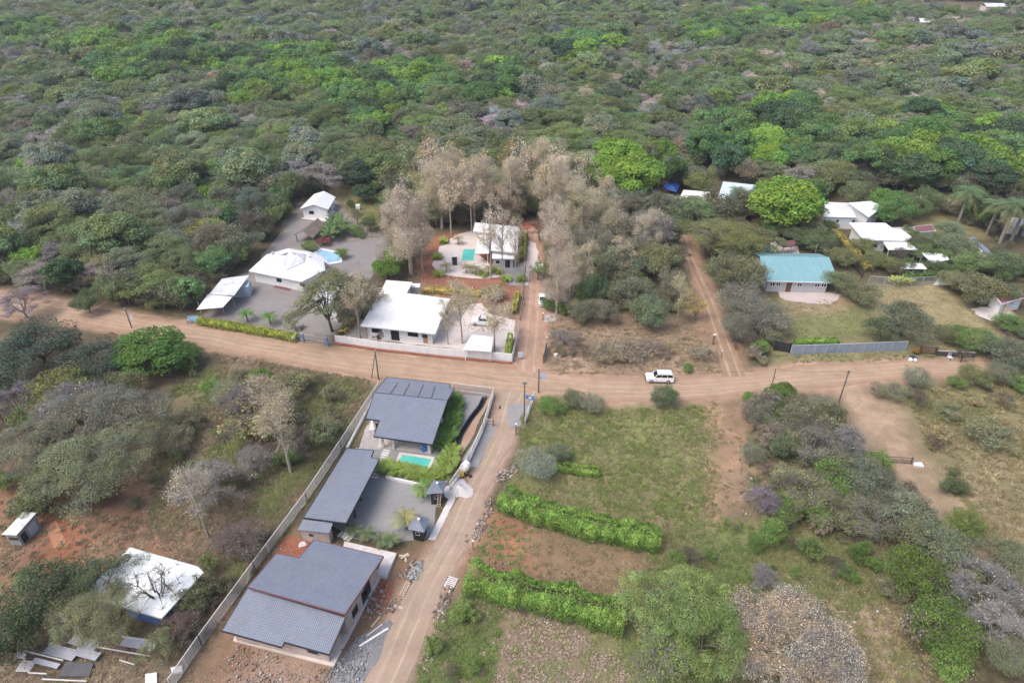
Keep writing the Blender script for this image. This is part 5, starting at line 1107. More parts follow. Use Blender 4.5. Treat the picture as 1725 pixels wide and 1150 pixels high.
# ================= building-site things
root = empty('cement_mixer', P(783, 797), 'cement mixer with a white drum on a yellow frame beside the sand heap', 'cement mixer'); p = P(783, 797); mb = MB()
dr_ = [(-.75, .22), (-.45, .52), (0, .60), (.35, .50), (.75, .28)]; ax_ = Vector((.45, .35, .55)).normalized(); c0_ = p + Vector((.1, .2, 1.25))
for (a, r0_), (b, r1_) in zip(dr_[:-1], dr_[1:]): mb.tube(c0_ + ax_ * a * 1.3, c0_ + ax_ * b * 1.3, r0_ * 1.25, r1_ * 1.25, 14, False)
mb.build('drum', PCONC, root); mb = MB(); mb.tube(c0_ + ax_ * .93, c0_ + ax_ * .99, .34, .34, 14); mb.build('drum_mouth', DARK, root)
YEL = m_plain('yellow_machine_paint', (.62, .42, .06), .6, .3, .3, 4); mb = MB()
for a, b in (((-.7, -.5, .2), (.5, -.5, .2)), ((-.7, .5, .2), (.5, .5, .2)), ((-.7, -.5, .2), (-.2, 0, 1.2)), ((-.7, .5, .2), (-.2, 0, 1.2)), ((.5, -.5, .2), (.1, -.6, 1.1)), ((.5, .5, .2), (.1, .6, 1.1)), ((-.9, 0, .3), (-1.5, -.6, .15))): mb.bar(p + Vector(a), p + Vector(b), .12, .12)
mb.build('frame', YEL, root); mb = MB(); mb.box((p.x - .35, p.y - .7, .55), (.55, .5, .6)); mb.build('motor_housing', YEL, root)
for s in (-.55, .55): mb = MB(); mb.tube(p + Vector((.35, s - .06, .25)), p + Vector((.35, s + .06, .25)), .25, .25, 14); mb.build('wheel', TYRE, root)
def mound(name, label, c, r, h, mat, seed=0, asp=1.0, cat='heap', flat=False):
    g = np.random.default_rng(seed); n, m = 28, 9; V = []; F = []
    for i in range(m + 1):
        t = i / m
        for k in range(n):
            an = 2 * PI * k / n; rr = r * t * (1 + .16 * math.sin(3 * an + seed) + .09 * math.sin(5 * an + 2 * seed)); z = h * (1 - t) ** 1.1 * (1 + .12 * math.sin(2 * an + seed)) + g.normal(0, .05 * h) * (t > 0) * (t < .95) - (.03 if i == m else 0)
            V.append((rr * math.cos(an) * asp, rr * math.sin(an) / asp, z))
    for i in range(m):
        for k in range(n): a = i * n + k; b = i * n + (k + 1) % n; F.append((a, a + n, b + n, b))
    me = D.meshes.new(name); me.from_pydata(V, [], F); me.materials.append(mat); me.polygons.foreach_set('use_smooth', [True] * len(F)); o = D.objects.new(name, me); COL.objects.link(o); o.location = c; return tag(o, label, cat)
WSAND = m_speck('white_sand', (.60, .56, .54), (.70, .67, .66), 2, 7, None, .95, .3)
mound('sand_heap', 'broad white sand heap spilled beside the side road and cement mixer', P(773, 824), 2.15, .85, WSAND, 3, 1.05)
mound('dirt_heap', 'small red dirt heap at the end of the red road', P(885, 378), 1.7, .5, REDS, 5, 1.5)
p = P(792, 803); mb = MB(); mb.tube(p + Vector((0, 0, .02)), p + Vector((0, 0, .32)), .22, .28, 12); tag(mb.build('black_bucket', DARK), 'black bucket on the road beside the white sand heap', 'bucket')
def board(name, label, a, b, w, th, mat, z=.06, cat='board', group=None):
    mb = MB(); a = P(*a, z); b = P(*b, z); mb.bar(a, b, w, th); return tag(mb.build(name, mat, loc=(a.x, a.y, 0)), label, cat, group)
board('plastic_pipe', 'longer white pipe lying across the grey gravel beside the bottom house', *z4(985, 920, 1165, 808), .22, .2, WHITE, .16, 'pipe'); board('plastic_pipe', 'thin white pipe lying just above the longer one on the gravel', *z4(1030, 855, 1128, 782), .12, .12, PCONC, .12, 'pipe')
board('timber_board', 'pale board lying in the dirt nearest the bottom house corner', *z4(1058, 800, 1115, 732), .22, .08, PWOOD); board('timber_board', 'short thick pale board lying at the road edge', *z4(1200, 665, 1258, 685), .35, .12, PWOOD)
for k, (a, b) in enumerate((z4(1268, 345, 1275, 392), z4(1232, 355, 1298, 352), z4(1245, 372, 1290, 340))): board('timber_board', 'pale crossed board in the small stack on the red soil by the kiosk', a, b, .3, .08, PWOOD, .08 + .08 * k, 'board', 'crossed boards by the kiosk')
def rungs(name, label, a, b, w, n, mat, cat):
    A, B = P(*a, .1), P(*b, .1); root = empty(name, (A.x, A.y, 0), label, cat); d = (B - A).normalized(); s = Vector((-d.y, d.x, 0)) * w / 2
    for q in (-1, 1): mb = MB(); mb.bar(A + s * q, B + s * q, .09, .1); mb.build('side_board', mat, root)
    for k in range(n): mb = MB(); m = A.lerp(B, (k + .5) / n) + Vector((0, 0, .08)); mb.bar(m - s * 1.2, m + s * 1.2, .16, .06); mb.build('slat', mat, root)
rungs('timber_formwork', 'ladder-like timber formwork lying beside the side road', *z4(1245, 608, 1292, 520), .55, 7, PWOOD, 'formwork'); rungs('wooden_pallet', 'pale wooden pallet at the near hedge corner by the side road', *z4(1540, 555, 1575, 490), 1.1, 6, PCONC, 'pallet')
rungs('slatted_rack', 'white slatted rack lying at the bottom left among scrap timber', *zl(190, 565, 255, 470), 1.4, 7, PCONC, 'rack')
SHT = m_ribs('grey_scrap_sheet', (.46, .47, .52), .3, .6)
for k, (a, b, w_, l) in enumerate(((*zl(395, 360, 650, 425), 1.3, 'long pale corrugated sheet in the scrap pile under the olive tree'), (*zl(640, 380, 840, 435), 1.0, 'blue-white corrugated sheet next to the long pale one in the scrap pile'), (*zl(610, 275, 830, 345), 1.2, 'upper pale corrugated sheet of the scrap pile below the barn'), (*zl(1045, 300, 1330, 350), 1.1, 'grey-green sheet at the right end of the scrap pile'), (*zl(285, 460, 500, 515), .6, 'narrow green-white plank at the left of the scrap pile'))): board('scrap_sheet', l, a, b, w_, .06, SHT, .5 + .05 * k, 'sheet')
for a, b, l in ((*zl(950, 248, 1330, 298), 'long white pole laid over the upper right of the scrap pile'), (*zl(200, 380, 540, 465), 'white pole at the upper left of the scrap pile'), (*zl(830, 350, 1290, 430), 'white pole across the middle of the scrap pile'), (*zl(240, 570, 400, 580), 'brownish beam near the slatted rack'), (*zl(360, 625, 740, 642), 'lowest white pole at the bottom edge of the picture'), (*zl(1020, 462, 1150, 500), 'short thin pole right of centre in the scrap pile')): board('scrap_pole', l, a, b, .12, .12, PCONC, .75, 'pole')
mb = MB(); mb.slab([P(*q, .35) for q in zl(560, 470, 800, 490, 760, 600, 500, 600)], .25); tag(mb.build('timber_stack', m_ribs('dark_weathered_planks', (.13, .13, .14), .28, .7), ), 'dark weathered plank stack under the scrap poles at the bottom left', 'plank stack')
for q, l in ((zl(1240, 580, 1340, 565, 1340, 655, 1240, 655), 'white square sheet lying near the bottom edge left of the chain-link fence'), (zl(1455, 525, 1555, 505, 1560, 555, 1470, 575), 'white painted panel leaning low on the chain-link fence'), (zl(145, 395, 228, 400, 215, 450, 140, 435), 'pale square slab at the left end of the scrap timber'), (zl(1305, 235, 1350, 180, 1385, 235, 1375, 298, 1300, 280), 'pale upright slab of stone by the blue corner of the barn'), (zoomed(0,1020,5.0735)(1180, 455, 1230, 430, 1260, 465, 1200, 470), 'brown board lying right of the scrap timber')):
    mb = MB(); mb.slab([P(*z, .3) for z in q], .28); tag(mb.build('flat_panel', WHITE if 'white' in l else (PCONC if 'pale' in l else TAN)), l, 'panel')
board('path_slab', 'red earth strip leading away from the tin shed', *z5(262, 312, 318, 430), 1.5, .06, m_speck('orange_earth', (.42, .20, .12), (.50, .27, .17), 1.5, 7), .03, 'path')
def bag_heap():
    root = empty('rubbish_heap', P(*zm(460, 590)[0]), 'heap of white and dark blue rubbish bags beside the rusty gate', 'rubbish heap'); c = P(*zm(460, 585)[0])
    for dx, dy, r_, m in ((-.5, 0, .42, WHITE), (.35, -.1, .36, WHITE), (0, .45, .5, m_plain('dark_blue_bag', (.03, .05, .12))), (.5, .5, .4, m_plain('blue_bag', (.08, .12, .25)))):
        bm = bmesh.new(); bmesh.ops.create_icosphere(bm, subdivisions=2, radius=r_)
        for v in bm.verts: v.co *= 1 + .15 * math.sin(v.co.x * 9 + dx * 7) * math.cos(v.co.y * 8); v.co += Vector((dx, dy, r_ * .8))
        me = D.meshes.new('bag'); bm.to_mesh(me); bm.free(); me.materials.append(m); o = D.objects.new('bag', me); COL.objects.link(o); o.parent = root
bag_heap()
def chair():
    p = P(*zm(1215, 560)[0]); root = empty('plastic_chair', p, 'white plastic chair standing in front of the low dark wall', 'chair'); mb = MB(); mb.box((p.x, p.y, .55), (.75, .7, .08)); mb.build('seat', WHITE, root)
    mb = MB(); mb.box((p.x, p.y + .36, .95), (.72, .07, .75)); mb.build('backrest', m_plain('grey_plastic', (.35, .36, .38)), root)
    for sx in (-.32, .32):
        for sy in (-.3, .3): mb = MB(); mb.box((p.x + sx, p.y + sy, .26), (.09, .09, .52)); mb.build('leg', WHITE, root)
chair()
p = P(324, 541); root = empty('blue_trough', p, 'upturned blue sheet-metal trough at the roadside left of the clipped hedge', 'trough'); mb = MB(); q = [P(*z, h) for z, h in zip([(315, 532), (333, 531), (334, 543), (320, 541)], (1.3, 1.3, .2, .3))]; mb.slab(q, .12); mb.bar(q[0] - Vector((0, 0, .6)), q[1] - Vector((0, 0, .6)), .1, 1.1); mb.build('shell', m_plain('faded_blue_sheet', (.22, .36, .50), .6, .3, .3, 2), root); mb = MB(); a = P(318, 541, .5); mb.tube(a, a + Vector((.1, -.35, 0)), .5, .5, 16); mb.build('round_end', CONC, root)
p = P(877, 605); root = empty('meter_cabinet', p, 'pale metal cabinet on a short post at the corner of the white wall', 'cabinet'); mb = MB(); mb.box((p.x, p.y, 1.0), (1.0, .35, 1.1)); mb.build('cabinet', GALV, root); mb = MB(); mb.box((p.x, p.y, .22), (.2, .2, .45)); mb.build('stand', CONC, root); mb = MB(); mb.box((p.x, p.y - .19, 1.0), (.85, .03, .9)); mb.build('door', m_plain('pale_door', (.6, .64, .68)), root)
p = P(936, 600); mb = MB(); mb.box((p.x, p.y, .25), (.6, .45, .5), .4); mb.box((p.x + .1, p.y, .55), (.35, .3, .16), .7); tag(mb.build('cement_bag', WHITE), 'white sack lying by the brush pile in the cleared lot', 'sack')
p = P(604, 353); root = empty('small_water_tank', p, 'small white tank standing on the grass right of the cottage', 'tank'); mb = MB(); mb.box((p.x, p.y, .9), (1.2, 1.0, 1.0)); mb.build('tank', WHITE, root); mb = MB(); mb.box((p.x, p.y, .2), (.9, .8, .4)); mb.build('stand', CONC, root)
p = P(*z3(520, 540)[0]); root = empty('exercise_ball', p, 'blue ball-shaped chair on the porch floor behind the turquoise pool', 'chair'); mb = MB(); mb.tube(p + Vector((0, 0, .14)), p + Vector((0, 0, .5)), .42, .5, 12); mb.build('seat', SIGNB, root); mb = MB(); mb.tube(p + Vector((0, .35, .5)), p + Vector((0, .4, 1.0)), .35, .3, 10); mb.build('backrest', SIGNB, root)
p = P(1542, 785); mb = MB(); mb.slab([P(*q, .3) for q in zi(905, 900, 1060, 890, 1120, 985, 920, 960)], .3); tag(mb.build('stone_block', PCONC), 'white stone block beside the black gate post at the bottom right track', 'stone')
# stones along the verge, leaf litter
def scatter_quads(name, label, cat, polys, mat, seed, flat=True):
    g = np.random.default_rng(seed); C = []; Sz = []; cols = []
    for poly, n, size, cs in polys:
        pw_ = PX(poly); a = np.array(pw_); lo_, hi_ = a.min(0), a.max(0); m = n * 3; q = g.uniform(lo_, hi_, (m, 2)); q = q[sdist(pw_, q[:, 0], q[:, 1]) < 0]
        nz = vnoise(q[:, 0], q[:, 1], 2.5, seed); q = q[nz > g.uniform(.2, .75, len(q))][:n]
        C.append(np.c_[q, g.uniform(.03, .12 if flat else .2, len(q))]); Sz.append(np.full(len(q), size)); cc = np.array(cs)[g.integers(0, len(cs), len(q))]; cols.append(cc * g.uniform(.75, 1.2, (len(q), 1)))
    C = np.concatenate(C); Sz = np.concatenate(Sz); cols = np.concatenate(cols)
    if flat:
        N = g.normal(0, .35, (len(C), 3)) + [0, 0, 1]; V, F = quads(C, N, Sz[:, None], .7, g); me = npmesh(name, V, F, [mat], np.repeat(cols, 4, 0))
    else:
        base = np.array([(-1, -1, -.6), (1, -1, -.6), (1, 1, -.6), (-1, 1, -.6), (-.7, -.6, .5), (.6, -.7, .6), (.7, .6, .4), (-.6, .7, .55)]) * .5; n = len(C); an = g.uniform(0, 6.28, n); ca, sa = np.cos(an), np.sin(an)
        b = base[None] * g.uniform(.6, 1.4, (n, 8, 3)) * (Sz * np.clip(g.lognormal(-.25, .5, n), .3, 2.6))[:, None, None]; V = np.stack([b[..., 0] * ca[:, None] - b[..., 1] * sa[:, None], b[..., 0] * sa[:, None] + b[..., 1] * ca[:, None], b[..., 2]], 2) + C[:, None, :]
        F0 = np.array([(0, 3, 2, 1), (4, 5, 6, 7), (0, 1, 5, 4), (1, 2, 6, 5), (2, 3, 7, 6), (3, 0, 4, 7)]); F = (F0[None] + np.arange(n)[:, None, None] * 8).reshape(-1, 4); me = npmesh(name, V.reshape(-1, 3), F, [mat], np.repeat(cols, 8, 0))
    o = D.objects.new(name, me); COL.objects.link(o); o.color = (1, 1, 1, 1); return tag(o, label, cat, kind='stuff')
STONE = [(.42, .36, .31), (.52, .47, .43), (.36, .26, .21), (.30, .22, .17), (.58, .54, .50)]
scatter_quads('rubble', 'pale stones and broken rubble along the verges and building plots', 'rubble', [
 ([(712, 1085), (745, 990), (765, 985), (750, 1040), (728, 1095)], 420, .22, STONE), ([(795, 905), (812, 850), (826, 835), (830, 862), (806, 915)], 160, .22, STONE), ([(836, 800), (870, 780), (872, 798), (840, 815)], 140, .26, STONE),
 ([(610, 1010), (650, 985), (700, 940), (700, 965), (660, 1040), (600, 1080)], 600, .20, STONE), ([(400, 1085), (570, 1130), (540, 1160), (370, 1150)], 420, .13, STONE), ([(470, 910), (500, 935), (460, 960)], 60, .1, STONE), ([(690, 955), (715, 940), (712, 965), (690, 985)], 110, .24, [(.45, .50, .48), (.55, .55, .52)]), ([(690, 1160), (720, 1085), (735, 1095), (710, 1160)], 150, .2, STONE), ([(750, 975), (785, 900), (792, 905), (765, 985)], 140, .22, STONE),
 ([(790, 930), (1050, 980), (1050, 1010), (800, 960)], 200, .14, STONE), ([(1245, 760), (1280, 760), (1290, 870), (1250, 870)], 420, .16, STONE), ([(560, 1100), (640, 1040), (610, 1160), (540, 1160)], 500, .14, [(.35, .35, .36), (.5, .5, .5)]), ([(1390, 900), (1560, 1120), (1500, 1150), (1380, 960)], 150, .16, STONE)], M_LIT, 5, False)
LIT = [(.46, .37, .29), (.38, .29, .21), (.54, .46, .38), (.30, .21, .15)]
scatter_quads('fallen_leaves', 'dry fallen leaves littering the bare plots', 'leaves', [
 ([(800, 1010), (1060, 1060), (1180, 1160), (800, 1160), (780, 1060)], 4500, .24, LIT), ([(880, 1040), (1010, 1060), (1060, 1160), (880, 1160)], 3000, .26, LIT), ([(830, 870), (1110, 925), (1060, 1000), (790, 950)], 900, .16, LIT), ([(350, 1080), (560, 1130), (540, 1160), (300, 1160)], 900, .16, LIT), ([(280, 740), (500, 790), (450, 920), (330, 940), (200, 880)], 2600, .22, LIT), ([(600, 440), (880, 480), (860, 560), (600, 560)], 2500, .3, LIT), ([(920, 530), (1200, 550), (1215, 620), (930, 620)], 3000, .32, [(.40, .30, .22), (.48, .38, .30), (.28, .20, .15)]), ([(1300, 860), (1460, 900), (1600, 1150), (1300, 1150)], 2500, .26, LIT), ([(0, 880), (330, 900), (400, 1000), (300, 1150), (0, 1150)], 1800, .2, LIT)], M_LIT, 6)
# ================= palms and banana-like plants
def frond(g, L, droop, az, el, z0, leaf, nl=14, w=.06):
    """one feather leaf as quads: midrib and leaflets"""
    V = []; q = []; dirh = np.array([math.cos(az), math.sin(az), 0]); side = np.array([-math.sin(az), math.cos(az), 0]); pts_ = []
    for i in range(nl + 1):
        t = i / nl; r = L * (t - .12 * t * t); z = z0 + L * (math.sin(el) * t - droop * t * t); pts_.append(dirh * r * math.cos(el * (1 - t)) + np.array([0, 0, z]))
    for i in range(nl):
        a, b = pts_[i], pts_[i + 1]; q.append([a - side * .02, b - side * .015, b + side * .015, a + side * .02])
        t = (i + .5) / nl
        if t < .12: continue
        ll = leaf * math.sin(PI * min(1, t * .92 + .12)) ** .7 + .05
        for s in (-1, 1):
            d = side * s * .8 + (b - a) / (np.linalg.norm(b - a) + 1e-9) * .55 + np.array([0, 0, -.38 + g.normal(0, .12)]); d /= np.linalg.norm(d); wv = (b - a) / np.linalg.norm(b - a) * w
            q.append([a, a + wv * 1.2, a + d * ll + wv * .4, a + d * ll])
    return q
def palm_mesh(name, seed, nf, L, leaf, z0, droop, el0, el1, nl=14, w=.10, skirt=0):
    g = np.random.default_rng(seed); q = []; cols = []
    for k in range(nf):
        az = 2.4 * k + g.normal(0, .2); el = el0 + (el1 - el0) * (k / nf) + g.normal(0, .08); f = frond(g, L * g.uniform(.85, 1.1), droop * g.uniform(.8, 1.2), az, el, z0, leaf, nl, w); q += f; v = g.normal(1, .14); h = g.normal(0, .06)
        if k < skirt: c = (2.4, 1.35, 1.1)
        else: c = (v * (1 + h + .25 * (1 - k / nf)), v, v * (1 - h))
        cols += [c] * (len(f) * 4)
    V = np.array(q).reshape(-1, 3); return npmesh(name, V, np.arange(len(V)).reshape(-1, 4), [M_LEAF], np.array(cols))
def trunk_mesh(name, h, r0, r1, lean=.3):
    sg = []; n = 8
    for i in range(n): t0, t1 = i / n, (i + 1) / n; sg.append((lean * t0 * t0, 0, h * t0 - .05, lean * t1 * t1, 0, h * t1, r0 + (r1 - r0) * t0, r0 + (r1 - r0) * t1))
    V, F = tubes(sg, 8); return npmesh(name, V, F, [M_BARK])
PK = {'tall': (palm_mesh('palm_crown', 1, 30, 3.9, 1.0, 9.2, .85, -.5, 1.25, 18, .13, 5), trunk_mesh('palm_trunk', 9.3, .30, .20, .0)), 'tall2': (palm_mesh('palm_crown', 2, 26, 3.6, .95, 9.2, .75, -.4, 1.3, 18, .13, 3), trunk_mesh('palm_trunk', 9.3, .27, .18, .0)),
      'areca': (palm_mesh('palm_crown', 3, 22, 1.7, .5, .35, .45, .35, 1.35, 11, .09), trunk_mesh('palm_trunk', .5, .10, .08, 0)), 'young': (palm_mesh('palm_crown', 4, 13, 1.35, .40, 1.25, .55, .05, 1.1, 10, .08), trunk_mesh('palm_trunk', 1.35, .10, .07, 0)),
      'banana': (palm_mesh('palm_crown', 5, 11, 1.9, .42, 1.3, .55, .5, 1.3, 7, .34), trunk_mesh('palm_trunk', 1.5, .16, .10, 0)), 'agave': (palm_mesh('palm_crown', 6, 26, 1.0, .18, .12, .12, .15, 1.3, 6, .16), trunk_mesh('palm_trunk', .2, .12, .10, 0))}
def palm(kind, p, s, label, tint=(.10, .17, .05), group=None, wood=(.25, .22, .19), h=None, rz=None):
    me, mt = PK[kind]; o = empty({'tall': 'palm_tree', 'tall2': 'palm_tree', 'areca': 'bushy_palm', 'young': 'young_palm', 'banana': 'banana_plant', 'agave': 'spiky_plant'}[kind], (p.x, p.y, 0), label, 'palm' if kind not in ('banana', 'agave') else 'plant', group, tr.uniform(0, 6.28) if rz is None else rz)
    o.scale = (s, s, h or s); c = D.objects.new('fronds', me); COL.objects.link(c); c.parent = o; t = D.objects.new('trunk', mt); COL.objects.link(t); t.parent = o; j = tr.uniform(.85, 1.15); c.color = (tint[0] * j, tint[1] * j, tint[2] * j, 1); t.color = (*wood, 1)
YG = (.17, .235, .055)
for x, y in z3(300, 640, 330, 655, 365, 662, 400, 655, 440, 672, 478, 682, 515, 692, 550, 705): palm('areca', P(x, y), tr.uniform(1.0, 1.3), 'yellow-green bushy palm in the row between the turquoise pool and the gravel yard', YG, 'palms in the row below the pool')
for x, y in z3(592, 688, 622, 668, 655, 640, 640, 605, 672, 570, 695, 545, 665, 610): palm('areca', P(x, y), tr.uniform(1.0, 1.3), 'light green bushy palm between the pool and the lot fence', (.16, .22, .05), 'palms right of the pool')
for x, y in z3(690, 262, 705, 290, 695, 320, 700, 350, 680, 380, 672, 410, 655, 440, 660, 470, 640, 495, 625, 520): palm('areca', P(x, y), tr.uniform(1.1, 1.35), 'deep green bushy palm along the right wall of the pool house', (.085, .16, .035), 'palms along the pool house wall')
for (x, y), l in zip(z3(128, 1030, 205, 1045, 285, 1080, 345, 1085), ('leftmost', 'second', 'third', 'rightmost')): palm('young', P(x, y), 1.15, l.replace('leftmost', 'first').replace('rightmost', 'fourth') + ' from left of four young palms at the gravel yard edge', (.11, .15, .07), 'young palms at the gravel yard edge')
palm('young', P(*z3(420, 985)[0]), 1.75, 'yellowish young palm beside the nearer black kiosk', (.24, .25, .10)); palm('young', P(*z3(518, 800)[0]), 1.5, 'young palm beside the black kiosk with the ladder', (.12, .20, .05))
VP = ('thin palm at the back of the villa terrace above the pool', 'bright bushy palm on the upper left rim of the villa terrace', 'bright bushy palm at the leftmost bulge of the villa terrace', 'palm on the lower left of the villa terrace', 'first dry palm below the villa pool', 'second dry palm below the villa pool', 'third dry palm below the villa pool', 'green palm at the lower middle rim of the villa terrace', 'low palm left of the villa drive', 'palm where the terrace meets the villa drive', 'palm at the near left of the villa drive', 'palm at the near right of the villa drive', 'yellow palm on the red soil below the terrace')
for (x, y), l, k in zip(zv(620, 530, 410, 510, 320, 740, 450, 930, 740, 950, 830, 960, 885, 975, 985, 985, 1065, 965, 1180, 945, 1315, 1060, 1540, 1060, 335, 985), VP, ('young', 'areca', 'areca', 'young', 'young', 'young', 'young', 'areca', 'young', 'areca', 'areca', 'areca', 'areca')): palm(k, P(x, y), 1.35 if k == 'young' else 1.15, l, YG if k == 'areca' else (.20, .20, .11))
for (x, y), l in zip(z1(398, 885, 527, 900, 680, 925), ('bright palm at the left of the gravel yard above the clipped hedge', 'small palm at the middle of the clipped hedge', 'silvery spiky plant beside the blue-grey gate pillar')): palm('young' if 'spiky' not in l else 'agave', P(x, y), 1.6, l, (.10, .22, .05) if 'spiky' not in l else (.24, .27, .26))
for (x, y), s, l in zip(zw(430, 640, 840, 775, 1015, 900, 1175, 860), (1.0, .92, 1.12, 1.02), ('leftmost of the tall palms at the right, with a brown skirt of dead fronds', 'second of the tall palms from the left at the right edge', 'tallest thick-trunked palm in front of the small white porch house', 'rightmost of the tall palms beside the white porch house')): palm('tall' if s > .95 else 'tall2', P(x, y), s * 1.35, l, (.105, .155, .075), 'tall palms at the right edge', (.33, .31, .29), s)
palm('tall', P(*zw(1330, 800)[0]), 1.4, 'tall palm cut by the right edge of the picture', (.10, .16, .06), 'tall palms at the right edge', (.33, .31, .29), .95)
palm('tall2', P(*z6(108, 185)[0]), .85, 'lone palm beside the blue tarpaulin', (.085, .125, .06), None, (.33, .31, .29), .72); palm('tall2', P(*z6(605, 320)[0]), .95, 'palm rising in front of the pale blue-grey sheet roof', (.09, .15, .07), None, (.3, .28, .25), .62)
for (x, y), l in zip(z1(860, 400, 885, 370, 915, 395, 940, 370, 905, 340, 930, 405, 870, 430), range(7)): palm('banana', P(x, y), 1.55, 'dark green banana plant in the clump right of the thatched shelter', (.075, .125, .045), 'banana clump by the thatched shelter')
for (x, y), l in zip(z7(640, 735, 665, 745, 690, 740, 715, 742, 745, 738), range(5)): palm('agave', P(x, y), 1.7, 'yellow-green spiky plant in the row at the wire fence above the dry lawn', (.28, .34, .07), 'spiky plants at the lawn fence')
# ================= hedges
def hedge(name, label, base, w, h, tint, dens=55, size=.26, cat='hedge', seed=1, tip=None):
    g = np.random.default_rng(seed); pts_ = [P(*q) for q in base]; C = []; N = []
    for a, b in zip(pts_[:-1], pts_[1:]):
        L = (b - a).length; d = np.array((b - a) / L); s = np.array([-d[1], d[0], 0]); n = int(L * (w + 2 * h) * dens); t = g.uniform(-.02, 1.02, n) * L; th = g.uniform(0, PI, n)
        bump = 1 + .06 * np.sin(t * .7 + seed) + .04 * np.sin(t * 2.9 + seed * 3) + .34 * (vnoise(t + 40, th * 1.5 + 5, 1.1, seed) - .5) + .16 * (vnoise(t + 80, th * 3 + 9, .5, seed) - .5); bump = bump * np.clip(.55 + np.minimum(t + .4, L - t + .4) * .5, 0, 1) if len(pts_) == 2 else bump
        r = g.uniform(.72, 1.05, n) ** .5 * bump; cx = np.sign(np.cos(th)) * np.abs(np.cos(th)) ** .55 * w / 2 * r; cz = np.abs(np.sin(th)) ** .5 * h * r
        C.append(np.array(a)[None] + d[None] * t[:, None] + s[None] * cx[:, None] + np.c_[np.zeros(n), np.zeros(n), cz]); N.append(s[None] * (np.cos(th))[:, None] + np.c_[np.zeros(n), np.zeros(n), np.sin(th)] + g.normal(0, .5, (n, 3)))
    C = np.concatenate(C); N = np.concatenate(N); o0 = np.array([pts_[0].x, pts_[0].y, 0]); C = C - o0; V, F = quads(C, N, size, .65, g)
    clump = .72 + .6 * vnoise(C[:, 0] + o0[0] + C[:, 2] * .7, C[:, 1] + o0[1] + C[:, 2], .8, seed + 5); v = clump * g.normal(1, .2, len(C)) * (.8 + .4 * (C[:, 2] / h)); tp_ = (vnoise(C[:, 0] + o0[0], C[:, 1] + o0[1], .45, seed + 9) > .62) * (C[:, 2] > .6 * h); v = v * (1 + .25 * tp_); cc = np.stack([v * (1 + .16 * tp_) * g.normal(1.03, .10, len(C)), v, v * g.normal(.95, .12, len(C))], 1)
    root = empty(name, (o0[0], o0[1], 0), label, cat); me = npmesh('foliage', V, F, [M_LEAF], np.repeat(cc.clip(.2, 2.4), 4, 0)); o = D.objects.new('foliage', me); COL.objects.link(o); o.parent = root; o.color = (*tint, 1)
    sg = []
    for a, b in zip(pts_[:-1], pts_[1:]):
        for k in range(int((b - a).length / .8)): p = a.lerp(b, (k + .5) * .8 / (b - a).length) - pts_[0]; sg += [(p.x, p.y, -.05, p.x + g.normal(0, .15), p.y + g.normal(0, .15), h * .6, .05, .03), (p.x, p.y, .3, p.x + g.normal(0, .4), p.y + g.normal(0, .4), h * .85, .03, .015)]
    V, F = tubes(sg, 4); me = npmesh('stems', V, F, [M_BARK]); o = D.objects.new('stems', me); COL.objects.link(o); o.parent = root; o.color = (.16, .12, .09, 1)
HG = (.105, .182, .042)
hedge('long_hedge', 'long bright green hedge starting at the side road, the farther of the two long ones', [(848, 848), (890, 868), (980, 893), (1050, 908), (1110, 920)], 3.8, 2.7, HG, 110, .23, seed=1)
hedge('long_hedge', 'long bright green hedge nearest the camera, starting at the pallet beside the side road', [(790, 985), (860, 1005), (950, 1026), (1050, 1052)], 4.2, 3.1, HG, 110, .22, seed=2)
hedge('short_hedge', 'short green hedge beside the silver-green tree in the grass field', [(935, 790), (970, 796), (1008, 800)], 1.8, 1.3, (.12, .19, .045), 90, .24, seed=3)
hedge('clipped_hedge', 'clipped yellow-green hedge along the road in front of the left gravel yard', [(336, 546), (400, 556), (450, 565), (502, 574)], 1.8, 1.6, (.17, .21, .04), 90, .24, seed=4)
hedge('fence_hedge', 'olive hedge inside the villa fence beside the red dirt road', [(882, 398), (880, 440)], 1.8, 1.8, (.16, .185, .06), 70, .26, seed=5)
hedge('fence_hedge', 'yellow-green hedge against the roadside fence right of the white carport', [(860, 572), (855, 606)], 1.2, 1.8, (.20, .25, .05), 80, .24, seed=6)
hedge('fence_hedge', 'yellowish hedge along the fence behind the white pickup', [(872, 500), (866, 530)], 1.3, 1.7, (.21, .22, .06), 80, .24, seed=7)
hedge('garden_hedge', 'low green hedge behind the left part of the blue-grey metal wall', [(1336, 582), (1410, 580)], 1.2, 1.5, (.12, .21, .04), 80, .24, seed=8)
hedge('garden_hedge', 'orange-green hedge running beside the dark garden fence up to the white houses', [(1392, 385), (1415, 405), (1440, 432), (1462, 460)], 1.8, 1.7, (.20, .19, .06), 70, .26, seed=9)
hedge('yard_hedge', 'yellow and brown hedge between the big yard tree and the white house', [(577, 565), (600, 535), (622, 505)], 2.2, 1.2, (.22, .19, .075), 60, .28, seed=10)
hedge('flower_hedge', 'low shrubs with yellow leaves behind the long white house roof', [(715, 492), (760, 495), (810, 500)], 1.8, 1.3, (.26, .24, .08), 60, .28, seed=11)
hedge('garden_hedge', 'dark green garden hedge below the low white canopy', [(1520, 472), (1575, 468), (1600, 465)], 2.2, 1.8, (.07, .12, .04), 70, .28, seed=12)
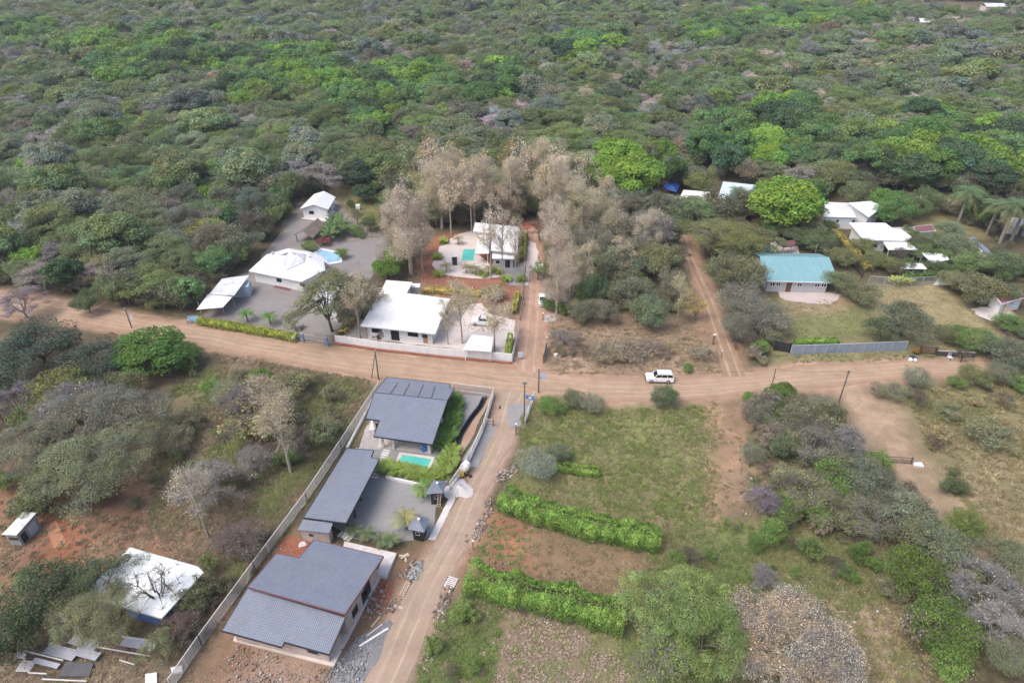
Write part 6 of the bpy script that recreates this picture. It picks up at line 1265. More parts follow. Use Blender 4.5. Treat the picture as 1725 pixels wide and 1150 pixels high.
# ================= trees placed one by one: kind, crown x, y, radius (photo px), height m, tint, label
HAND = [
 ('round', 250, 588, 66, 6.0, (.07, .135, .03), 'bright green dense tree at the roadside below the pole with the crossarm'), ('round', 300, 598, 34, 4.5, (.065, .125, .035), 'small green tree joined to the right of the bright green roadside tree'),
 ('scrub', 60, 575, 74, 7.5, (.062, .088, .062), 'dark blue-green bushy tree at the left edge below the road'), ('scrub', 150, 605, 60, 6.5, (.060, .084, .060), 'dark bushy tree left of the bright green roadside tree'), ('scrub', 10, 620, 60, 6.5, BLU, 'dark tree cut by the left picture edge below the road'),
 ('scrub', 100, 650, 56, 7, (.17, .19, .06), 'yellow-green crown between the dark trees and the grey twiggy one on the left'), ('wide', 150, 690, 100, 8.5, (.150, .155, .115), 'wide grey-green spreading tree in the left field, topmost of the big pair'), ('bare', 118, 665, 62, 8.8, (.29, .27, .27), 'grey leafless crown laced through the wide spreading tree on the left'),
 ('wide', 150, 770, 105, 8.5, (.145, .165, .09), 'wide olive spreading tree over the trunk above the little tin shed'), ('wide', 45, 740, 75, 7.5, (.15, .155, .10), 'grey-olive spreading tree at the left edge above the tin shed'), ('umbrella', 70, 820, 50, 5, (.13, .16, .07), 'low olive tree at the left edge just above the tin shed'), ('bare', 20, 660, 45, 7, (.25, .235, .24), 'leafless grey tree at the left edge between the dark and olive crowns'), ('scrub', 205, 650, 45, 6, (.13, .145, .07), 'olive tree below the bright green roadside tree'),
 ('sparse', 432, 690, 66, 7.5, (.19, .175, .085), 'yellow-leaved tree low in the middle of the left field'), ('bare', 415, 670, 60, 8, (.24, .21, .195), 'thin leafless tree behind the yellowish see-through one in the left field'), ('sparse', 480, 650, 45, 5, (.19, .20, .08), 'pale green see-through tree near the road in the left field'), ('scrub', 385, 660, 40, 4.5, (.17, .19, .08), 'light olive bush-like tree in the upper left field'), ('sparse', 540, 720, 36, 4.5, (.13, .16, .07), 'small grey-green tree close to the tall chain-link fence'),
 ('bare', 350, 800, 62, 6.5, (.33, .30, .275), 'leafless tree with whitish blossom specks in the left field', ), ('bare', 425, 765, 36, 4.5, (.32, .29, .27), 'smaller whitish leafless tree right of the blossoming one'), ('scrub', 285, 730, 44, 4, (.17, .17, .08), 'low olive thicket right of the wide spreading trees'), ('bare', 400, 900, 50, 4, (.22, .175, .155), 'low brown twiggy bush by the chain-link fence above the barn'), ('bare', 490, 740, 34, 4, (.24, .20, .18), 'brown leafless small tree near the chain-link fence middle'),
 ('bare', 30, 498, 44, 6.5, (.36, .30, .30), 'pinkish leafless tree where the road leaves the left edge'), ('scrub', 143, 503, 26, 5, (.09, .125, .055), 'small round tree standing at the lower edge of the left road'),
 ('scrub', 75, 1000, 84, 6.5, (.070, .098, .045), 'dark green tree at the bottom left corner'), ('scrub', 20, 1060, 60, 6, (.065, .092, .045), 'darkest tree at the very left bottom edge'), ('umbrella', 160, 965, 58, 5.5, (.105, .125, .06), 'olive tree overlapping the left half of the big white barn roof'), ('wide', 150, 1030, 78, 6.0, (.18, .19, .095), 'feathery olive tree over the scrap timber at the bottom left'), ('umbrella', 262, 1082, 34, 4, (.17, .18, .09), 'feathery olive tree at the bottom edge below the barn'), ('twig', 256, 985, 58, 7.5, (.20, .175, .15), 'bare branching tree standing in front of the white barn roof'), ('bare', 300, 1050, 36, 3.5, (.22, .16, .14), 'reddish twiggy bush between the barn and the chain-link fence'),
 ('wide', 548, 486, 68, 12, (.19, .205, .11), 'big spreading yard tree with a thick dark trunk by the blue-grey gate'), ('umbrella', 585, 505, 36, 8, (.175, .17, .10), 'right-hand lobe of the spreading tree over the white shed'), ('sparse', 612, 500, 36, 7, (.24, .21, .15), 'dry see-through tree between the big yard tree and the long white house'),

 ('round', 652, 450, 26, 4.5, (.085, .15, .03), 'bright green bushy tree behind the long white house'), ('round', 670, 428, 26, 5, (.075, .14, .03), 'darker green bushy tree above the bright one behind the white house'), ('scrub', 697, 410, 22, 5, (.09, .13, .06), 'grey-green bush at the foot of the pale dry trees'),
 ('round', 615, 283, 44, 9, (.050, .072, .045), 'very dark round tree behind the cottage lawn'), ('round', 612, 322, 20, 5, (.055, .09, .045), 'small dark round tree below the very dark one'), ('bare', 540, 282, 40, 9, (.36, .33, .31), 'big leafless grey tree just behind the white cottage'),
 ('scrub', 600, 385, 14, 3, (.12, .19, .05), 'light green garden bush right of the bananas'), ('scrub', 575, 425, 15, 2.4, (.13, .20, .05), 'green bush right of the pale blue pool'), ('scrub', 520, 412, 16, 2.4, (.13, .19, .045), 'green bush between the thatched shelter and the pale blue pool'), ('scrub', 622, 372, 15, 4, (.11, .17, .05), 'slim green garden tree on the cottage lawn'), ('scrub', 545, 405, 14, 2, (.20, .07, .06), 'dark red-leaved bush by the thatched shelter'),
 ('bare', 640, 560, 5, 3, (.3, .27, .24), 'small bare sapling behind the left end of the white wall'),
 ('sparse', 720, 505, 30, 3, (.24, .23, .10), 'low yellowish shrub tree behind the long white roof'), ('scrub', 830, 490, 24, 3, (.18, .18, .09), 'olive shrub behind the white pickup'),

 ('scrub', 1000, 480, 26, 6, (.065, .105, .05), 'dark green tree in the middle of the scrub between the two tracks'), ('scrub', 1000, 400, 46, 7.5, (.14, .145, .09), 'grey-olive tree in the scrub right of the red road'), ('scrub', 1060, 390, 50, 7.5, (.155, .145, .10), 'grey-brown tree below the bright green round tree'), ('scrub', 1040, 440, 44, 7, (.125, .14, .08), 'grey-green tree in the middle of the scrub patch'), ('scrub', 1100, 380, 42, 7.5, (.19, .175, .155), 'greyish twiggy tree left of the rutted track top'), ('scrub', 1110, 430, 40, 6.5, (.16, .17, .08), 'olive tree left of the rutted track'), ('scrub', 1065, 490, 44, 5.5, (.14, .15, .09), 'grey-green tree above the cleared lot'), ('scrub', 1095, 520, 38, 5, (.12, .16, .09), 'soft green tree leaning over the cleared lot'), ('scrub', 1135, 470, 34, 6, (.165, .17, .095), 'olive tree behind the pale-trunked tree'), ('sparse', 1172, 515, 20, 5, (.30, .26, .08), 'small tree with yellow leaves at the rutted track'), ('scrub', 985, 520, 26, 4.5, (.12, .14, .07), 'low olive tree at the top edge of the cleared lot'), ('scrub', 1060, 345, 34, 6, (.15, .14, .10), 'brownish tree at the foot of the bright green round tree'), ('scrub', 1020, 520, 24, 4, (.145, .14, .10), 'grey tree at the rim of the cleared lot'),
 ('bare', 950, 565, 28, 2.5, (.27, .235, .22), 'grey brush heap at the corner of the cleared lot'), ('sparse', 1060, 590, 46, 2.2, (.22, .19, .13), 'long brush heap of cut branches in the cleared lot'), ('sparse', 1020, 590, 34, 2.2, (.21, .19, .12), 'heap of cut leafy branches left of the long brush heap'), ('bare', 1100, 580, 30, 2.0, (.29, .22, .18), 'thin brown brush heap right in the cleared lot'), ('sparse', 1180, 590, 26, 2.2, (.22, .20, .13), 'low dry shrub beside the mouth of the rutted track'),
 ('round', 1042, 262, 48, 14.5, (.165, .27, .045), 'large bright green round tree, taller left lobe'), ('round', 1072, 292, 52, 13, (.15, .235, .042), 'large bright green round tree, broad front lobe'), ('round', 1018, 285, 38, 12, (.16, .26, .045), 'bright green left shoulder of the large round tree'), ('round', 1110, 255, 30, 12, (.11, .18, .038), 'bright green tree behind the large round one'), ('round', 1138, 285, 26, 10, (.065, .115, .035), 'dark green tree above the blue tarpaulin'),
 ('scrub', 1180, 300, 30, 8, (.15, .165, .06), 'olive tree between the blue tarpaulin and the grey-roofed house'), ('wide', 1215, 385, 64, 8, (.165, .18, .07), 'wide olive spreading tree at the top of the rutted track'), ('umbrella', 1255, 400, 46, 7.5, (.175, .19, .065), 'yellow-olive spreading tree left of the deep blue pool'), ('scrub', 1165, 352, 26, 5, (.11, .18, .045), 'light green bush in front of the white canopy'), ('umbrella', 1200, 362, 26, 5, (.17, .175, .075), 'olive crown just below the grey-roofed house'), ('scrub', 1130, 345, 32, 6, (.17, .155, .13), 'grey-brown tree left of the white canopy'),
 ('round', 1325, 335, 64, 12.5, (.145, .235, .04), 'very large bright green dome-shaped tree left of the white houses'), ('round', 1302, 322, 28, 9, (.118, .19, .036), 'left shoulder of the dome-shaped bright green tree'), ('round', 1350, 350, 40, 8, (.112, .18, .036), 'right lower shoulder of the dome-shaped bright green tree'), ('round', 1375, 320, 20, 7, (.08, .14, .04), 'dark small tree between the dome-shaped tree and white roof'),
 ('scrub', 1380, 400, 40, 5, (.10, .135, .06), 'dark green garden tree above the right end of the teal roof'), ('scrub', 1345, 395, 30, 4.5, (.09, .12, .055), 'dark garden shrub behind the teal roof'), ('scrub', 1420, 430, 30, 4, (.17, .19, .08), 'yellow-olive shrub right of the teal roof'),
 ('scrub', 1248, 500, 44, 6.5, (.18, .18, .13), 'pale grey-green tree right of the rutted track'), ('scrub', 1285, 520, 50, 6, (.16, .165, .12), 'greyish tree in front of the left end of the teal house'), ('scrub', 1240, 545, 34, 4.5, (.14, .155, .10), 'grey-green tree nearest the main road beside the rutted track'), ('scrub', 1225, 450, 40, 7, (.135, .15, .08), 'olive tree halfway up the rutted track, right side'), ('scrub', 1265, 455, 36, 6.5, (.15, .16, .09), 'grey-olive tree touching the left end of the teal roof'), ('scrub', 1300, 560, 26, 3.5, (.135, .145, .09), 'low bushy tree above the dark gate'),
 ('scrub', 1415, 472, 34, 4.6, (.145, .17, .08), 'many-stemmed small tree on the patio in front of the teal house'), ('scrub', 1455, 492, 30, 4.2, (.15, .16, .085), 'olive tree right of the many-stemmed patio tree'), ('umbrella', 1528, 528, 58, 6.5, (.098, .115, .068), 'wide dark grey-green tree above the end of the metal wall'), ('umbrella', 1490, 545, 30, 5, (.10, .125, .065), 'dark crown lobe left of the wide grey-green tree'), ('scrub', 1650, 482, 46, 6, (.15, .155, .08), 'olive tree at the right end of the dry lawn'), ('scrub', 1610, 470, 30, 4, (.16, .165, .08), 'low olive tree covering the white heap'),
 ('scrub', 1700, 590, 48, 5, (.13, .15, .10), 'grey-green tree at the right edge by the main road'), ('scrub', 1650, 570, 40, 4, (.12, .18, .05), 'fresh green shrubs below the sand patch'), ('scrub', 1600, 560, 28, 3.5, (.13, .155, .07), 'olive shrub between the dry lawn and the rusty gate'), ('scrub', 1700, 540, 26, 3, (.11, .19, .05), 'green shrub against the mottled wall'), ('scrub', 1690, 625, 34, 3.5, (.12, .15, .07), 'green shrub at the right edge below the main road'), ('scrub', 1645, 630, 30, 3, (.15, .17, .07), 'yellow-green shrub below the low dark wall'),
 ('scrub', 930, 680, 25, 2.6, (.11, .19, .045), 'bright green roadside bush right of the crossroads poles'), ('scrub', 965, 668, 22, 3.2, (.16, .18, .10), 'grey-green bush beside the bright one at the crossroads'), ('scrub', 995, 674, 26, 3.0, (.17, .20, .11), 'silvery round bush at the top of the grass field'), ('scrub', 1120, 664, 28, 3.6, (.10, .15, .075), 'dark green little tree right below the white off-roader'),
 ('scrub', 1295, 690, 46, 5, (.115, .13, .075), 'grey-green tree below the slim pole'), ('round', 1315, 660, 26, 3.4, (.095, .16, .035), 'bright green bush around the foot of the slim pole'), ('round', 1265, 668, 14, 1.8, (.11, .18, .04), 'small bright bush at the road edge left of the slim pole'), ('scrub', 1345, 705, 36, 4.5, (.095, .145, .07), 'blue-green tree right of the grey-green one below the main road'), ('scrub', 1385, 680, 26, 2.8, (.16, .18, .12), 'silvery shrub below the main road near the leaning pole'), ('scrub', 1545, 632, 30, 3.2, (.13, .16, .085), 'grey-green bush in the main road bend opposite the rusty gate'), ('scrub', 1510, 655, 30, 2.6, (.135, .16, .08), 'olive bush at the mouth of the gravel drive'), ('sparse', 1480, 655, 20, 1.8, (.17, .15, .10), 'dry shrub at the gravel drive mouth'),
 ('sparse', 1670, 728, 46, 3.6, (.16, .18, .09), 'thin olive tree alone in the right dry field'), ('sparse', 1600, 690, 30, 1.8, (.17, .185, .09), 'low wispy shrub in the upper right field'),
 ('scrub', 1380, 745, 48, 5.5, (.145, .155, .11), 'grey tree below the leaning pole, uppermost of the right thicket'), ('bare', 1430, 735, 44, 6, (.27, .26, .25), 'leafless grey tree beside the gravel drive'), ('umbrella', 1460, 790, 56, 6.5, (.15, .16, .105), 'grey-green spreading tree below the leafless one in the right thicket'), ('scrub', 1350, 820, 60, 5.5, (.175, .185, .075), 'yellow-olive tree with a visible trunk at the left of the right thicket'), ('scrub', 1400, 850, 46, 5, (.15, .165, .07), 'olive tree right of the yellow-olive one'), ('bare', 1290, 835, 34, 4, (.26, .22, .25), 'purplish leafless bush at the left rim of the right thicket'), ('scrub', 1470, 860, 50, 5.5, (.135, .15, .09), 'grey-green tree in the middle of the right thicket'), ('umbrella', 1530, 850, 60, 6.5, (.15, .165, .105), 'soft grey spreading tree along the right track'), ('umbrella', 1590, 905, 56, 6.5, (.145, .165, .09), 'grey-olive spreading tree farther down the right track'), ('bare', 1650, 960, 62, 6.5, (.30, .285, .27), 'leafless grey tree in the lower right thicket'), ('scrub', 1545, 960, 56, 6, (.11, .165, .035), 'bright yellow-green tree in the lower right thicket, upper one'), ('scrub', 1600, 1050, 60, 6, (.10, .155, .035), 'bright green tree in the lower right thicket, lower one'), ('bare', 1690, 1040, 56, 5.5, (.36, .34, .32), 'pale leafless tree at the right bottom edge'), ('umbrella', 1700, 930, 46, 5.5, (.15, .165, .095), 'grey-green crown at the right edge in the lower thicket'), ('scrub', 1700, 1100, 44, 4.5, (.14, .17, .07), 'olive tree at the bottom right corner'), ('scrub', 1630, 880, 34, 4.5, (.14, .19, .05), 'yellow-green small tree above the leafless one at right'), ('scrub', 1320, 745, 30, 4, (.11, .15, .07), 'blue-green small tree left of the uppermost thicket tree'), ('scrub', 1270, 760, 26, 3, (.12, .14, .08), 'dull green bush at the edge of the bare red strip'),
 ('drybig', 1335, 1078, 118, 7.5, (.52, .43, .31), 'huge dry beige-leaved tree at the bottom edge'), ('bare', 1340, 1070, 98, 6.8, (.50, .42, .30), 'twiggy crown inside the huge dry beige tree'), ('bare', 1290, 965, 26, 2.2, (.27, .25, .25), 'small grey twiggy bush above the huge dry beige tree'),
 ('feather', 1135, 1010, 88, 9, (.185, .245, .09), 'large feathery light green tree at the bottom centre'), ('feather', 1192, 1062, 74, 8, (.175, .235, .08), 'right lobe of the large feathery light green tree'), ('scrub', 1130, 1080, 70, 5.0, (.145, .20, .06), 'lower lobe of the large feathery light green tree'), ('scrub', 1090, 1120, 36, 3, (.17, .19, .08), 'low olive shrub at the bottom edge left of the feathery tree'),
 ('scrub', 905, 778, 42, 4.6, (.175, .205, .145), 'silver-green round tree at the end of the farther long hedge'), ('scrub', 940, 760, 24, 3.2, (.16, .19, .12), 'small silver-green crown behind the silver-green tree'),
 ('scrub', 1510, 350, 40, 7.5, (.085, .165, .045), 'bright mid green round tree right of the angular white roof'), ('round', 1495, 335, 26, 7.5, (.09, .17, .045), 'green tree crown behind the angular white roof'), ('scrub', 1545, 345, 26, 6, (.11, .155, .06), 'light olive tree between the green tree and the dry patch'), ('round', 1660, 362, 26, 5, (.08, .13, .04), 'dark round shrub between the tall palms'), ('scrub', 1600, 385, 26, 5, (.16, .21, .12), 'silvery bamboo-like tree left of the tall palms, upper'), ('scrub', 1612, 412, 36, 5, (.155, .20, .11), 'silvery bamboo-like tree left of the tall palms, lower'), ('scrub', 1640, 440, 36, 5, (.13, .185, .07), 'green garden tree below the grey-roofed shed'), ('scrub', 1700, 440, 40, 5, (.12, .17, .08), 'green garden tree at the right edge below the palms'), ('scrub', 1565, 405, 28, 4, (.10, .14, .05), 'green shrubs in front of the maroon roof'), ('scrub', 1480, 435, 26, 3.5, (.13, .155, .06), 'garden shrub left of the tilted awnings'), ('scrub', 1505, 445, 26, 3.5, (.14, .16, .06), 'garden shrub below the flat white awning'), ('scrub', 1580, 450, 26, 3.5, (.08, .13, .05), 'dark shrub below the tilted awning'), ('scrub', 1455, 410, 22, 4, (.15, .17, .07), 'garden tree in front of the long white wall'), ('scrub', 1690, 490, 36, 4.5, (.12, .16, .08), 'green tree behind the maroon outbuilding'), ('scrub', 1550, 420, 22, 4, (.12, .16, .07), 'shrub between the two right awnings'), ('scrub', 1400, 378, 14, 3, (.13, .17, .06), 'small bush against the pyramid-roofed white house'),
 ('scrub', 1450, 322, 34, 8, (.13, .155, .07), 'olive tree pressed against the back of the pyramid-roofed white house'), ('scrub', 1560, 330, 30, 7, (.11, .15, .06), 'green tree at the top of the dry patch behind the maroon roof'), ('round', 1640, 330, 30, 7, (.07, .115, .045), 'dark round tree behind the leftmost tall palm'), ('umbrella', 1290, 395, 34, 6.5, (.15, .165, .08), 'olive spreading crown over the deep blue pool corner'), ('scrub', 1530, 390, 18, 4, (.11, .15, .06), 'small shrub tree touching the right end of the long white roof'),
 ('round', 1544, 591, 6, 1.0, (.22, .115, .03), 'small orange-flowering bush inside the rusty gate'),
]
WC = {'leafless tree with whitish': (.50, .47, .45)}
for h_ in HAND:
    kd, x, y, rp, hh, tn, lab = h_[:7]; kw = {}
    if kd == 'scrub' and y > 600 and 'bright' not in lab and 'dark' not in lab and 'small' not in lab: kd = 'loose'
    if kd in ('wide', 'loose') and y > 600: tn = tuple(q * 1.22 for q in tn)
    if kd == 'scrub' and 960 < x < 1290 and 340 < y < 560: kd = ('loose', 'scrub', 'loose')[(x + y) % 3]; hh *= 1.3; tn = tuple(q * 1.12 for q in tn)
    if 'huge dry' in lab and kd == 'drybig': kw = dict(wood=(.30, .27, .25))
    if 'spreading yard tree' in lab: kw = dict(wood=(.085, .07, .06), var=0)
    if 'brush heap' in lab or 'heap of cut' in lab: kw['name'] = 'brush_heap'
    elif hh < 3.2 and 'bush' in lab or 'shrub' in lab: kw['name'] = 'bush'
    o = T(kd, x, y, rp, hh, tn, lab, **kw)
    if kw.get('name') == 'bush': o['category'] = 'bush'
    if kw.get('name') == 'brush_heap': o['category'] = 'brush heap'
TALL = [
 ('teak', 693, 462, 298, 44, (0.377, 0.328, 0.295), 'tall pale pinkish dry tree between the cottage lawn and the villa, tallest there'), ('teak', 712, 455, 330, 26, (0.344, 0.303, 0.262), 'narrow dry tree touching the right side of the tallest pale pinkish one'), ('teak', 672, 440, 318, 26, (0.377, 0.353, 0.312), 'narrow pale tree touching the left side of the tallest pale pinkish one'),
 ('thin', 779, 578, 462, 30, (.30, .29, .17), 'thin see-through tree in the white yard, its trunk right of the long white roof'), ('thin', 833, 592, 480, 30, (.34, .31, .21), 'thin see-through tree whose trunk stands right beside the white carport'), ('thin', 755, 580, 500, 18, (.32, .29, .20), 'very slim tree against the right end of the long white roof'), ('thin', 607, 570, 455, 26, (.30, .27, .18), 'slim dry tree at the left front corner of the long white house'),
 ('thin', 827, 470, 325, 24, (.46, .42, .38), 'tall thin tree whose trunk crosses the left half of the villa roof'), ('thin', 846, 466, 345, 20, (.44, .41, .37), 'tall thin tree crossing the middle of the villa roof'), ('thin', 868, 476, 355, 18, (.40, .37, .32), 'slim tree crossing the right corner of the villa roof'),
 ('teak', 940, 465, 350, 30, (0.344, 0.303, 0.271), 'pinkish dry tree right of the upper red dirt road, middle one of the row'), ('teak', 930, 432, 325, 28, (0.344, 0.303, 0.271), 'pinkish dry tree at the top of the red dirt road, right side'), ('teak', 938, 528, 420, 30, (0.312, 0.279, 0.254), 'greyish dry tree right beside the white hatchback'), ('teak', 978, 410, 295, 36, (.33, .32, .20), 'yellowish tall tree behind the dry trees right of the red road'), ('teak', 925, 385, 262, 30, (0.328, 0.303, 0.230), 'pale tall tree at the very end of the red road'), ('teak', 960, 500, 405, 26, (.34, .31, .25), 'dry brownish tree behind the one beside the white hatchback'), ('teak', 1005, 395, 290, 30, (.33, .31, .21), 'tall dry tree left of the large bright green round tree'),
 ('thin', 1140, 545, 455, 17, (.36, .36, .12), 'slim pale-trunked tree with yellow-green tips beside the rutted track'), ('thin', 760, 395, 270, 30, (.44, .38, .30), 'see-through tall tree with a pale trunk behind the villa'), ('thin', 795, 390, 262, 26, (.44, .38, .30), 'second see-through tall tree with a pale trunk behind the villa')]
TALL += [('teak', 1030, 420, 330, 24, (.30, .28, .21), 'tall dry tree sticking out of the scrub below the large bright green tree'), ('teak', 1085, 440, 345, 24, (.32, .29, .25), 'greyish tall tree sticking out of the scrub left of the rutted track top'), ('thin', 985, 500, 400, 26, (.28, .27, .16), 'thin tree among the scrub right of the white hatchback'), ('thin', 1045, 480, 395, 24, (.28, .27, .18), 'thin grey tree in the middle of the scrub patch'),
 ('thin', 490, 795, 650, 44, (.24, .225, .12), 'tall see-through tree with a leaning trunk in the left field'), ('thin', 470, 740, 620, 36, (.26, .23, .16), 'second see-through tree, left of the leaning one in the field'), ('thin', 352, 905, 770, 40, (.30, .28, .24), 'thin tree with whitish specks low in the left field'), ('teak', 745, 385, 262, 34, (.33, .29, .22), 'dry tree behind the left side of the villa terrace'), ('teak', 800, 378, 255, 34, (.34, .30, .24), 'dry tree just behind the villa roof'), ('teak', 860, 372, 250, 32, (.33, .29, .24), 'dry tree behind the right end of the villa roof')]
for kd, bx, by, ty, rp, tn, lab in TALL: TB(kd, bx, by, ty, rp, (tn[0] * 1.22, tn[1] * 1.17, tn[2] * 1.02), lab)
# ================= ground growth: one object each
def tuft_mesh(name, seed, n, h, spread, w=.035):
    g = np.random.default_rng(seed); V = []; 
    for _ in range(n):
        an = g.uniform(0, 6.28); b = np.array([math.cos(an), math.sin(an), 0]) * g.uniform(0, spread); an2 = g.uniform(0, 6.28); d = np.array([math.cos(an2), math.sin(an2), 0]); hh = h * g.uniform(.5, 1.2); s = np.array([-d[1], d[0], 0]) * w; tip = b + d * hh * g.uniform(.7, 1.6) + [0, 0, hh * g.uniform(.35, .8)]; mid = b + (tip - b) * .55 + [0, 0, hh * .12]
        V += [b - s, b + s, mid + s * .7, mid - s * .7, mid - s * .7, mid + s * .7, tip + s * .15, tip - s * .15]
    V = np.array(V); v = np.repeat(g.normal(1, .15, (n, 1)), 8, 0).reshape(-1, 1) * np.ones((1, 3)); me = npmesh(name, V, np.arange(len(V)).reshape(-1, 4), [M_FAR], v)
    al = np.ones((len(V), 4), np.float32); al[:, :3] = v; me.color_attributes['var'].data.foreach_set('color', al.ravel()); return me
def stuff_scatter(name, label, cat, shapes, areas, seed, smin, smax, dmul=1.0):
    coll = D.collections.new(name + '_shapes')
    for i, me in enumerate(shapes): o = D.objects.new('%s_shape_%02d' % (name, i), me); coll.objects.link(o)
    g = np.random.default_rng(seed); PTS = []; TI = []; SC = []
    for poly, dens, tints_, sc in areas:
        w = PX(poly); a = np.array(w); lo_, hi_ = a.min(0), a.max(0); n = int(dens * dmul * (hi_ - lo_).prod()); q = g.uniform(lo_, hi_, (n, 2)); q = q[sdist(w, q[:, 0], q[:, 1]) < 0]
        nz = .6 * vnoise(q[:, 0], q[:, 1], 4.0, seed) + .4 * vnoise(q[:, 0], q[:, 1], 1.3, seed + 1); q = q[nz > g.uniform(.15, .70, len(q))]
        nz2 = vnoise(q[:, 0], q[:, 1], 5, seed + 2); ti = np.array(tints_)[np.clip((nz2 * .7 + g.random(len(q)) * .3) * len(tints_), 0, len(tints_) - 1).astype(int)] * g.normal(1, .14, (len(q), 1)); PTS.append(q); TI.append(ti); SC.append(g.uniform(smin, smax, len(q)) * sc)
    q = np.concatenate(PTS); ti = np.concatenate(TI); sc = np.concatenate(SC); me = D.meshes.new(name); me.vertices.add(len(q)); me.vertices.foreach_set('co', np.c_[q, np.zeros(len(q))].astype(np.float32).ravel())
    attr(me, 'kind', 'INT', g.integers(0, len(shapes), len(q)).astype(np.int32)); attr(me, 'rot', 'FLOAT_VECTOR', np.c_[np.zeros((len(q), 2)), g.uniform(0, 6.28, len(q))].astype(np.float32), 'vector'); attr(me, 'siz', 'FLOAT_VECTOR', np.repeat(sc[:, None], 3, 1).astype(np.float32), 'vector'); attr(me, 'tint', 'FLOAT_COLOR', np.c_[ti, np.ones(len(q))].astype(np.float32), 'color')
    o = scatter(name, me, coll); print(name, len(q)); return tag(o, label, cat, kind='stuff')
GR1 = [(.19, .22, .08), (.25, .23, .12), (.16, .19, .06), (.27, .23, .14)]; GR2 = [(.32, .27, .16), (.26, .22, .12), (.20, .20, .085)]; GR3 = [(.13, .18, .05), (.16, .19, .07), (.20, .18, .09)]; GR4 = [(.30, .24, .16), (.22, .17, .11), (.17, .17, .08)]
FIELD = [([(1190, 690), (1250, 690), (1245, 880), (1190, 880)], .5, [(.25, .22, .12), (.2, .2, .09)], .7), ([(1180, 680), (1205, 680), (1205, 885), (1180, 885)], 2.5, GR2, 1.0), ([(880, 695), (1192, 684), (1190, 800), (1185, 880), (1112, 905), (860, 830)], 3.6, GR1, 1.0), ([(1110, 880), (1240, 880), (1500, 940), (1500, 1010), (1240, 1160), (1060, 1160), (1040, 1040), (1080, 960)], 3.0, GR3, 1.1),
 ([(1515, 660), (1725, 640), (1800, 1000), (1700, 1000), (1600, 810)], 3.2, GR2, 1.3), ([(1290, 870), (1440, 900), (1640, 1150), (1280, 1160)], 2.2, GR2 + GR3[:1], 1.1), ([(320, 610), (620, 645), (600, 700), (490, 860), (380, 990), (250, 900), (260, 700)], 2.8, GR4 + GR1[:1], 1.1),
 ([(480, 800), (560, 770), (480, 900), (420, 980), (395, 960)], 4, GR4 + GR1[:1], 1.2), ([(0, 840), (260, 880), (430, 960), (320, 1150), (0, 1150)], 1.5, GR4, 1.1), ([(830, 870), (1108, 930), (1060, 1005), (790, 945)], 1.3, [(.17, .21, .08), (.25, .2, .12)], .9), ([(700, 1150), (740, 1040), (790, 1000), (860, 1030), (830, 1160)], 2.5, GR3, 1.3), ([(860, 1040), (1050, 1060), (1100, 1160), (860, 1160)], .9, [(.2, .22, .09)], 1.0),
 ([(1320, 510), (1480, 500), (1530, 570), (1330, 580)], 2.5, [(.19, .23, .085), (.24, .24, .11)], .45), ([(1480, 490), (1600, 490), (1680, 560), (1620, 600), (1530, 580)], 2.0, [(.28, .26, .13), (.33, .28, .15)], .5), ([(925, 530), (1150, 545), (1210, 600), (1215, 628), (930, 630)], 1.6, [(.34, .26, .18), (.28, .22, .14), (.24, .22, .12)], 1.0), ([(180, 560), (330, 590), (620, 640), (620, 655), (330, 620), (180, 590)], 3, GR4, 1.2), ([(1260, 670), (1380, 665), (1440, 760), (1540, 900), (1560, 1000), (1400, 900), (1260, 860)], 2.2, [(.17, .18, .09), (.22, .19, .12)], 1.3), ([(1300, 598), (1530, 592), (1600, 600), (1520, 606), (1340, 612)], 3, [(.26, .24, .13), (.2, .22, .1)], .7), ([(570, 330), (640, 330), (640, 400), (600, 400)], 2, [(.2, .23, .09)], .6)]
stuff_scatter('grass', 'dry and green grass growing over the open fields and verges', 'grass', [tuft_mesh('tuft', 1, 26, .26, .34), tuft_mesh('tuft', 2, 20, .34, .38), tuft_mesh('tuft', 3, 30, .20, .36)], [(a_, b_, [tuple(min(.6, q * .85) for q in c_) for c_ in t_], s_) for a_, b_, t_, s_ in FIELD], 71, .7, 1.5, 2.0)
def low(kind, seed, sc_, lod=.5):
    L, Wd = gen(kind, seed, lod); V = np.concatenate([L[0], Wd[0]]) * sc_; me = npmesh('low_' + kind, V, np.concatenate([L[1], Wd[1] + len(L[0])]), [M_FAR], np.concatenate([L[2], np.ones((len(Wd[0]), 3))])); al = np.ones((len(V), 4), np.float32); al[:len(L[0]), :3] = L[2]; al[len(L[0]):, 3] = 0; me.color_attributes['var'].data.foreach_set('color', al.ravel()); return me
UG = [(.13, .16, .075), (.17, .17, .10), (.12, .19, .05), (.20, .17, .13)]
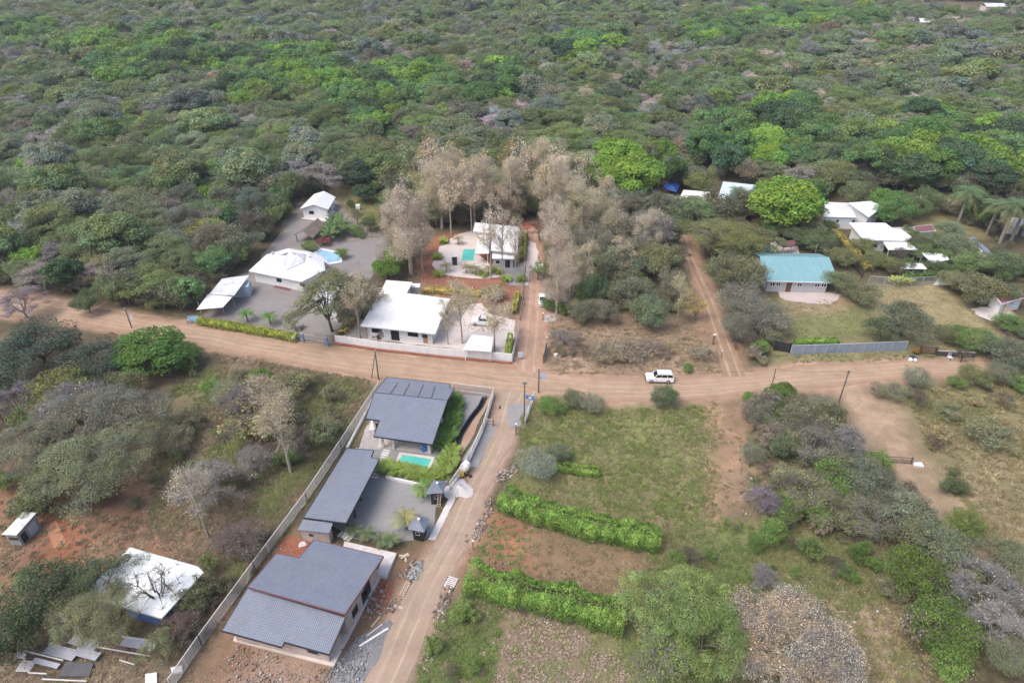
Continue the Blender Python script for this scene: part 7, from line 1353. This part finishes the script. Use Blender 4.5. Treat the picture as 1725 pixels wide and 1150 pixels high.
UND = [([(0, 700), (250, 780), (240, 860), (0, 880)], .06, UG, 1.0), ([(300, 620), (600, 645), (560, 730), (480, 800), (360, 860), (250, 850)], .05, UG, .9), ([(0, 900), (180, 920), (120, 1020), (0, 1000)], .02, UG, .8), ([(280, 960), (400, 980), (300, 1110), (250, 1060)], .12, [(.13, .14, .07), (.2, .15, .11)], .8), ([(360, 930), (470, 900), (395, 1030), (350, 1020)], .08, UG, .6),
 ([(1265, 690), (1390, 690), (1450, 770), (1580, 930), (1700, 1150), (1560, 1130), (1440, 920), (1280, 880)], .11, UG, 1.1), ([(1120, 890), (1300, 880), (1480, 930), (1460, 990), (1240, 980), (1090, 960)], .06, [(.12, .19, .05), (.14, .20, .06)], .75), ([(1500, 680), (1725, 660), (1725, 900), (1640, 900)], .02, GR2[:2] + UG[:1], .8), ([(700, 1150), (735, 1050), (780, 1000), (830, 1030), (800, 1150)], .16, [(.13, .21, .05), (.15, .2, .06)], .6), ([(330, 470), (420, 380), (500, 340), (480, 370), (400, 460), (345, 520)], .05, UG, 1.0),
 ([(905, 470), (1130, 500), (1140, 540), (960, 545), (915, 520)], .10, UG, 1.0), ([(1130, 620), (1215, 600), (1215, 625), (1150, 632)], .03, UG, .6), ([(1200, 560), (1300, 560), (1300, 615), (1250, 615)], .08, UG, .9), ([(900, 386), (1140, 400), (1150, 470), (930, 460)], .06, UG, 1.3), ([(1180, 420), (1280, 420), (1280, 480), (1200, 470)], .05, UG, 1.1), ([(1130, 350), (1380, 350), (1380, 420), (1280, 420), (1170, 395)], .05, UG, 1.2), ([(1470, 410), (1725, 430), (1725, 480), (1600, 475), (1470, 465)], .07, [(.10, .15, .05), (.13, .16, .07)], .9), ([(1600, 560), (1725, 540), (1725, 600), (1600, 600)], .07, UG, .9), ([(1560, 610), (1725, 610), (1725, 660), (1600, 660)], .05, UG, .8), ([(930, 580), (1140, 580), (1140, 605), (940, 605)], .09, [(.25, .21, .16), (.2, .18, .11), (.3, .24, .19)], .55), ([(700, 372), (870, 362), (870, 376), (800, 378), (730, 395)], .12, [(.22, .18, .13), (.2, .19, .11)], 1.4), ([(590, 350), (700, 380), (700, 440), (600, 400)], .04, UG, .8), ([(1480, 335), (1725, 345), (1725, 440), (1620, 390)], .02, UG, 1.0), ([(865, 1030), (1060, 1060), (1060, 1075), (860, 1045)], .2, UG[2:3], .4)]
ES = [e for e in EDGE if -300 <= e[0] <= 1725]
UND += [([a_, b_, (b_[0], b_[1] - 13), (a_[0], a_[1] - 13)], .16, [(.13, .16, .08), (.12, .15, .06), (.15, .16, .10)], 1.7) for a_, b_ in zip(ES[:-1], ES[1:])]
UND += [([(1500, 660), (1545, 735), (1600, 850), (1660, 930), (1690, 920), (1620, 830), (1560, 720), (1530, 655)], .06, GR2[:2] + UG[:2], .8)]
stuff_scatter('undergrowth', 'tangled low scrub and undergrowth below the trees', 'undergrowth', [low('scrub', 801, .55), low('scrub', 802, .45), low('sparse', 803, .5), low('bare', 804, .45)], UND, 72, .4, 1.5, 2.2)

# ================= haze
def haze():
    m = D.materials.new('haze_air'); m.use_nodes = True; t = m.node_tree; t.nodes.remove(t.nodes['Principled BSDF']); v = t.nodes.new('ShaderNodeVolumePrincipled')
    v.inputs['Color'].default_value = (.86, .90, 1.0, 1); v.inputs['Density'].default_value = .00020; v.inputs['Anisotropy'].default_value = .2; t.links.new(v.outputs[0], t.nodes['Material Output'].inputs['Volume'])
    mb = MB(); mb.box((0, 1850, 38.5), (5600, 4600, 79)); o = mb.build('haze', m, loc=(0, 1850, 38.5)); return tag(o, kind='stuff')
haze()
